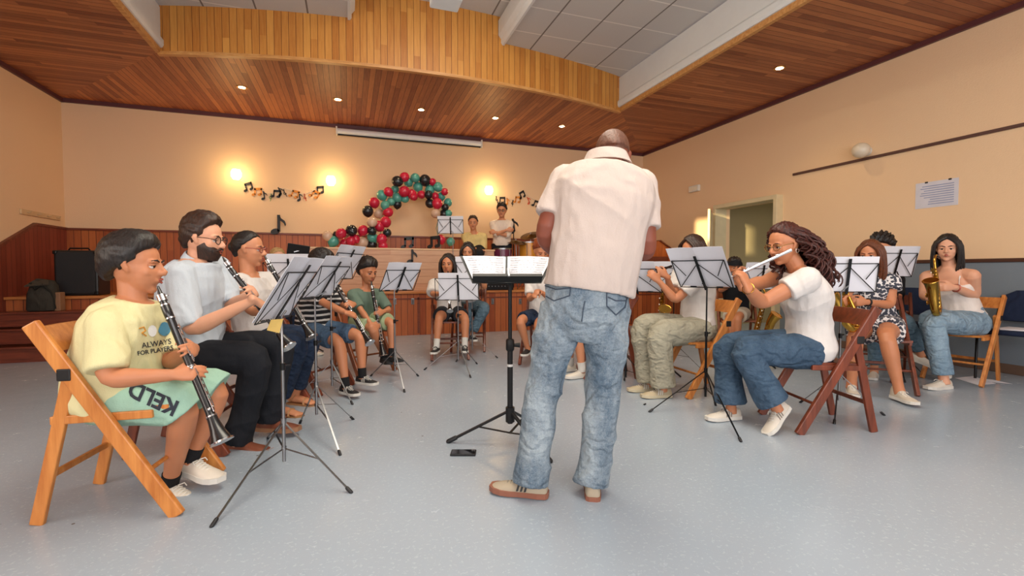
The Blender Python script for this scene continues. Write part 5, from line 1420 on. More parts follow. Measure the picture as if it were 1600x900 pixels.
def sandal(root, an, toe, s):
    f = V(toe).normalized(); B = basis(f, V((0, 0, 1))); o = an-V((0, 0, .088*s)); T = lambda x, y, z: o+B @ (V((x, y, z))*s)
    q = MB(); q.tube([T(0, -.05, .05), T(0, 0, .05), T(0, .06, .042), T(0, .12, .03), T(0, .155, .024)], [(.028, .03), (.032, .034), (.036, .026), (.042, .016), (.036, .010)], 14, side=B @ V((1, 0, 0)), cap='round')
    for k in range(5): q.tube([T(-.034+.016*k, .14, .024), T(-.036+.017*k, .180-.006*abs(k-1), .018)], [.010*s, .008*s], 8, cap='round')
    q2 = remesh(q, .005, 2); mesh_obj(q2, 'foot', root.data.materials[0], root)
    q = MB(); pl = [(-.078, .02), (-.03, .036), (.05, .040), (.12, .048), (.17, .044), (.20, .02)]; out = [(w_, y) for y, w_ in pl]+[(-w_, y) for y, w_ in reversed(pl)]; n = len(out)
    q.add([T(x, y, 0) for x, y in out]+[T(x, y, .014) for x, y in out], [tuple(range(n)), tuple(range(2*n-1, n-1, -1))]+[(i, n+i, n+(i+1) % n, (i+1) % n) for i in range(n)]); so_ = q.build('sandal', plain('tan_leather', 'a8784e', .5), root)
    q = MB(); q.tube([T(-.047, .11, .014), T(-.03, .105, .048), T(0, .10, .054), T(.03, .105, .048), T(.047, .11, .014)], [(.004*s, .012*s)]*5, 8); q.build('strap', MATS['tan_leather'], so_, True)
    q = MB(); q.tube([T(-.035, -.03, .03), T(-.03, .02, .085), T(0, .03, .10), T(.03, .02, .085), T(.035, -.03, .03)], .005*s, 8); q.build('strap', MATS['tan_leather'], so_, True)
for X in 'LR': sandal(p3, J['an'+X], J['toe'+X], .96)
clarinet(mo, be, J['f'], 'black clarinet held by the woman with glasses')
# --- boy in the striped tee
def stripes(name, a, b, w, rot=(0, 0, 0)):
    t = NT(name); sep = t.n('ShaderNodeSeparateXYZ'); t.l(t.mapping((1, 1, 1), rot=rot), sep.inputs[0])
    fr = t.math('FRACT', t.math('DIVIDE', t.math('ADD', sep.outputs[2], t.math('MULTIPLY', t.noise(t.tc.outputs['Object'], 6, 2), .03)), w))
    t.set(t.mix(t.math('LESS_THAN', fr, .38), lin(a), lin(b)), .85); t.bump(t.noise(t.tc.outputs['Object'], 18, 3), .5, .01); return t.m
J = sitp(488, 520, 4.20, -38, .86, seat=.45)
lchair(J, 'mahogany', 'dark folding chair under the boy in the striped tee', 1.0, -.02)
px(J, neck=(500, 446), head=(504, 415), shR=(479, 456), shL=(521, 451), knR=(530, 533), knL=(563, 524), anR=(540, 601, -.05), anL=(566, 586, -.05))
J['toeR'] = cyaw(-35); J['toeL'] = cyaw(-25)
mo, be = P(518, 436, depth(J['head'])-.08), P(578, 536, 3.86)
H = clar_hands(J, mo, be, .86, .44, .62)
elbows(J, .86, poleR=V((-.8, 0, -1))); report('striped', J)
person('person in a black and white striped tee and denim shorts playing clarinet', J, .86, 'm', SK_TAN, hs=.245, hd=tilted(-8, -18), fat=1.02, vox=.007, hands=H,
    top=dict(name='t_shirt', mat=stripes('striped_jersey', '1c1c20', 'd8d4d0', .045), sleeve=.8, sleeve_off=.012, flare=.014, off=.018, hem=-.12, amp=.005, freq=20),
    bottom=dict(name='shorts', mat=denim('blue_denim_shorts', '3f5570', '5d7690'), len=.80, r=[(0, .112), (.5, .10), (.9, .10)]),
    hair=dict(mat=H_BLACK, cap=dict(front=24, side=-6, back=-50, thick=.09, top=.06, noise=.01)),
    shoes=dict(up=plain('black_canvas', '1d1d20', .6), sole=M_wsole, laces=M_wsole, stripes=M_wsole, sock=MATS['black_sock'], sock_h=.07), face=dict(gaze=(0, 1, -.4)))
clarinet(mo, be, J['f'], 'black clarinet held by the boy in the striped tee')
# --- boy in the green tee
J = sitp(566, 505, 4.95, -58, .80, seat=.45)
lchair(J, 'brown', 'reddish brown folding chair under the boy in the green tee', 1.0, -.02)
px(J, neck=(573, 454), head=(575, 425), shR=(551, 460), shL=(592, 459), knR=(581, 512, -.05), knL=(612, 503), anR=(600, 556, .15), anL=(612, 553, -.05))
J['toeR'] = cyaw(-50); J['toeL'] = cyaw(-35)
mo, be = P(580, 442, depth(J['head'])-.11), P(599, 556, 4.62)
H = clar_hands(J, mo, be, .80, .44, .62)
elbows(J, .80, poleR=V((-.8, -.2, -1)), poleL=V((.8, .2, -1))); report('green', J)
person('person in a grey-green tee and pale green shorts playing clarinet', J, .80, 'm', SK_TAN, hs=.25, hd=tilted(-38, -14), vox=.007, hands=H,
    top=dict(name='t_shirt', mat=cloth('grey_green_jersey', '66796b'), sleeve=.85, sleeve_off=.014, flare=.014, off=.02, hem=-.12, amp=.005, freq=20),
    bottom=dict(name='shorts', mat=cloth('pale_green_shorts', 'a3b28c'), len=.85, r=[(0, .115), (.5, .11), (.9, .112)]),
    hair=dict(mat=H_BLACK, cap=dict(front=22, side=-6, back=-50, thick=.11, top=.07, noise=.012)),
    shoes=dict(up=plain('black_suede', '202022', .7), sole=plain('dark_rubber', '2b2b2d', .6), sock=MATS['black_sock']), face=dict(gaze=(0, 1, -.4)))
clarinet(mo, be, J['f'], 'black clarinet held by the boy in the green tee')
# --- blonde child behind
J = sitp(434, 505, 5.9, -35, .88)
lchair(J, 'mahogany', 'dark folding chair under the blonde player behind the left row', 1.0, -.02)
px(J, head=(434, 404), neck=(428, 430)); mo = P(446, 418, 5.7); be = P(470, 470, 5.45)
H = clar_hands(J, mo, be, .88); elbows(J, .88)
person('person with blonde hair in a dark top seated behind the left row', J, .88, 'f', SK_FAIR, hs=.24, hd=tilted(-45, -10), vox=.009, hands=H,
    top=dict(name='t_shirt', mat=cloth('charcoal_jersey', '2a2b30'), sleeve=.6, hem=-.12), bottom=dict(name='jeans', mat=MATS['navy_denim'], len=1.9, k=1.05),
    hair=dict(mat=H_BLOND, cap=dict(front=44, side=-10, back=-50, thick=.05, top=.03, noise=.008)), shoes=dict(up=M_wshoe, sole=M_wsole))
clarinet(mo, be, J['f'], 'black clarinet held by the blonde player')
# --- long haired girl in the centre
J = sitp(703, 500, 5.78, -101, .86, seat=.455, spread=.115)
lchair(J, 'mahogany', 'dark folding chair under the long-haired clarinettist in the centre', 1.0, -.02)
px(J, neck=(700, 440), head=(700, 413), shR=(678, 444), shL=(722, 444), knR=(686, 497), knL=(727, 497), anR=(682, 540, -.05), anL=(726, 538, -.05))
J['toeR'] = cyaw(-97); J['toeL'] = cyaw(-83)
mo, be = P(700, 425, depth(J['head'])-.12), P(703, 486, 5.22)
H = clar_hands(J, mo, be, .86, .40, .62)
elbows(J, .86, poleR=V((-.8, 0, -1)), poleL=V((.8, 0, -1))); report('girl6', J)
LONG_F = [[(.0, .22, .42), (.30, .24, .18), (.36, .20, -.20), (.34, .14, -.60), (.30, .12, -.85)], [(.05, .05, .48), (.36, .05, .20), (.42, .02, -.25), (.44, .0, -.65), (.40, .0, -.92)], [(.05, -.2, .48), (.36, -.2, .2), (.42, -.2, -.3), (.40, -.22, -.7), (.36, -.22, -1.0)],
    [(0, -.3, .48), (.2, -.45, .15), (.22, -.46, -.35), (.2, -.44, -.75), (.18, -.42, -1.05)], [(0, -.3, .48), (-.2, -.45, .15), (-.22, -.46, -.35), (-.2, -.44, -.75), (-.18, -.42, -1.05)], [(-.05, -.2, .48), (-.36, -.2, .2), (-.42, -.2, -.3), (-.40, -.22, -.7), (-.36, -.22, -1.0)],
    [(-.05, .05, .48), (-.36, .05, .20), (-.42, .02, -.25), (-.44, .0, -.65), (-.40, .0, -.92)], [(.0, .22, .42), (-.30, .24, .18), (-.36, .20, -.20), (-.34, .14, -.60), (-.30, .12, -.85)]]
person('person with long dark hair in a white tee playing clarinet in the hall centre', J, .86, 'f', SK_TAN, hs=.245, hd=tilted(-96, -4), vox=.008, hands=H,
    top=dict(name='t_shirt', mat=WHITE_T, sleeve=.85, sleeve_off=.02, flare=.02, off=.03, hem=-.14, amp=.006, freq=18),
    bottom=dict(name='shorts', mat=cloth('dark_shorts', '26272c'), len=.55, r=[(0, .115), (.6, .11)]),
    hair=dict(mat=H_BLACK, cap=dict(front=44, side=2, back=-50, thick=.04, top=.03, noise=.006), locks=[dict(spec=LONG_F, n=64, seed=2, r=.055)]),
    shoes=dict(up=MATS['black_canvas'], sole=M_wsole, laces=M_wsole, high=True, stripes=None, sock=cloth('white_sock', 'd0ccc6'), sock_h=.09))
clarinet(mo, be, J['f'], 'black clarinet held by the long-haired girl in the centre')
# --- player in jeans beside her
J = sitp(733, 488, 6.35, -108, .95)
lchair(J, 'mahogany', 'dark folding chair just right of and behind the long-haired clarinettist', 1.0, -.02)
px(J, neck=(731, 425), head=(731, 394), knL=(758, 480, .05), knR=(728, 486), anL=(738, 521, .1), anR=(728, 530, .1))
J['toeL'] = cyaw(-75); J['toeR'] = cyaw(-100)
mo, be = P(731, 408, depth(J['head'])-.13), P(736, 466, 5.9); H = clar_hands(J, mo, be, .95); elbows(J, .95)
person('person with dark hair and blue-grey jeans left of the conductor stand', J, .95, 'f', SK_MID, hs=.24, hd=tilted(-90, -10), vox=.009, hands=H,
    top=dict(name='t_shirt', mat=cloth('grey_jersey', 'a8a6a8'), sleeve=.6, hem=-.12), bottom=dict(name='jeans', mat=denim('grey_blue_denim', '4a6070', '6b8494'), len=1.9, r=[(0, .112), (.5, .10), (1, .075), (2, .055)]),
    hair=dict(mat=H_BLACK, cap=dict(front=40, side=0, back=-50, thick=.06, top=.03, noise=.008), locks=[dict(spec=LONG_F, n=40, seed=5, r=.06)]), shoes=dict(up=MATS['black_canvas'], sole=M_wsole, laces=M_wsole, stripes=M_wsole))
clarinet(mo, be, J['f'], 'black clarinet held by the player in blue-grey jeans')

# ================================================================ THE CONDUCTOR
J = sitp(910, 480, 2.17, math.degrees(math.atan2(FH.y, FH.x))-3, 1.0)
J['floor'] = 0.0
px(J, hipL=(880, 478), hipR=(946, 484), knL=(848, 612), knR=(943, 618), anL=(831, 742), anR=(926, 752), neck=(948, 258, .02), shL=(885, 284), shR=(1000, 290), head=(957, 245, .13))
b0 = 2.17
for k, d in (('hipL', 0), ('hipR', 0), ('knL', .05), ('knR', .05), ('anL', 0), ('anR', .02), ('neck', .02), ('shL', .02), ('shR', .02), ('head', .15)):
    v = J[k]; r_ = (v-CAM)/depth(v); J[k] = CAM+r_*(b0+d)
J['bow'] = -FH*.05
J['elL'] = P(850, 366, 2.12); J['elR'] = P(1010, 392, 2.12)
J['wrL'] = P(885, 410, 2.40); J['wrR'] = P(990, 385, 2.42)
J['anL'].z = .095; J['anR'].z = .085
J['toeL'] = cyaw(165); J['toeR'] = cyaw(82)
HH = {'L': dict(fd=FH+V((0, 0, .3)), n=V((0, 0, -1)), th=cyaw(0)), 'R': dict(fd=FH+V((0, 0, .2)), n=V((0, 0, -1)), th=cyaw(180))}
report('cond', J)
def pad(t): return .015*math.exp(-((t-.8)/.15)**2)
cond = person('person seen from behind in a white short-sleeved shirt and faded jeans conducting', J, 1.0, 'm', SK_DARK, hs=.245, hd=tilted(84, -42), fat=1.16, vox=.0065, hands=HH, armk=1.22, legk=1.0,
    top=dict(name='polo_shirt', mat=cloth('off_white_linen', 'c9b9b0', .04, weave=320), sleeve=.68, sleeve_off=.012, flare=.010, off=.022, hem=.12, neck=.98, amp=.0055, freq=15, seed=12, extra=lambda t: .022*math.exp(-((t-.78)/.2)**2)+.006),
    bottom=dict(name='jeans', mat=denim('faded_denim', '566879', '9aa6ae', 6, (.38, .60)), len=2.09, r=[(0, .108), (.3, .100), (.7, .086), (1, .078), (1.4, .078), (1.8, .073), (2, .080)], amp=.009, freq=20, off=.006, waist=.30),
    hair=dict(mat=H_GREY, cap=dict(front=50, side=-12, back=-36, thick=.005, top=.0, noise=.001)),
    shoes=dict(up=plain('beige_suede', 'a79a86', .8), sole=plain('gum_rubber', '8a5744', .5), laces=plain('grey_lace', '8c8478', .8), stripes=M_black, k=1.02), face={})
at, side = torso_frame(J)
tp = [o for o in cond.children if o.name.startswith('polo_shirt')][0]
q = MB(); c = at(1.0)+V((0, 0, .030)); 
vs_ = []; nn = 30; ax = V((0, 0, 1)); fw = FH; sd = side(1)
for i in range(nn+1):
    a = PI-2.7+5.4*i/nn; dv = fw*math.cos(a)+sd*math.sin(a); back_ = -math.cos(a)
    for z_, r_ in ((-.030, .106), (.022, .084), (.022, .091), (-.030, .116)): vs_.append(c+dv*r_+ax*(z_+.010*back_))
q.add(vs_, [(4*i+k_, 4*i+(k_+1) % 4, 4*i+4+(k_+1) % 4, 4*i+4+k_) for i in range(nn) for k_ in range(4)]+[(3, 2, 1, 0), (4*nn, 4*nn+1, 4*nn+2, 4*nn+3)])
q.build('collar', MATS['off_white_linen'], tp, True)
# back pockets and stitching on the jeans
jn = [o for o in cond.children if o.name.startswith('jeans')][0]
def on_surface(obj_, o, d):
    M = world_of(obj_).inverted(); ok, loc, nr, _ = obj_.ray_cast(M @ o, (M.to_3x3() @ d).normalized())
    if not ok: return None, None
    W = world_of(obj_); return W @ loc, (W.to_3x3() @ nr).normalized()
def decal_lines(obj_, lines, wid, mat, name, parent, eye=CAM, lift=.002):
    """ribbons laid on the cloth: lines are pixel polylines"""
    q = MB()
    for ln in lines:
        pts = []
        for (x0, y0), (x1, y1) in zip(ln, ln[1:]):
            k = max(2, int(math.hypot(x1-x0, y1-y0)/2))
            for i in range(k+1):
                r_ = ray(lerp(x0, x1, i/k), lerp(y0, y1, i/k)); p, n_ = on_surface(obj_, eye, r_)
                if p: pts.append(p+n_*lift)
        if len(pts) > 2: q.tube(pts, (wid), 5)
    if q.v: return q.build(name, mat, parent)
bpy.context.view_layer.update()
PKL = [(846, 428), (848, 460), (866, 470), (890, 462), (893, 440)]
PKR = [(948, 446), (948, 478), (962, 492), (976, 480), (980, 462)]
dk = plain('dark_stitching', '3c4858', .8)
decal_lines(jn, [PKL, [PKL[0], PKL[4]], [(850, 446), (868, 452), (891, 450)]], .0028, dk, 'back_pocket', jn)
decal_lines(jn, [PKR, [PKR[0], PKR[4]], [(950, 464), (962, 470), (978, 470)]], .0028, dk, 'back_pocket', jn)
decal_lines(jn, [[(914, 470), (911, 485), (909, 502)]], .0026, dk, 'seam', jn)

# ---------------------------------------------------------------- conductor's stand
M_matte = plain('matte_black_metal', '141416', .45, .3, var=.02)
f1, f2 = G(700, 692), G(862, 724)
base = G(797, 690); base = V((base.x, base.y, 0)); 
base = circum(f1, f2, base+(base-(f1+f2)/2).normalized()*.18) if False else V((P(797, 600, 2.86).x, P(797, 600, 2.86).y, 0))
f1 = base+(f1-base).normalized()*.36; f2 = base+(f2-base).normalized()*.36
f3 = base-((f1-base)+(f2-base)).normalized()*.36
s = empty('music_stand', base, 'heavy black conductor music stand in front of the man in the white shirt', 'music stand')
mb = MB(); mb.tube([base+V((0, 0, .12)), base+V((0, 0, .60))], .017, 14); mb.build('pole', M_matte, s, True)
mb = MB(); mb.tube([base+V((0, 0, .58)), base+V((0, 0, 1.0))], .012, 14); mb.build('upper_pole', M_matte, s, True)
mb = MB(); mb.tube([base+V((0, 0, .565)), base+V((0, 0, .575)), base+V((0, 0, .63)), base+V((0, 0, .64))], [.02, .026, .026, .02], 14); mb.build('collar', M_matte, s, True)
mb = MB(); mb.tube([base+V((.02, -.0, .60)), base+V((.06, -.01, .60))], [.010, .016], 10); mb.build('clamp_knob', M_matte, s, True)
mb = MB(); mb.tube([base+V((0, 0, .13)), base+V((0, 0, .22))], .028, 14); mb.build('hub', M_matte, s, True)
mb = MB(); mb.tube([base+V((0, 0, .47)), base+V((0, 0, .485))], .0178, 14); mb.build('size_label', plain('label_white', 'd8d8d8', .5), s, True)
for f in (f1, f2, f3):
    mb = MB(); a0 = base+V((0, 0, .20)); a1 = f+V((0, 0, .018)); sd = V((0, 0, 1)).cross(f-base); mb.bar(a0, a1, .022, .014, side=sd, bev=.003); mb.bar(base+V((0, 0, .06)), a0.lerp(a1, .55), .014, .006, side=sd)
    l_ = mb.build('leg', M_matte, s)
    mb = MB(); mb.tube([a1-(a1-a0).normalized()*.03, a1+(a1-a0).normalized()*.02], .014, 10, cap='round'); mb.build('rubber_foot', M_black, l_, True)
dp = 2.84
tl, tr_, bl, br = P(719, 399, dp+.02), P(868, 402, dp+.10), P(738, 441, dp-.14), P(846, 441, dp-.10)
c0 = (tl+tr_+bl+br)/4; uy = ((tl+tr_)/2-(bl+br)/2).normalized(); ux = ((tr_-tl)+(br-bl)).normalized(); nr = ux.cross(uy).normalized(); uy = nr.cross(ux)
mb = MB(); mb.sheet(bl-nr*.004, br-nr*.004, tr_-nr*.004, tl-nr*.004, .006); mb.build('desk', M_matte, s)
mb = MB(); mb.sheet(bl, br, br+nr*.050-uy*.004, bl+nr*.050-uy*.004, .004); mb.sheet(bl+nr*.05, br+nr*.05, br+nr*.05+uy*.018, bl+nr*.05+uy*.018, .004); mb.build('ledge', M_matte, s)
mb = MB(); mb.tube([base+V((0, 0, .97)), base.lerp(c0, .5)*0+c0-nr*.05, c0-nr*.008], [.014, .02, .03], 12); mb.build('tilt_joint', M_matte, s, True)
mb = MB(); m_ = (bl+br)/2+ux*.005; mb.bar(m_+nr*.055-uy*.012, m_+nr*.058+uy*.055, .016, .010, side=ux, bev=.003); mb.build('clip', M_chrome, s)
# two sheets on it
def page_on(u0, u1, v0, v1, tilt_, label):
    f_ = lambda u, v: (bl.lerp(br, u)).lerp(tl.lerp(tr_, u), v)
    a, b, c, d = f_(u0, v0), f_(u1, v0), f_(u1+tilt_, v1), f_(u0+tilt_, v1)
    e = empty('sheet_music', (a+b+c+d)/4, label, 'sheet music')
    mb = MB(); mb.sheet(a+nr*.004, b+nr*.004, c+nr*.004, d+nr*.004, .0015, 4, 4, lambda u, v: .006*math.sin(PI*u)); mb.build('page', M_paper, e)
    rg = random.Random(5); q = MB()
    for k in range(9):
        v = .1+k*.098; 
        for j in range(3):
            vv = v+.016*j; p0 = a.lerp(b, .06).lerp(d.lerp(c, .06), vv); p1 = a.lerp(b, .94).lerp(d.lerp(c, .94), vv); q.sheet(p0+nr*.0085, p1+nr*.0085, p1+nr*.0085+uy*.0012, p0+nr*.0085+uy*.0012, .0003)
        for m in range(14):
            u = .08+.86*rg.random(); p0 = a.lerp(b, u).lerp(d.lerp(c, u), v+rg.random()*.03)+nr*.0105; q.sheet(p0, p0+ux*.005, p0+ux*.005+uy*.004, p0+uy*.004, .0003)
    q.build('printed_music', plain('pencil_grey_ink', 'b4b4bc', .7), e)
page_on(.02, .47, .05, .95, .0, 'left page of sheet music on the black conductor stand')
page_on(.50, .97, .05, .97, -.01, 'right page of sheet music on the black conductor stand')
p = G(724, 709)
s = empty('phone', (p.x, p.y, 0), 'black phone lying on the floor beside the conductor stand', 'phone', None, -YAW)
mb = MB(); mb.box((0, 0, .006), (.145, .078, .011), bev=.003); o = mb.build('case', M_matte); o.parent = s
mb = MB(); mb.box((0, 0, .0122), (.132, .068, .0012)); o = mb.build('screen', plain('phone_glass', '0c0d10', .08), None); o.parent = s
mb = MB()
for k in range(1): mb.lathe([(.001, 0), (.007, 0), (.007, .0015), (.001, .0015)], TR(.052, .020, .0125), 12)
o = mb.build('camera_lens', M_chrome); o.parent = s
p = G(1008, 633); mb = MB(); mb.tube([(p.x-.01, p.y, .006), (p.x+.012, p.y+.012, .006)], .006, 8, cap='round'); tag(mb.build('pen_cap', M_black), 'tiny black cap lying on the floor near the khaki trousers', 'cap')

# ================================================================ THE RIGHT SIDE
# --- player hidden behind the conductor
J = sitp(948, 520, 4.75, 165, .95, seat=.45)
lchair(J, 'mahogany', 'dark folding chair mostly hidden behind the conductor', 1.0, -.02)
px(J, knL=(903, 512), knR=(890, 508), anL=(909, 572, .0), anR=(891, 563, .1)); J['toeL'] = cyaw(200); J['toeR'] = cyaw(205)
J['anL'].z = .09; J['anR'].z = .09
J['wrL'] = J['neck']+J['f']*.28-V((0, 0, .1)); J['wrR'] = J['neck']+J['f']*.3+J['r']*.2-V((0, 0, .12)); elbows(J, .95)
person('person in a white top whose bare shins and white shoes show between the conductor legs', J, .95, 'f', SK_MID, hs=.235, hd=tilted(190, -5), vox=.009, hands={X: dict(fd=J['f'], n=V((0, 0, -1)), th=V((1, 0, 0))) for X in 'LR'},
    top=dict(name='t_shirt', mat=WHITE_T, sleeve=.6, hem=-.14), bottom=dict(name='shorts', mat=cloth('white_shorts', 'd5cfc8'), len=.7, r=[(0, .115), (1, .105)]),
    hair=dict(mat=H_BR, cap=dict(front=44, side=-10, back=-50, thick=.05, top=.03)), shoes=dict(up=M_wshoe, sole=M_wsole, laces=M_wsole, sock=MATS['white_sock']))
# --- red-haired boy
J = sitp(849, 490, 5.45, -125, .85, seat=.45)
lchair(J, 'mahogany', 'dark folding chair under the red-haired boy beside the conductor', 1.0, -.02)
px(J, neck=(850, 425), head=(846, 393), knR=(812, 500), knL=(840, 505), anR=(824, 543, .1), anL=(846, 545)); J['toeR'] = cyaw(-110); J['toeL'] = cyaw(-90)
J['wrL'] = J['neck']+J['f']*.28-V((0, 0, .2)); J['wrR'] = J['neck']+J['f']*.3+J['r']*.02-V((0, 0, .24)); elbows(J, .85)
person('person with red hair in a white shirt and navy shorts half hidden by the conductor', J, .85, 'm', SK_TAN, hs=.25, hd=tilted(-80, -25), vox=.009, hands={X: dict(fd=J['f'], n=V((0, 0, -1)), th=V((1, 0, 0))) for X in 'LR'},
    top=dict(name='t_shirt', mat=WHITE_T, sleeve=.7, off=.02, hem=-.2, extra=lambda t: .02), bottom=dict(name='shorts', mat=MATS['navy_denim'], len=.8, r=[(0, .112), (1, .10)]),
    hair=dict(mat=H_AUB, cap=dict(front=26, side=-6, back=-50, thick=.09, top=.06, noise=.02)), shoes=dict(up=MATS['black_canvas'], sole=M_wsole))
# --- girl in khaki trousers
J = sitp(1088, 520, 4.12, 178, .93, seat=.45)
lchair(J, 'honey', 'honey-coloured folding chair under the player in khaki trousers', 1.0, .0)
px(J, neck=(1086, 418), head=(1081, 392), shL=(1094, 430, -.0), shR=(1062, 428, .0), knL=(1029, 520), knR=(1001, 508), anL=(1036, 602), anR=(1014, 596)); J['toeL'] = cyaw(188); J['toeR'] = cyaw(186)
J['anL'].z = J['anR'].z = .09
fa, fb = P(1067, 410, 3.92), P(1010, 429, 4.25)
J['wrL'] = P(1030, 440, 4.0); J['wrR'] = P(1042, 432, 4.05)
elbows(J, .93, poleL=V((0, 0, -1)), poleR=V((0, 0, -1))); px(J, elL=(1056, 470, .0)); report('khaki', J)
HB = {'L': dict(fd=V((-.6, .3, .7)), n=FH, th=V((1, 0, .3)), curl=(.5, .5, .5, .5)), 'R': dict(fd=V((-.7, .4, .5)), n=FH, th=V((1, 0, .3)), curl=(.5,)*4)}
BOB = [[(.0, .25, .44), (.30, .27, .2), (.36, .22, -.1), (.33, .16, -.36)], [(.03, .05, .50), (.37, .05, .22), (.42, .0, -.15), (.38, .0, -.45)], [(.03, -.2, .50), (.34, -.25, .22), (.40, -.28, -.2), (.36, -.28, -.5)], [(0, -.3, .48), (.12, -.50, .15), (.14, -.50, -.2), (.12, -.45, -.52)], [(0, -.3, .48), (-.12, -.50, .15), (-.14, -.50, -.2), (-.12, -.45, -.52)], [(-.03, -.2, .50), (-.34, -.25, .22), (-.40, -.28, -.2), (-.36, -.28, -.5)], [(-.03, .05, .50), (-.37, .05, .22), (-.42, .0, -.15), (-.38, .0, -.45)], [(.0, .25, .44), (-.30, .27, .2), (-.36, .22, -.1), (-.33, .16, -.36)]]
person('person in a white tee and khaki trousers playing a dark flute behind a music stand', J, .93, 'f', SK_TAN, hs=.245, hd=tilted(205, -8), vox=.0075, hands=HB, fat=1.05,
    top=dict(name='t_shirt', mat=WHITE_T, sleeve=.65, sleeve_off=.016, flare=.014, off=.02, hem=.08, amp=.005),
    bottom=dict(name='trousers', mat=denim('khaki_cotton', '948f7e', 'aaa592', 6), len=1.99, r=[(0, .125), (.5, .122), (1, .105), (1.5, .10), (2, .105)], amp=.007, freq=18, waist=.28),
    hair=dict(mat=H_DBR, cap=dict(front=40, side=0, back=-50, thick=.06, top=.04, noise=.006, ), locks=[dict(spec=BOB, n=56, seed=7, r=.055)]),
    shoes=dict(up=plain('cream_sneaker', 'b3a488', .6), sole=plain('cream_rubber', 'c4b89c', .5), stripes=M_wsole, laces=M_wsole, k=1.05))
flute(fa, fb, V((0, 0, 1)), 'dark flute held by the player in khaki trousers', M_ebony)
# --- trumpet boy
J = sitp(1152, 492, 5.9, 235, .80, seat=.45)
lchair(J, 'brown', 'brown folding chair under the boy with the trumpet', 1.0, -.02)
px(J, neck=(1149, 441), head=(1148, 418), knR=(1140, 497), knL=(1153, 495), anR=(1140, 540), anL=(1150, 545)); J['toeL'] = cyaw(-95); J['toeR'] = cyaw(-105)
mo = P(1145, 426, depth(J['head'])-.12); be = P(1138, 440, depth(J['head'])-.52)
J['wrL'] = P(1153, 445, depth(mo)-.15); J['wrR'] = P(1140, 447, depth(mo)-.15); elbows(J, .8, poleL=J['r']*-1-V((0, 0, .8)), poleR=J['r']-V((0, 0, .8)))
HB = {'L': dict(fd=cyaw(-100)+V((0, 0, .4)), n=cyaw(180), th=V((0, 0, 1)), curl=(.9,)*4), 'R': dict(fd=cyaw(-80)+V((0, 0, .6)), n=cyaw(0), th=V((0, 0, 1)), curl=(.9,)*4)}
tb = person('person in a black cap and dark tee playing a trumpet behind the flautist', J, .80, 'm', SK_TAN, hs=.235, hd=tilted(-100, -8), vox=.0085, hands=HB,
    top=dict(name='t_shirt', mat=cloth('black_jersey', '1e1f24'), sleeve=.8, off=.02, hem=-.14), bottom=dict(name='shorts', mat=cloth('cream_shorts', 'c9bfae'), len=.75, r=[(0, .11), (1, .105)]),
    hair=dict(mat=H_BLACK, cap=dict(front=46, side=-5, back=-40, thick=.06, top=.02)), shoes=dict(up=M_wshoe, sole=M_wsole))
Bc = basis(tilted(-100, -8), V((0, 0, 1))); T = lambda x, y, z: J['head']+Bc @ (V((x, y, z))*.235)
mb = MB(); prf = [(T(0, -.08, .12+.36*math.sin(a)), (.40*math.cos(a)*.235, .47*math.cos(a)*.235)) for a in (0.05, .4, .8, 1.15, 1.45)]
mb.tube([p_ for p_, _ in prf], [r_ for _, r_ in prf], 20, side=Bc @ V((1, 0, 0))); cp = mb.build('cap', cloth('black_cap', '17181c'), tb, True)
mb = MB(); mb.ball(T(-.22, .10, .06), V((.34, .30, .025))*.235, Bc @ Matrix.Rotation(.5, 3, 'Z'), 18, 8); mb.build('brim', cloth('grey_brim', '4a4440'), cp, True)
trumpet(mo, be, V((0, 0, 1)), 'silver trumpet held by the boy in the black cap')
# --- flautist
J = sitp(1270, 543, 3.22, 163, .98, seat=.46)
folding_chair(J['hipL'].x*.5+J['hipR'].x*.5+.02, J['hipL'].y*.5+J['hipR'].y*.5, 163, 'mahogany', 'mahogany folding chair under the curly-haired flautist', 1.0)
px(J, neck=(1258, 420), head=(1224, 383, -.02), shL=(1262, 436, -.02), shR=(1222, 430, .05), knL=(1160, 545), knR=(1135, 538), anL=(1210, 640, -.04), anR=(1142, 640), hipL=(1270, 550), hipR=(1258, 540))
J['neck'] = P(1250, 424, 3.2)
J['toeL'] = cyaw(207)+V((0, 0, -.75)); J['toeR'] = cyaw(192); J['fupL'] = cyaw(190)+V((0, 0, .9))
J['anR'].z = .09; J['anL'] = P(1211, 634, 3.06)
fa, fb = P(1229, 394, 3.00), P(1144, 433, 3.10)
J['wrL'] = P(1168, 450, 2.88); J['wrR'] = P(1158, 447, 3.12)
elbows(J, .98, poleL=V((0, 0, -1)), poleR=V((0, 0, -1))); J['elL'] = P(1190, 474, 3.05); report('flute', J)
HB = {'L': dict(fd=V((-.1, .35, 1.0)), n=cyaw(120), th=cyaw(0)+V((0, 0, .2)), curl=(.55, .6, .65, .7)), 'R': dict(fd=V((-.25, .1, 1.0)), n=cyaw(-60), th=cyaw(180), curl=(.6,)*4)}
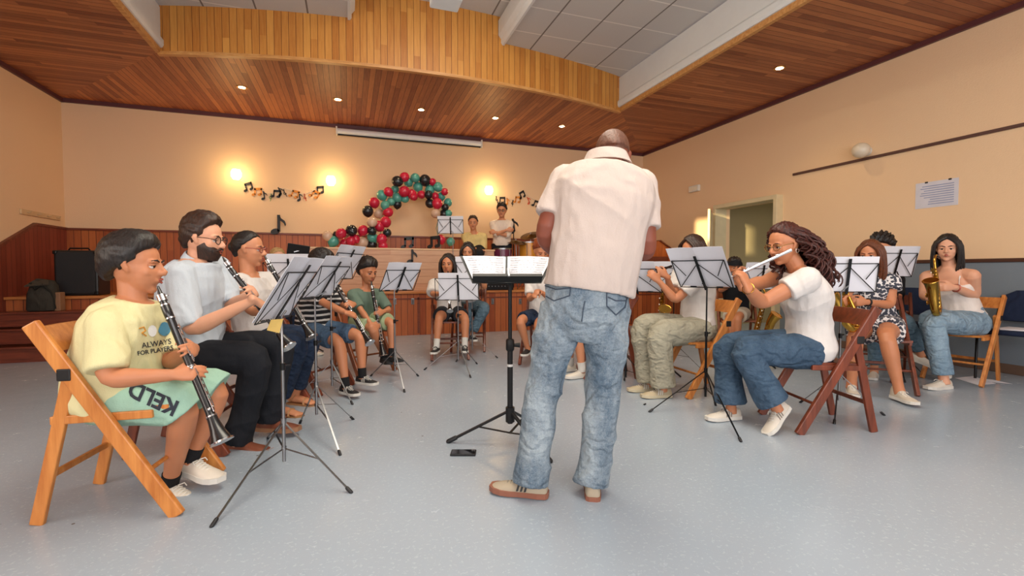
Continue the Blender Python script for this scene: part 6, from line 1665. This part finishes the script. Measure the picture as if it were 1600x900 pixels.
CURL = [[(.05, .20, .46), (.34, .05, .30), (.44, -.10, -.05), (.50, -.12, -.45), (.46, -.10, -.85)], [(.05, .0, .50), (.36, -.18, .28), (.48, -.30, -.1), (.56, -.40, -.55), (.54, -.48, -1.05)], [(.0, -.15, .52), (.24, -.42, .25), (.34, -.62, -.15), (.40, -.78, -.65), (.38, -.92, -1.25)],
    [(0, -.25, .50), (.0, -.55, .2), (.04, -.78, -.2), (.08, -.95, -.75), (.1, -1.1, -1.4)], [(0, -.2, .50), (-.20, -.50, .25), (-.28, -.72, -.15), (-.28, -.92, -.65), (-.24, -1.05, -1.3)], [(-.03, .0, .50), (-.34, -.22, .28), (-.44, -.42, -.1), (-.46, -.62, -.55), (-.42, -.75, -1.1)], [(-.05, .10, .47), (-.35, -.05, .25), (-.43, -.22, -.05), (-.44, -.36, -.4), (-.40, -.42, -.85)]]
fl = person('person with long curly brown hair in white tee and blue jeans playing silver flute', J, .98, 'f', SK_TAN, hs=.262, hd=tilted(196, -14), hup=V((.18, 0, 1)), vox=.006, hands=HB, fat=1.12, armk=1.22,
    top=dict(name='t_shirt', mat=WHITE_T, sleeve=.45, sleeve_off=.012, flare=.010, off=.016, hem=-.10, amp=.006, freq=17, seed=21),
    bottom=dict(name='jeans', mat=denim('mid_blue_denim', '33475c', '4f657c', 7), len=1.92, r=[(0, .120), (.5, .112), (1, .095), (1.5, .088), (2, .105)], amp=.006, waist=.14),
    hair=dict(mat=hairmat('auburn_brown_hair', '2c120e', '5e2a20'), cap=dict(front=40, side=-2, back=-50, thick=.06, top=.04, noise=.012), locks=[dict(spec=CURL, n=150, seed=9, r=.030, curl=.085, cf=24, k=44, jitter=.16)]),
    shoes=dict(up=M_wshoe, sole=M_wsole, laces=M_wsole, stripes=plain('grey_stripes', '8a8078', .6), k=1.0), face=dict(gaze=(.3, 1, -.1), glasses=plain('gold_glasses_frame', 'b9925a', .25, .8)))
flute(fa, fb, V((0, 0, 1)), 'silver flute held by the curly-haired flautist')
Tf = lambda x, y, z: J['head']+basis(tilted(196, -14), V((.18, 0, 1))) @ (V((x, y, z))*.262)
mb = MB(); mb.tube([Tf(.37+.0*i, -.02+.045*math.cos(2*PI*i/14), -.17+.05*math.sin(2*PI*i/14)) for i in range(15)], .002, 6); mb.tube([Tf(-.37, -.02+.045*math.cos(2*PI*i/14), -.17+.05*math.sin(2*PI*i/14)) for i in range(15)], .002, 6); mb.build('earring', M_silver, fl, True)
mb = MB(); wv = (J['elL']-J['wrL']).normalized(); cc = J['wrL']+wv*.01; o1 = wv.orthogonal().normalized(); o2 = wv.cross(o1); mb.tube([cc+(o1*math.cos(a)+o2*math.sin(a))*.034 for a in [2*PI*i/18 for i in range(19)]], .003, 6); mb.build('bracelet', M_brass, fl, True)
# --- girl in the floral dress
J = sitp(1372, 508, 4.25, 228, .93, seat=.46, spread=.13)
lchair(J, 'mahogany', 'dark folding chair under the girl in the floral playsuit', 1.0, -.02)
px(J, neck=(1362, 424), head=(1359, 398), shL=(1392, 440), shR=(1336, 440), knL=(1385, 525), knR=(1337, 522), anL=(1405, 600, -.05), anR=(1331, 578, .05)); J['toeL'] = cyaw(-92); J['toeR'] = cyaw(-118)
J['anL'].z = .10; J['anR'].z = .10
J['wrL'] = P(1354, 472, 4.0); J['wrR'] = P(1316, 474, 3.95); elbows(J, .93); J['elL'] = P(1392, 477, 4.1)
report('floral', J)
HB = {'L': dict(fd=cyaw(183), n=cyaw(95), th=V((0, 0, 1)), curl=(.6, .65, .7, .7)), 'R': dict(fd=cyaw(30)+V((0, 0, .2)), n=cyaw(-60), th=V((0, 0, 1)), curl=(.5,)*4)}
def floral():
    t = NT('floral_cotton'); v = t.n('ShaderNodeTexVoronoi'); t.l(t.mapping((1, 1, 1)), v.inputs['Vector']); v.inputs['Scale'].default_value = 42
    n_ = t.noise(t.tc.outputs['Object'], 55, 3); f = t.math('LESS_THAN', t.math('ADD', v.outputs['Distance'], t.math('MULTIPLY', n_, .6)), .88)
    t.set(t.mix(f, lin('e0dcdc'), lin('3b3e4a')), .85); t.bump(t.noise(t.tc.outputs['Object'], 20, 3), .5, .01); return t.m
M_fl = floral()
fg = person('person in a black and white floral playsuit playing saxophone', J, .93, 'f', SK_TAN, hs=.245, hd=tilted(218, -10), vox=.0075, hands=HB, fat=1.05, legk=1.12,
    top=dict(name='floral_top', mat=M_fl, sleeve=.36, sleeve_off=.022, flare=.03, off=.014, hem=-.05, neck=.93, amp=.005),
    bottom=dict(name='floral_shorts', mat=M_fl, len=.52, r=[(0, .125), (.3, .13), (.6, .135)], amp=.007),
    hair=dict(mat=H_BR, cap=dict(front=42, side=0, back=-50, thick=.04, top=.03, noise=.006), locks=[dict(spec=LONG_F, n=56, seed=12, r=.058)]),
    shoes=dict(up=plain('off_white_canvas', 'c3b8a8', .7), sole=M_wsole, laces=M_wsole, high=True))
mb = MB(); wv = (J['elL']-J['wrL']).normalized(); cc = J['wrL']+wv*.02; o1 = wv.orthogonal().normalized(); o2 = wv.cross(o1); mb.tube([cc+(o1*math.cos(a)+o2*math.sin(a))*.028 for a in [2*PI*i/18 for i in range(19)]], [(.004, .010)]*19, 8); mb.build('watch', M_black, fg, True)
Mx = Matrix.Translation(P(1326, 466, 3.98)) @ Matrix.Rotation(math.radians(84), 4, 'Z') @ Matrix.Rotation(math.radians(12), 4, 'Y') @ Matrix.Rotation(math.radians(-18), 4, 'X')
saxophone(Mx, 'brass saxophone held by the girl in the floral playsuit', .95)
# --- player hidden behind her, only the hair shows
J = sitp(1383, 500, 4.92, 216, .90)
px(J, neck=(1380, 422), head=(1377, 389), knL=(1417, 505), anL=(1438, 553)); J['shL'] = P(1402, 438, 4.9); J['shR'] = P(1356, 438, 4.95); J['toeL'] = cyaw(300)+V((0, 0, -.3)); J['shL'] = J['shL'].lerp(J['neck'], .0); J['wrL'] = J['neck']+J['f']*.28-V((0, 0, .2)); J['wrR'] = J['neck']+J['f']*.3-V((0, 0, .24)); elbows(J, .95)
lchair(J, 'mahogany', 'dark folding chair whose tall post shows right of the girl in the floral playsuit', 1.0, -.02)
person('person with curly black hair hidden behind the girl in the floral playsuit', J, .95, 'm', SK_MID, hs=.24, hd=tilted(215, -15), vox=.010, hands={X: dict(fd=J['f'], n=V((0, 0, -1)), th=V((1, 0, 0))) for X in 'LR'},
    top=dict(name='t_shirt', mat=MATS['black_jersey'], sleeve=.8), bottom=dict(name='jeans', mat=MATS['grey_blue_denim'], len=1.9, k=1.1),
    hair=dict(mat=H_BLACK, cap=dict(front=30, side=0, back=-45, thick=.14, top=.10, noise=.04)), shoes=dict(up=M_wshoe, sole=M_wsole))
# --- black-haired saxophonist
J = sitp(1506, 497, 4.55, 190, .97, seat=.46)
lchair(J, 'honey', 'honey-coloured folding chair under the black-haired saxophonist', 1.0, -.02)
px(J, neck=(1483, 418), head=(1480, 388), shL=(1519, 430), shR=(1449, 432), knL=(1458, 502, -.0), knR=(1450, 498, .1), anL=(1475, 573, -.05), anR=(1466, 566, .15)); J['toeL'] = cyaw(192); J['toeR'] = cyaw(250)+V((0, 0, -.2))
J['anL'].z = .09
mo = P(1472, 398, 4.30)
J['wrL'] = P(1491, 449, 4.36); J['wrR'] = P(1452, 466, 4.36); elbows(J, .97); J['elL'] = P(1524, 463, 4.46); report('sax', J)
HB = {'L': dict(fd=cyaw(176), n=cyaw(95), th=V((0, 0, 1)), curl=(.5, .55, .6, .6)), 'R': dict(fd=cyaw(10)+V((0, 0, .2)), n=cyaw(80), th=V((0, 0, 1)), curl=(.5,)*4)}
sx = person('person with long black hair in a cream camisole and light blue jeans playing saxophone', J, .97, 'f', SK_FAIR, hs=.25, hd=tilted(224, -6), vox=.007, hands=HB, fat=1.12, armk=1.16, legk=1.12,
    top=dict(name='camisole', mat=cloth('cream_satin', 'e8dcd4', .03, rough=.6), sleeve=0, straps=True, off=.010, hem=.10, neck=.72, amp=.004),
    bottom=dict(name='jeans', mat=denim('light_blue_denim', '6a8499', '93aabb', 6), len=1.93, r=[(0, .128), (.5, .116), (1, .090), (1.5, .076), (2, .074)], waist=.26, amp=.005),
    hair=dict(mat=H_BLACK, cap=dict(front=46, side=0, back=-50, thick=.045, top=.035, noise=.005), locks=[dict(spec=LONG_F, n=72, seed=15, r=.06, jitter=.06)]),
    shoes=dict(up=M_wshoe, sole=M_wsole, laces=M_wsole, k=1.05), face=dict(gaze=(0, 1, -.3)))
mb = MB(); wv = (J['elL']-J['wrL']).normalized(); cc = J['wrL']+wv*.03; o1 = wv.orthogonal().normalized(); o2 = wv.cross(o1); mb.tube([cc+(o1*math.cos(a)+o2*math.sin(a))*.031 for a in [2*PI*i/18 for i in range(19)]], [(.004, .009)]*19, 8); mb.build('watch', plain('rose_gold_band', 'a0584a', .3, .5), sx, True)
Mx = Matrix.Translation(P(1464, 450, 4.27)) @ Matrix.Rotation(math.radians(104), 4, 'Z') @ Matrix.Rotation(math.radians(4), 4, 'Y') @ Matrix.Rotation(math.radians(-6), 4, 'X')
saxophone(Mx, 'brass saxophone held by the black-haired saxophonist', .85)
# saxophones waiting on floor stands
def sax_stand(px_, py_, d, yaw, label, label2, k=.9):
    p = P(px_, py_, d); Mx = Matrix.Translation(p) @ Matrix.Rotation(math.radians(yaw), 4, 'Z') @ Matrix.Rotation(math.radians(-14), 4, 'X')
    saxophone(Mx, label, k, neck=True)
    b_ = V((p.x, p.y, 0)); s_ = empty('saxophone_stand', b_, label2, 'instrument stand')
    for q_ in range(3):
        a_ = math.radians(yaw)+q_*2.094+.5; mb = MB(); mb.tube([b_+V((0, 0, .16)), b_+V((math.cos(a_), math.sin(a_), 0))*.2+V((0, 0, .012))], .009, 8, cap='round'); mb.build('leg', M_blackm, s_, True)
    mb = MB(); mb.tube([b_+V((0, 0, .12)), p-V((0, 0, .27*k))], .01, 8); mb.build('pole', M_blackm, s_, True)
    mb = MB(); yv = Matrix.Rotation(math.radians(yaw), 3, 'Z'); mb.tube([p+yv @ V((-.06, .10, -.16)), p-V((0, 0, .27*k)), p+yv @ V((.06, .10, -.16))], .008, 8); mb.build('cradle', M_blackm, s_, True)
sax_stand(1033, 488, 4.75, 155, 'brass saxophone with its bell showing beside the khaki trousers', 'black floor stand carrying the saxophone behind the khaki trousers')
sax_stand(1186, 497, 5.0, 200, 'brass saxophone behind the back of the curly-haired flautist', 'black floor stand carrying the saxophone behind the flautist')
# stacking chairs
stack_chair(P(1412, 500, 5.3).x, P(1412, 500, 5.3).y, 200, 'navy padded stacking chair behind the black-haired saxophonist')
q_ = P(1595, 520, 4.5); stack_chair(6.02, q_.y, 186, 'navy padded stacking chair at the right edge carrying white papers')
c_ = V((6.02, q_.y, .497)); mb = MB(); R_ = Matrix.Rotation(.35, 3, 'Z')
mb.box(c_, (.30, .21, .004), R_); mb.box(c_+V((.03, .02, .004)), (.30, .21, .003), Matrix.Rotation(.1, 3, 'Z')); tag(mb.build('sheet_music', M_paper), 'white papers lying on the seat of the navy chair at the right edge', 'papers')
mb = MB(); g1, g2, g3, g4 = G(1492, 591), G(1527, 602), G(1582, 601), G(1532, 589); z_ = V((0, 0, .003)); mb.sheet(g1+z_, g2+z_, G(1556, 600)+z_, G(1520, 588)+z_, .001); s = mb.build('sheet_music', M_paper); tag(s, 'left white sheet lying on the floor under the honey chair of the saxophonist', 'papers')
mb = MB(); mb.sheet(G(1524, 592)+z_*2, G(1548, 598)+z_*2, g3+z_*2, G(1551, 594)+z_*2, .001); tag(mb.build('sheet_music', M_paper), 'right white sheet on the floor overlapping another beside the honey chair leg', 'papers')

# ================================================================ THE STAGE PLAYERS
J = sitp(741, 405, 8.55, 253, .98, seat=DECK+.62, z=0)
J['floor'] = DECK
px(J, neck=(741, 366), head=(739, 349), shL=(755, 370), shR=(727, 370)); 
for X in 'LR': J['an'+X].z = DECK+.25; J['kn'+X] = J['kn'+X]+V((0, 0, -.05))
J['wrL'] = P(741, 388, depth(J['neck'])-.25); J['wrR'] = P(748, 391, depth(J['neck'])-.3); elbows(J, .98)
b_ = (J['hipL']+J['hipR'])/2; s = empty('stool', (b_.x, b_.y, DECK), 'black padded stool under the seated percussionist in the yellow shirt', 'stool')
mb = MB(); mb.tube([(b_.x, b_.y, b_.z-.20), (b_.x, b_.y, b_.z-.12)], .16, 20, cap='flat'); mb.build('seat', M_black, s, True)
for q_ in range(3): mb = MB(); a_ = q_*2.094; mb.tube([(b_.x, b_.y, b_.z-.2), (b_.x+.2*math.cos(a_), b_.y+.2*math.sin(a_), DECK)], .012, 8); mb.build('leg', M_chrome, s, True)
person('person in a pale yellow shirt sitting on the stage behind the riser', J, .98, 'm', SK_MID, hs=.245, hd=tilted(-88, -4), vox=.011, hands={X: dict(fd=J['r']*(1 if X == 'L' else -1), n=V((0, 0, -1)), th=V((0, 0, 1))) for X in 'LR'}, fat=1.1,
    top=dict(name='shirt', mat=cloth('butter_yellow_cotton', 'd8c083'), sleeve=.85, sleeve_off=.02, off=.025), bottom=dict(name='trousers', mat=MATS['black_trousers'], len=1.95, k=1.12),
    hair=dict(mat=H_DBR, cap=dict(front=40, side=-4, back=-46, thick=.05, top=.07)), shoes=dict(up=MATS['black_canvas'], sole=M_wsole), face=dict(mouth='rest'))
def stand_pose(x, y, head, s, z):
    J = sit(x, y, head, s, seat=z+.80*s, z=0); J['floor'] = z; f, r = J['f'], J['r']; o = V((x, y, z))
    for X, sg in (('L', -1), ('R', 1)): J['kn'+X] = o+r*sg*.10*s+f*.02+V((0, 0, .49*s)); J['an'+X] = o+r*sg*.11*s+V((0, 0, .09*s)); J['toe'+X] = f+r*sg*.2
    return J
p = P(784, 420, 8.85)
J = stand_pose(p.x, p.y, 250, .94, DECK)
px(J, neck=(784, 344), head=(784, 330), shL=(797, 350), shR=(770, 350))
fv, rv = J['f'], J['r']; ch = (J['neck']+(J['hipL']+J['hipR'])/2)/2
J['wrL'] = ch+fv*.20+rv*.10+V((0, 0, -.02)); J['wrR'] = ch+fv*.22-rv*.10+V((0, 0, .02)); elbows(J, .94, poleL=-rv-V((0, 0, 1)), poleR=rv-V((0, 0, 1)))
person('person standing with crossed arms in a white shirt behind the drum kit', J, .94, 'm', SK_MID, hs=.25, hd=tilted(-95, -2), vox=.010, hands={'L': dict(fd=rv, n=-fv, th=V((0, 0, 1))), 'R': dict(fd=-rv, n=-fv, th=V((0, 0, 1)))},
    top=dict(name='shirt', mat=cloth('ivory_shirt', 'e0cfc0', .04), sleeve=1.15, sleeve_off=.014, off=.02, hem=-.08), bottom=dict(name='trousers', mat=MATS['black_trousers'], len=1.95, k=1.1, waist=.1),
    hair=dict(mat=H_BLACK, cap=dict(front=36, side=-4, back=-46, thick=.08, top=.12, noise=.02)), shoes=dict(up=MATS['black_canvas'], sole=M_wsole), face=dict(mouth='rest', glasses=MATS['dark_glasses_frame']))
# drum kit
def drum(px_, py_, Y, r_, h_, mat, label, name='drum'):
    p = PY(px_, py_, Y); s = empty(name, (p.x, p.y, DECK), label, 'drum')
    mb = MB(); mb.lathe([(.001, -h_), (r_, -h_), (r_, 0), (.001, 0)], TR(*p), 28); mb.build('shell', mat, s, True)
    for z in (0, -h_): mb = MB(); mb.lathe([(r_-.004, z-.014), (r_+.008, z-.014), (r_+.008, z+.01), (r_-.004, z+.01)], TR(*p), 28); mb.build('hoop', M_chrome, s, True)
    mb = MB(); mb.lathe([(.001, .001), (r_-.004, .001), (r_-.004, .004), (.001, .004)], TR(*p), 28); mb.build('drum_head', plain('drum_skin', 'd6d0c8', .5), s)
    for q_ in range(3): mb = MB(); a_ = q_*2.094+.4; mb.tube([(p.x, p.y, p.z-h_-.02), (p.x, p.y, p.z-h_-.12), (p.x+.2*math.cos(a_), p.y+.2*math.sin(a_), DECK+.005)], .009, 8); mb.build('leg', M_chrome, s, True)
    mb = MB()
    for q_ in range(6): a_ = q_*PI/3; mb.tube([(p.x+(r_+.008)*math.cos(a_), p.y+(r_+.008)*math.sin(a_), p.z-.01), (p.x+(r_+.008)*math.cos(a_), p.y+(r_+.008)*math.sin(a_), p.z-h_+.01)], .006, 6)
    mb.build('tension_rods', M_chrome, s, True)
drum(785, 389, 8.40, .17, .15, plain('purple_shell', '6a2848', .25), 'purple snare drum in front of the standing drummer', 'snare_drum')
drum(826, 379, 8.45, .19, .34, plain('lit_wainscot_amber', 'd08a2a', .25), 'amber drum added for the brightly lit wainscot right of the standing drummer', 'amber_stand_in')  # made-up drum; its amber stands in for brightly lit wainscot behind
def cymbal(px_, py_, Y, tilt_, label):
    p = PY(px_, py_, Y); s = empty('cymbal', (p.x, p.y, DECK), label, 'cymbal')
    M = Matrix.Translation(p) @ Matrix.Rotation(tilt_, 4, 'Y') @ Matrix.Rotation(.30, 4, 'X'); mb = MB(); mb.lathe([(.001, .028), (.03, .024), (.045, .012), (.20, -.004), (.20, -.006), (.045, .009), (.001, .02)], M, 30); mb.build('cymbal_plate', plain('bronze', '5a4020', .35, .9), s, True)
    mb = MB(); mb.tube([p+V((0, 0, .06)), p-V((0, 0, .05)), V((p.x+.03, p.y, DECK+.25))], .008, 8); mb.build('pole', M_chrome, s, True)
    for q_ in range(3): mb = MB(); a_ = q_*2.094+.2; mb.tube([(p.x+.03, p.y, DECK+.3), (p.x+.03+.22*math.cos(a_), p.y+.22*math.sin(a_), DECK+.005)], .008, 8); mb.build('leg', M_chrome, s, True)
cymbal(806, 378, 8.35, .05, 'flat bronze cymbal right in front of the standing drummer')
cymbal(829, 368, 8.45, -.35, 'tilted bronze crash cymbal highest of the kit')
put_note('single', 803, 365, YB-.3, .30, M_black, 'black eighth note on the wall between the drummer and the cymbals', tilt=-.15, th=.02)
p = PY(803, 365, YB-.3); mb = MB(); mb.tube([(p.x, p.y+.02, DECK), (p.x, p.y+.02, p.z+.1)], .01, 8); tag(mb.build('note_pole', M_blackm), 'thin dark pole holding up the black eighth note by the cymbals', 'pole')

# writing on the clothes of the boy at the far left
def decal_text(obj_, txt, cx, cy_, size, ang, mat, name, parent, bold=0.0, lift=.003):
    me = text_mesh(txt, 1.0, 0, bold); bm = bmesh.new(); bm.from_mesh(me); bpy.data.meshes.remove(me)
    bmesh.ops.triangulate(bm, faces=bm.faces[:]); bmesh.ops.subdivide_edges(bm, edges=[e for e in bm.edges if e.calc_length() > .12], cuts=2, use_grid_fill=True)
    a = math.radians(ang); bad = []
    for v in bm.verts:
        x, y = v.co.x*size, -v.co.y*size
        p, n_ = on_surface(obj_, CAM, ray(cx+x*math.cos(a)-y*math.sin(a), cy_+x*math.sin(a)+y*math.cos(a)))
        if p is None: bad.append(v)
        else: v.co = p+n_*lift
    bmesh.ops.delete(bm, geom=bad, context='VERTS'); me = bpy.data.meshes.new(name); bm.to_mesh(me); bm.free(); me.materials.append(mat)
    o = bpy.data.objects.new(name, me); C.objects.link(o); attach(o, parent); return o
def decal_blob(obj_, poly, mat, name, parent, lift=.003):
    bm = bmesh.new(); cx = sum(p[0] for p in poly)/len(poly); cy_ = sum(p[1] for p in poly)/len(poly); rings = []
    for s_ in (1, .66, .33):
        r_ = []
        for x, y in poly:
            p, n_ = on_surface(obj_, CAM, ray(cx+(x-cx)*s_, cy_+(y-cy_)*s_))
            if p is None: bm.free(); return
            r_.append(bm.verts.new(p+n_*lift))
        rings.append(r_)
    n = len(poly)
    for a, b in zip(rings, rings[1:]):
        for i in range(n): bm.faces.new((a[i], a[(i+1) % n], b[(i+1) % n], b[i]))
    bm.faces.new(rings[-1]); me = bpy.data.meshes.new(name); bm.to_mesh(me); bm.free(); me.materials.append(mat)
    o = bpy.data.objects.new(name, me); C.objects.link(o); attach(o, parent); return o
bpy.context.view_layer.update()
M_pr = plain('dark_print', '1f2430', .7)
tee = [o for o in boy.children if o.name.startswith('t_shirt')][0]; sh_ = [o for o in boy.children if o.name.startswith('shorts')][0]
decal_text(tee, 'ALWAYS', 244, 537, 12, -8, M_pr, 'printed_lettering', tee, .01)
decal_text(tee, 'FOR PLAYERS', 242, 548, 9.5, -9, M_pr, 'printed_lettering', tee, .02)
decal_blob(tee, [(247+9+9*math.cos(a)*(1+.15*math.sin(3*a)), 514+11*math.sin(a)) for a in [2*PI*i/16 for i in range(16)]], plain('blue_print', '4a8aa8', .7), 'printed_patch', tee)
decal_blob(tee, [(237+7*math.cos(a), 517+9*math.sin(a)) for a in [2*PI*i/14 for i in range(14)]], plain('white_print', 'e6e6e2', .7), 'printed_patch', tee)
decal_lines(tee, [[(217, 513), (224, 511), (227, 517), (221, 520), (228, 525)]], .0028, plain('amber_print', 'c98a2c', .7), 'printed_squiggle', tee)
decal_text(sh_, 'KELD', 240, 622, 34, 204, M_pr, 'printed_lettering', sh_, .03)

# ================================================================ MUSIC STANDS OF THE PLAYERS
def GP(x, y, d): p = P(x, y, d); return V((p.x, p.y, 0))
cy = lambda a: a-math.degrees(YAW)
f = [G(333, 822), G(547, 770), G(419, 686)]
b = GP(442, 600, 2.33)
music_stand(b, P(450, 462, 2.36), cy(185), 32, 'chrome wire music stand in front of the boy in the yellow tee', feet=f, paper=(.44, .36), h=.28, w=.42, plabel='tall white sheets on the stand nearest the boy in the yellow tee')
mb = MB(); o_ = P(417, 516, 2.26); mb.sheet(o_, o_+V((.05, .03, -.02)), o_+V((.07, .02, .05)), o_+V((.02, -.01, .05)), .002); tag(mb.build('note_card', plain('yellow_card', 'dcb765', .6)), 'small yellow card tucked under the nearest music sheets', 'card')
music_stand(GP(494, 600, 3.1), P(511, 440, 3.12), cy(177), 32, 'chrome wire music stand in front of the bearded man', feet=[G(531, 711), G(551, 656), G(469, 662)], plabel='white sheets on the stand before the bearded man')
music_stand(GP(519, 600, 3.88), P(539, 416, 3.95), cy(171), 28, 'chrome wire music stand beside the woman with glasses', plabel='white sheets on the stand beside the woman with glasses')
music_stand(GP(455, 560, 4.9), P(452, 428, 4.9), cy(100), 12, 'dark wire music stand behind the woman with glasses', w=.5, paper=(.42, .33), plabel='wide white sheets on the stand behind the woman with glasses', chrome=False)
music_stand(GP(617, 560, 4.45), P(625, 438, 4.45), cy(132), 36, 'chrome wire music stand in front of the boy in the green tee', w=.36, feet=[G(632, 613), G(653, 588), G(580, 588)], paper=(.34, .32), plabel='white sheets on the stand before the boy in the green tee')
music_stand(GP(716, 560, 5.05), P(716, 452, 5.05), cy(88), 14, 'chrome wire music stand in front of the long-haired girl in the centre', w=.50, feet=[G(664, 578), G(735, 590), G(745, 569)], paper=(.42, .30), plabel='white sheets on the stand before the long-haired girl in the centre')
music_stand(GP(708, 420, 8.1), P(704, 354, 8.15), cy(92), 14, 'music stand on the stage in front of the yellow-shirted player', z0=DECK, w=.44, paper=(.44, .30), chrome=True, detail=False, plabel='bright white sheets on the stand up on the stage')
music_stand(GP(738, 540, 5.7), P(740, 425, 5.7), cy(88), 14, 'wire music stand just behind the black conductor stand', detail=False, plabel='white sheets half hidden behind the conductor stand')
music_stand(GP(978, 560, 4.2), P(992, 438, 4.2), cy(50), 32, 'dark wire music stand just right of the conductor', feet=None, chrome=False, plabel='white sheets on the stand just right of the conductor')
music_stand(GP(1103, 560, 3.55), P(1096, 428, 3.55), cy(40), 36, 'wire music stand in front of the player in khaki trousers', w=.42, h=.25, feet=[G(1016, 644), G(1157, 690), G(1118, 634)], paper=(.44, .36), chrome=False, plabel='white sheets on the stand hiding the khaki-trousered player')
music_stand(GP(1052, 540, 5.0), P(1052, 436, 5.0), cy(88), 14, 'dark wire music stand behind the arms of the khaki-trousered player', chrome=False, detail=False, plabel='white sheets glimpsed behind the khaki-trousered player')
music_stand(GP(1186, 540, 5.3), P(1190, 436, 5.3), cy(100), 12, 'wire music stand beside the boy with the trumpet', chrome=False, detail=False, plabel='white sheets on the stand beside the boy with the trumpet')
music_stand(GP(1312, 560, 3.45), P(1324, 434, 3.45), cy(82), 10, 'wire music stand in front of the girl in the floral playsuit', w=.40, h=.21, paper=(.40, .26), plabel='white sheets on the stand before the girl in the floral playsuit')
music_stand(GP(1400, 560, 4.7), P(1400, 414, 4.7), cy(95), 16, 'wire music stand behind the girl in the floral playsuit', w=.40, chrome=False, detail=False, plabel='white sheets on the stand behind the floral playsuit')
# small black stand desk behind the striped boy
p = P(466, 394, 6.0)
s = empty('music_stand', (p.x, p.y, 0), 'small black solid-desk music stand behind the striped boy', 'music stand')
mb = MB(); mb.box(p, (.26, .02, .20), Matrix.Rotation(.15, 3, 'Y') @ Matrix.Rotation(.3, 3, 'X'), bev=.006); mb.build('desk', M_matte, s)
mb = MB(); mb.tube([p-V((0, 0, .03)), V((p.x, p.y, .15))], .012, 8); mb.build('pole', M_matte, s, True)
for q_ in range(3): mb = MB(); a_ = q_*2.094; mb.tube([(p.x, p.y, .2), (p.x+.28*math.cos(a_), p.y+.28*math.sin(a_), .01)], .009, 8); mb.build('leg', M_matte, s, True)
mb = MB(); mb.box(p+V((.01, -.014, .02)), (.12, .004, .012), Matrix.Rotation(-.3, 3, 'Y')); mb.build('bright_clip', M_chrome, s)
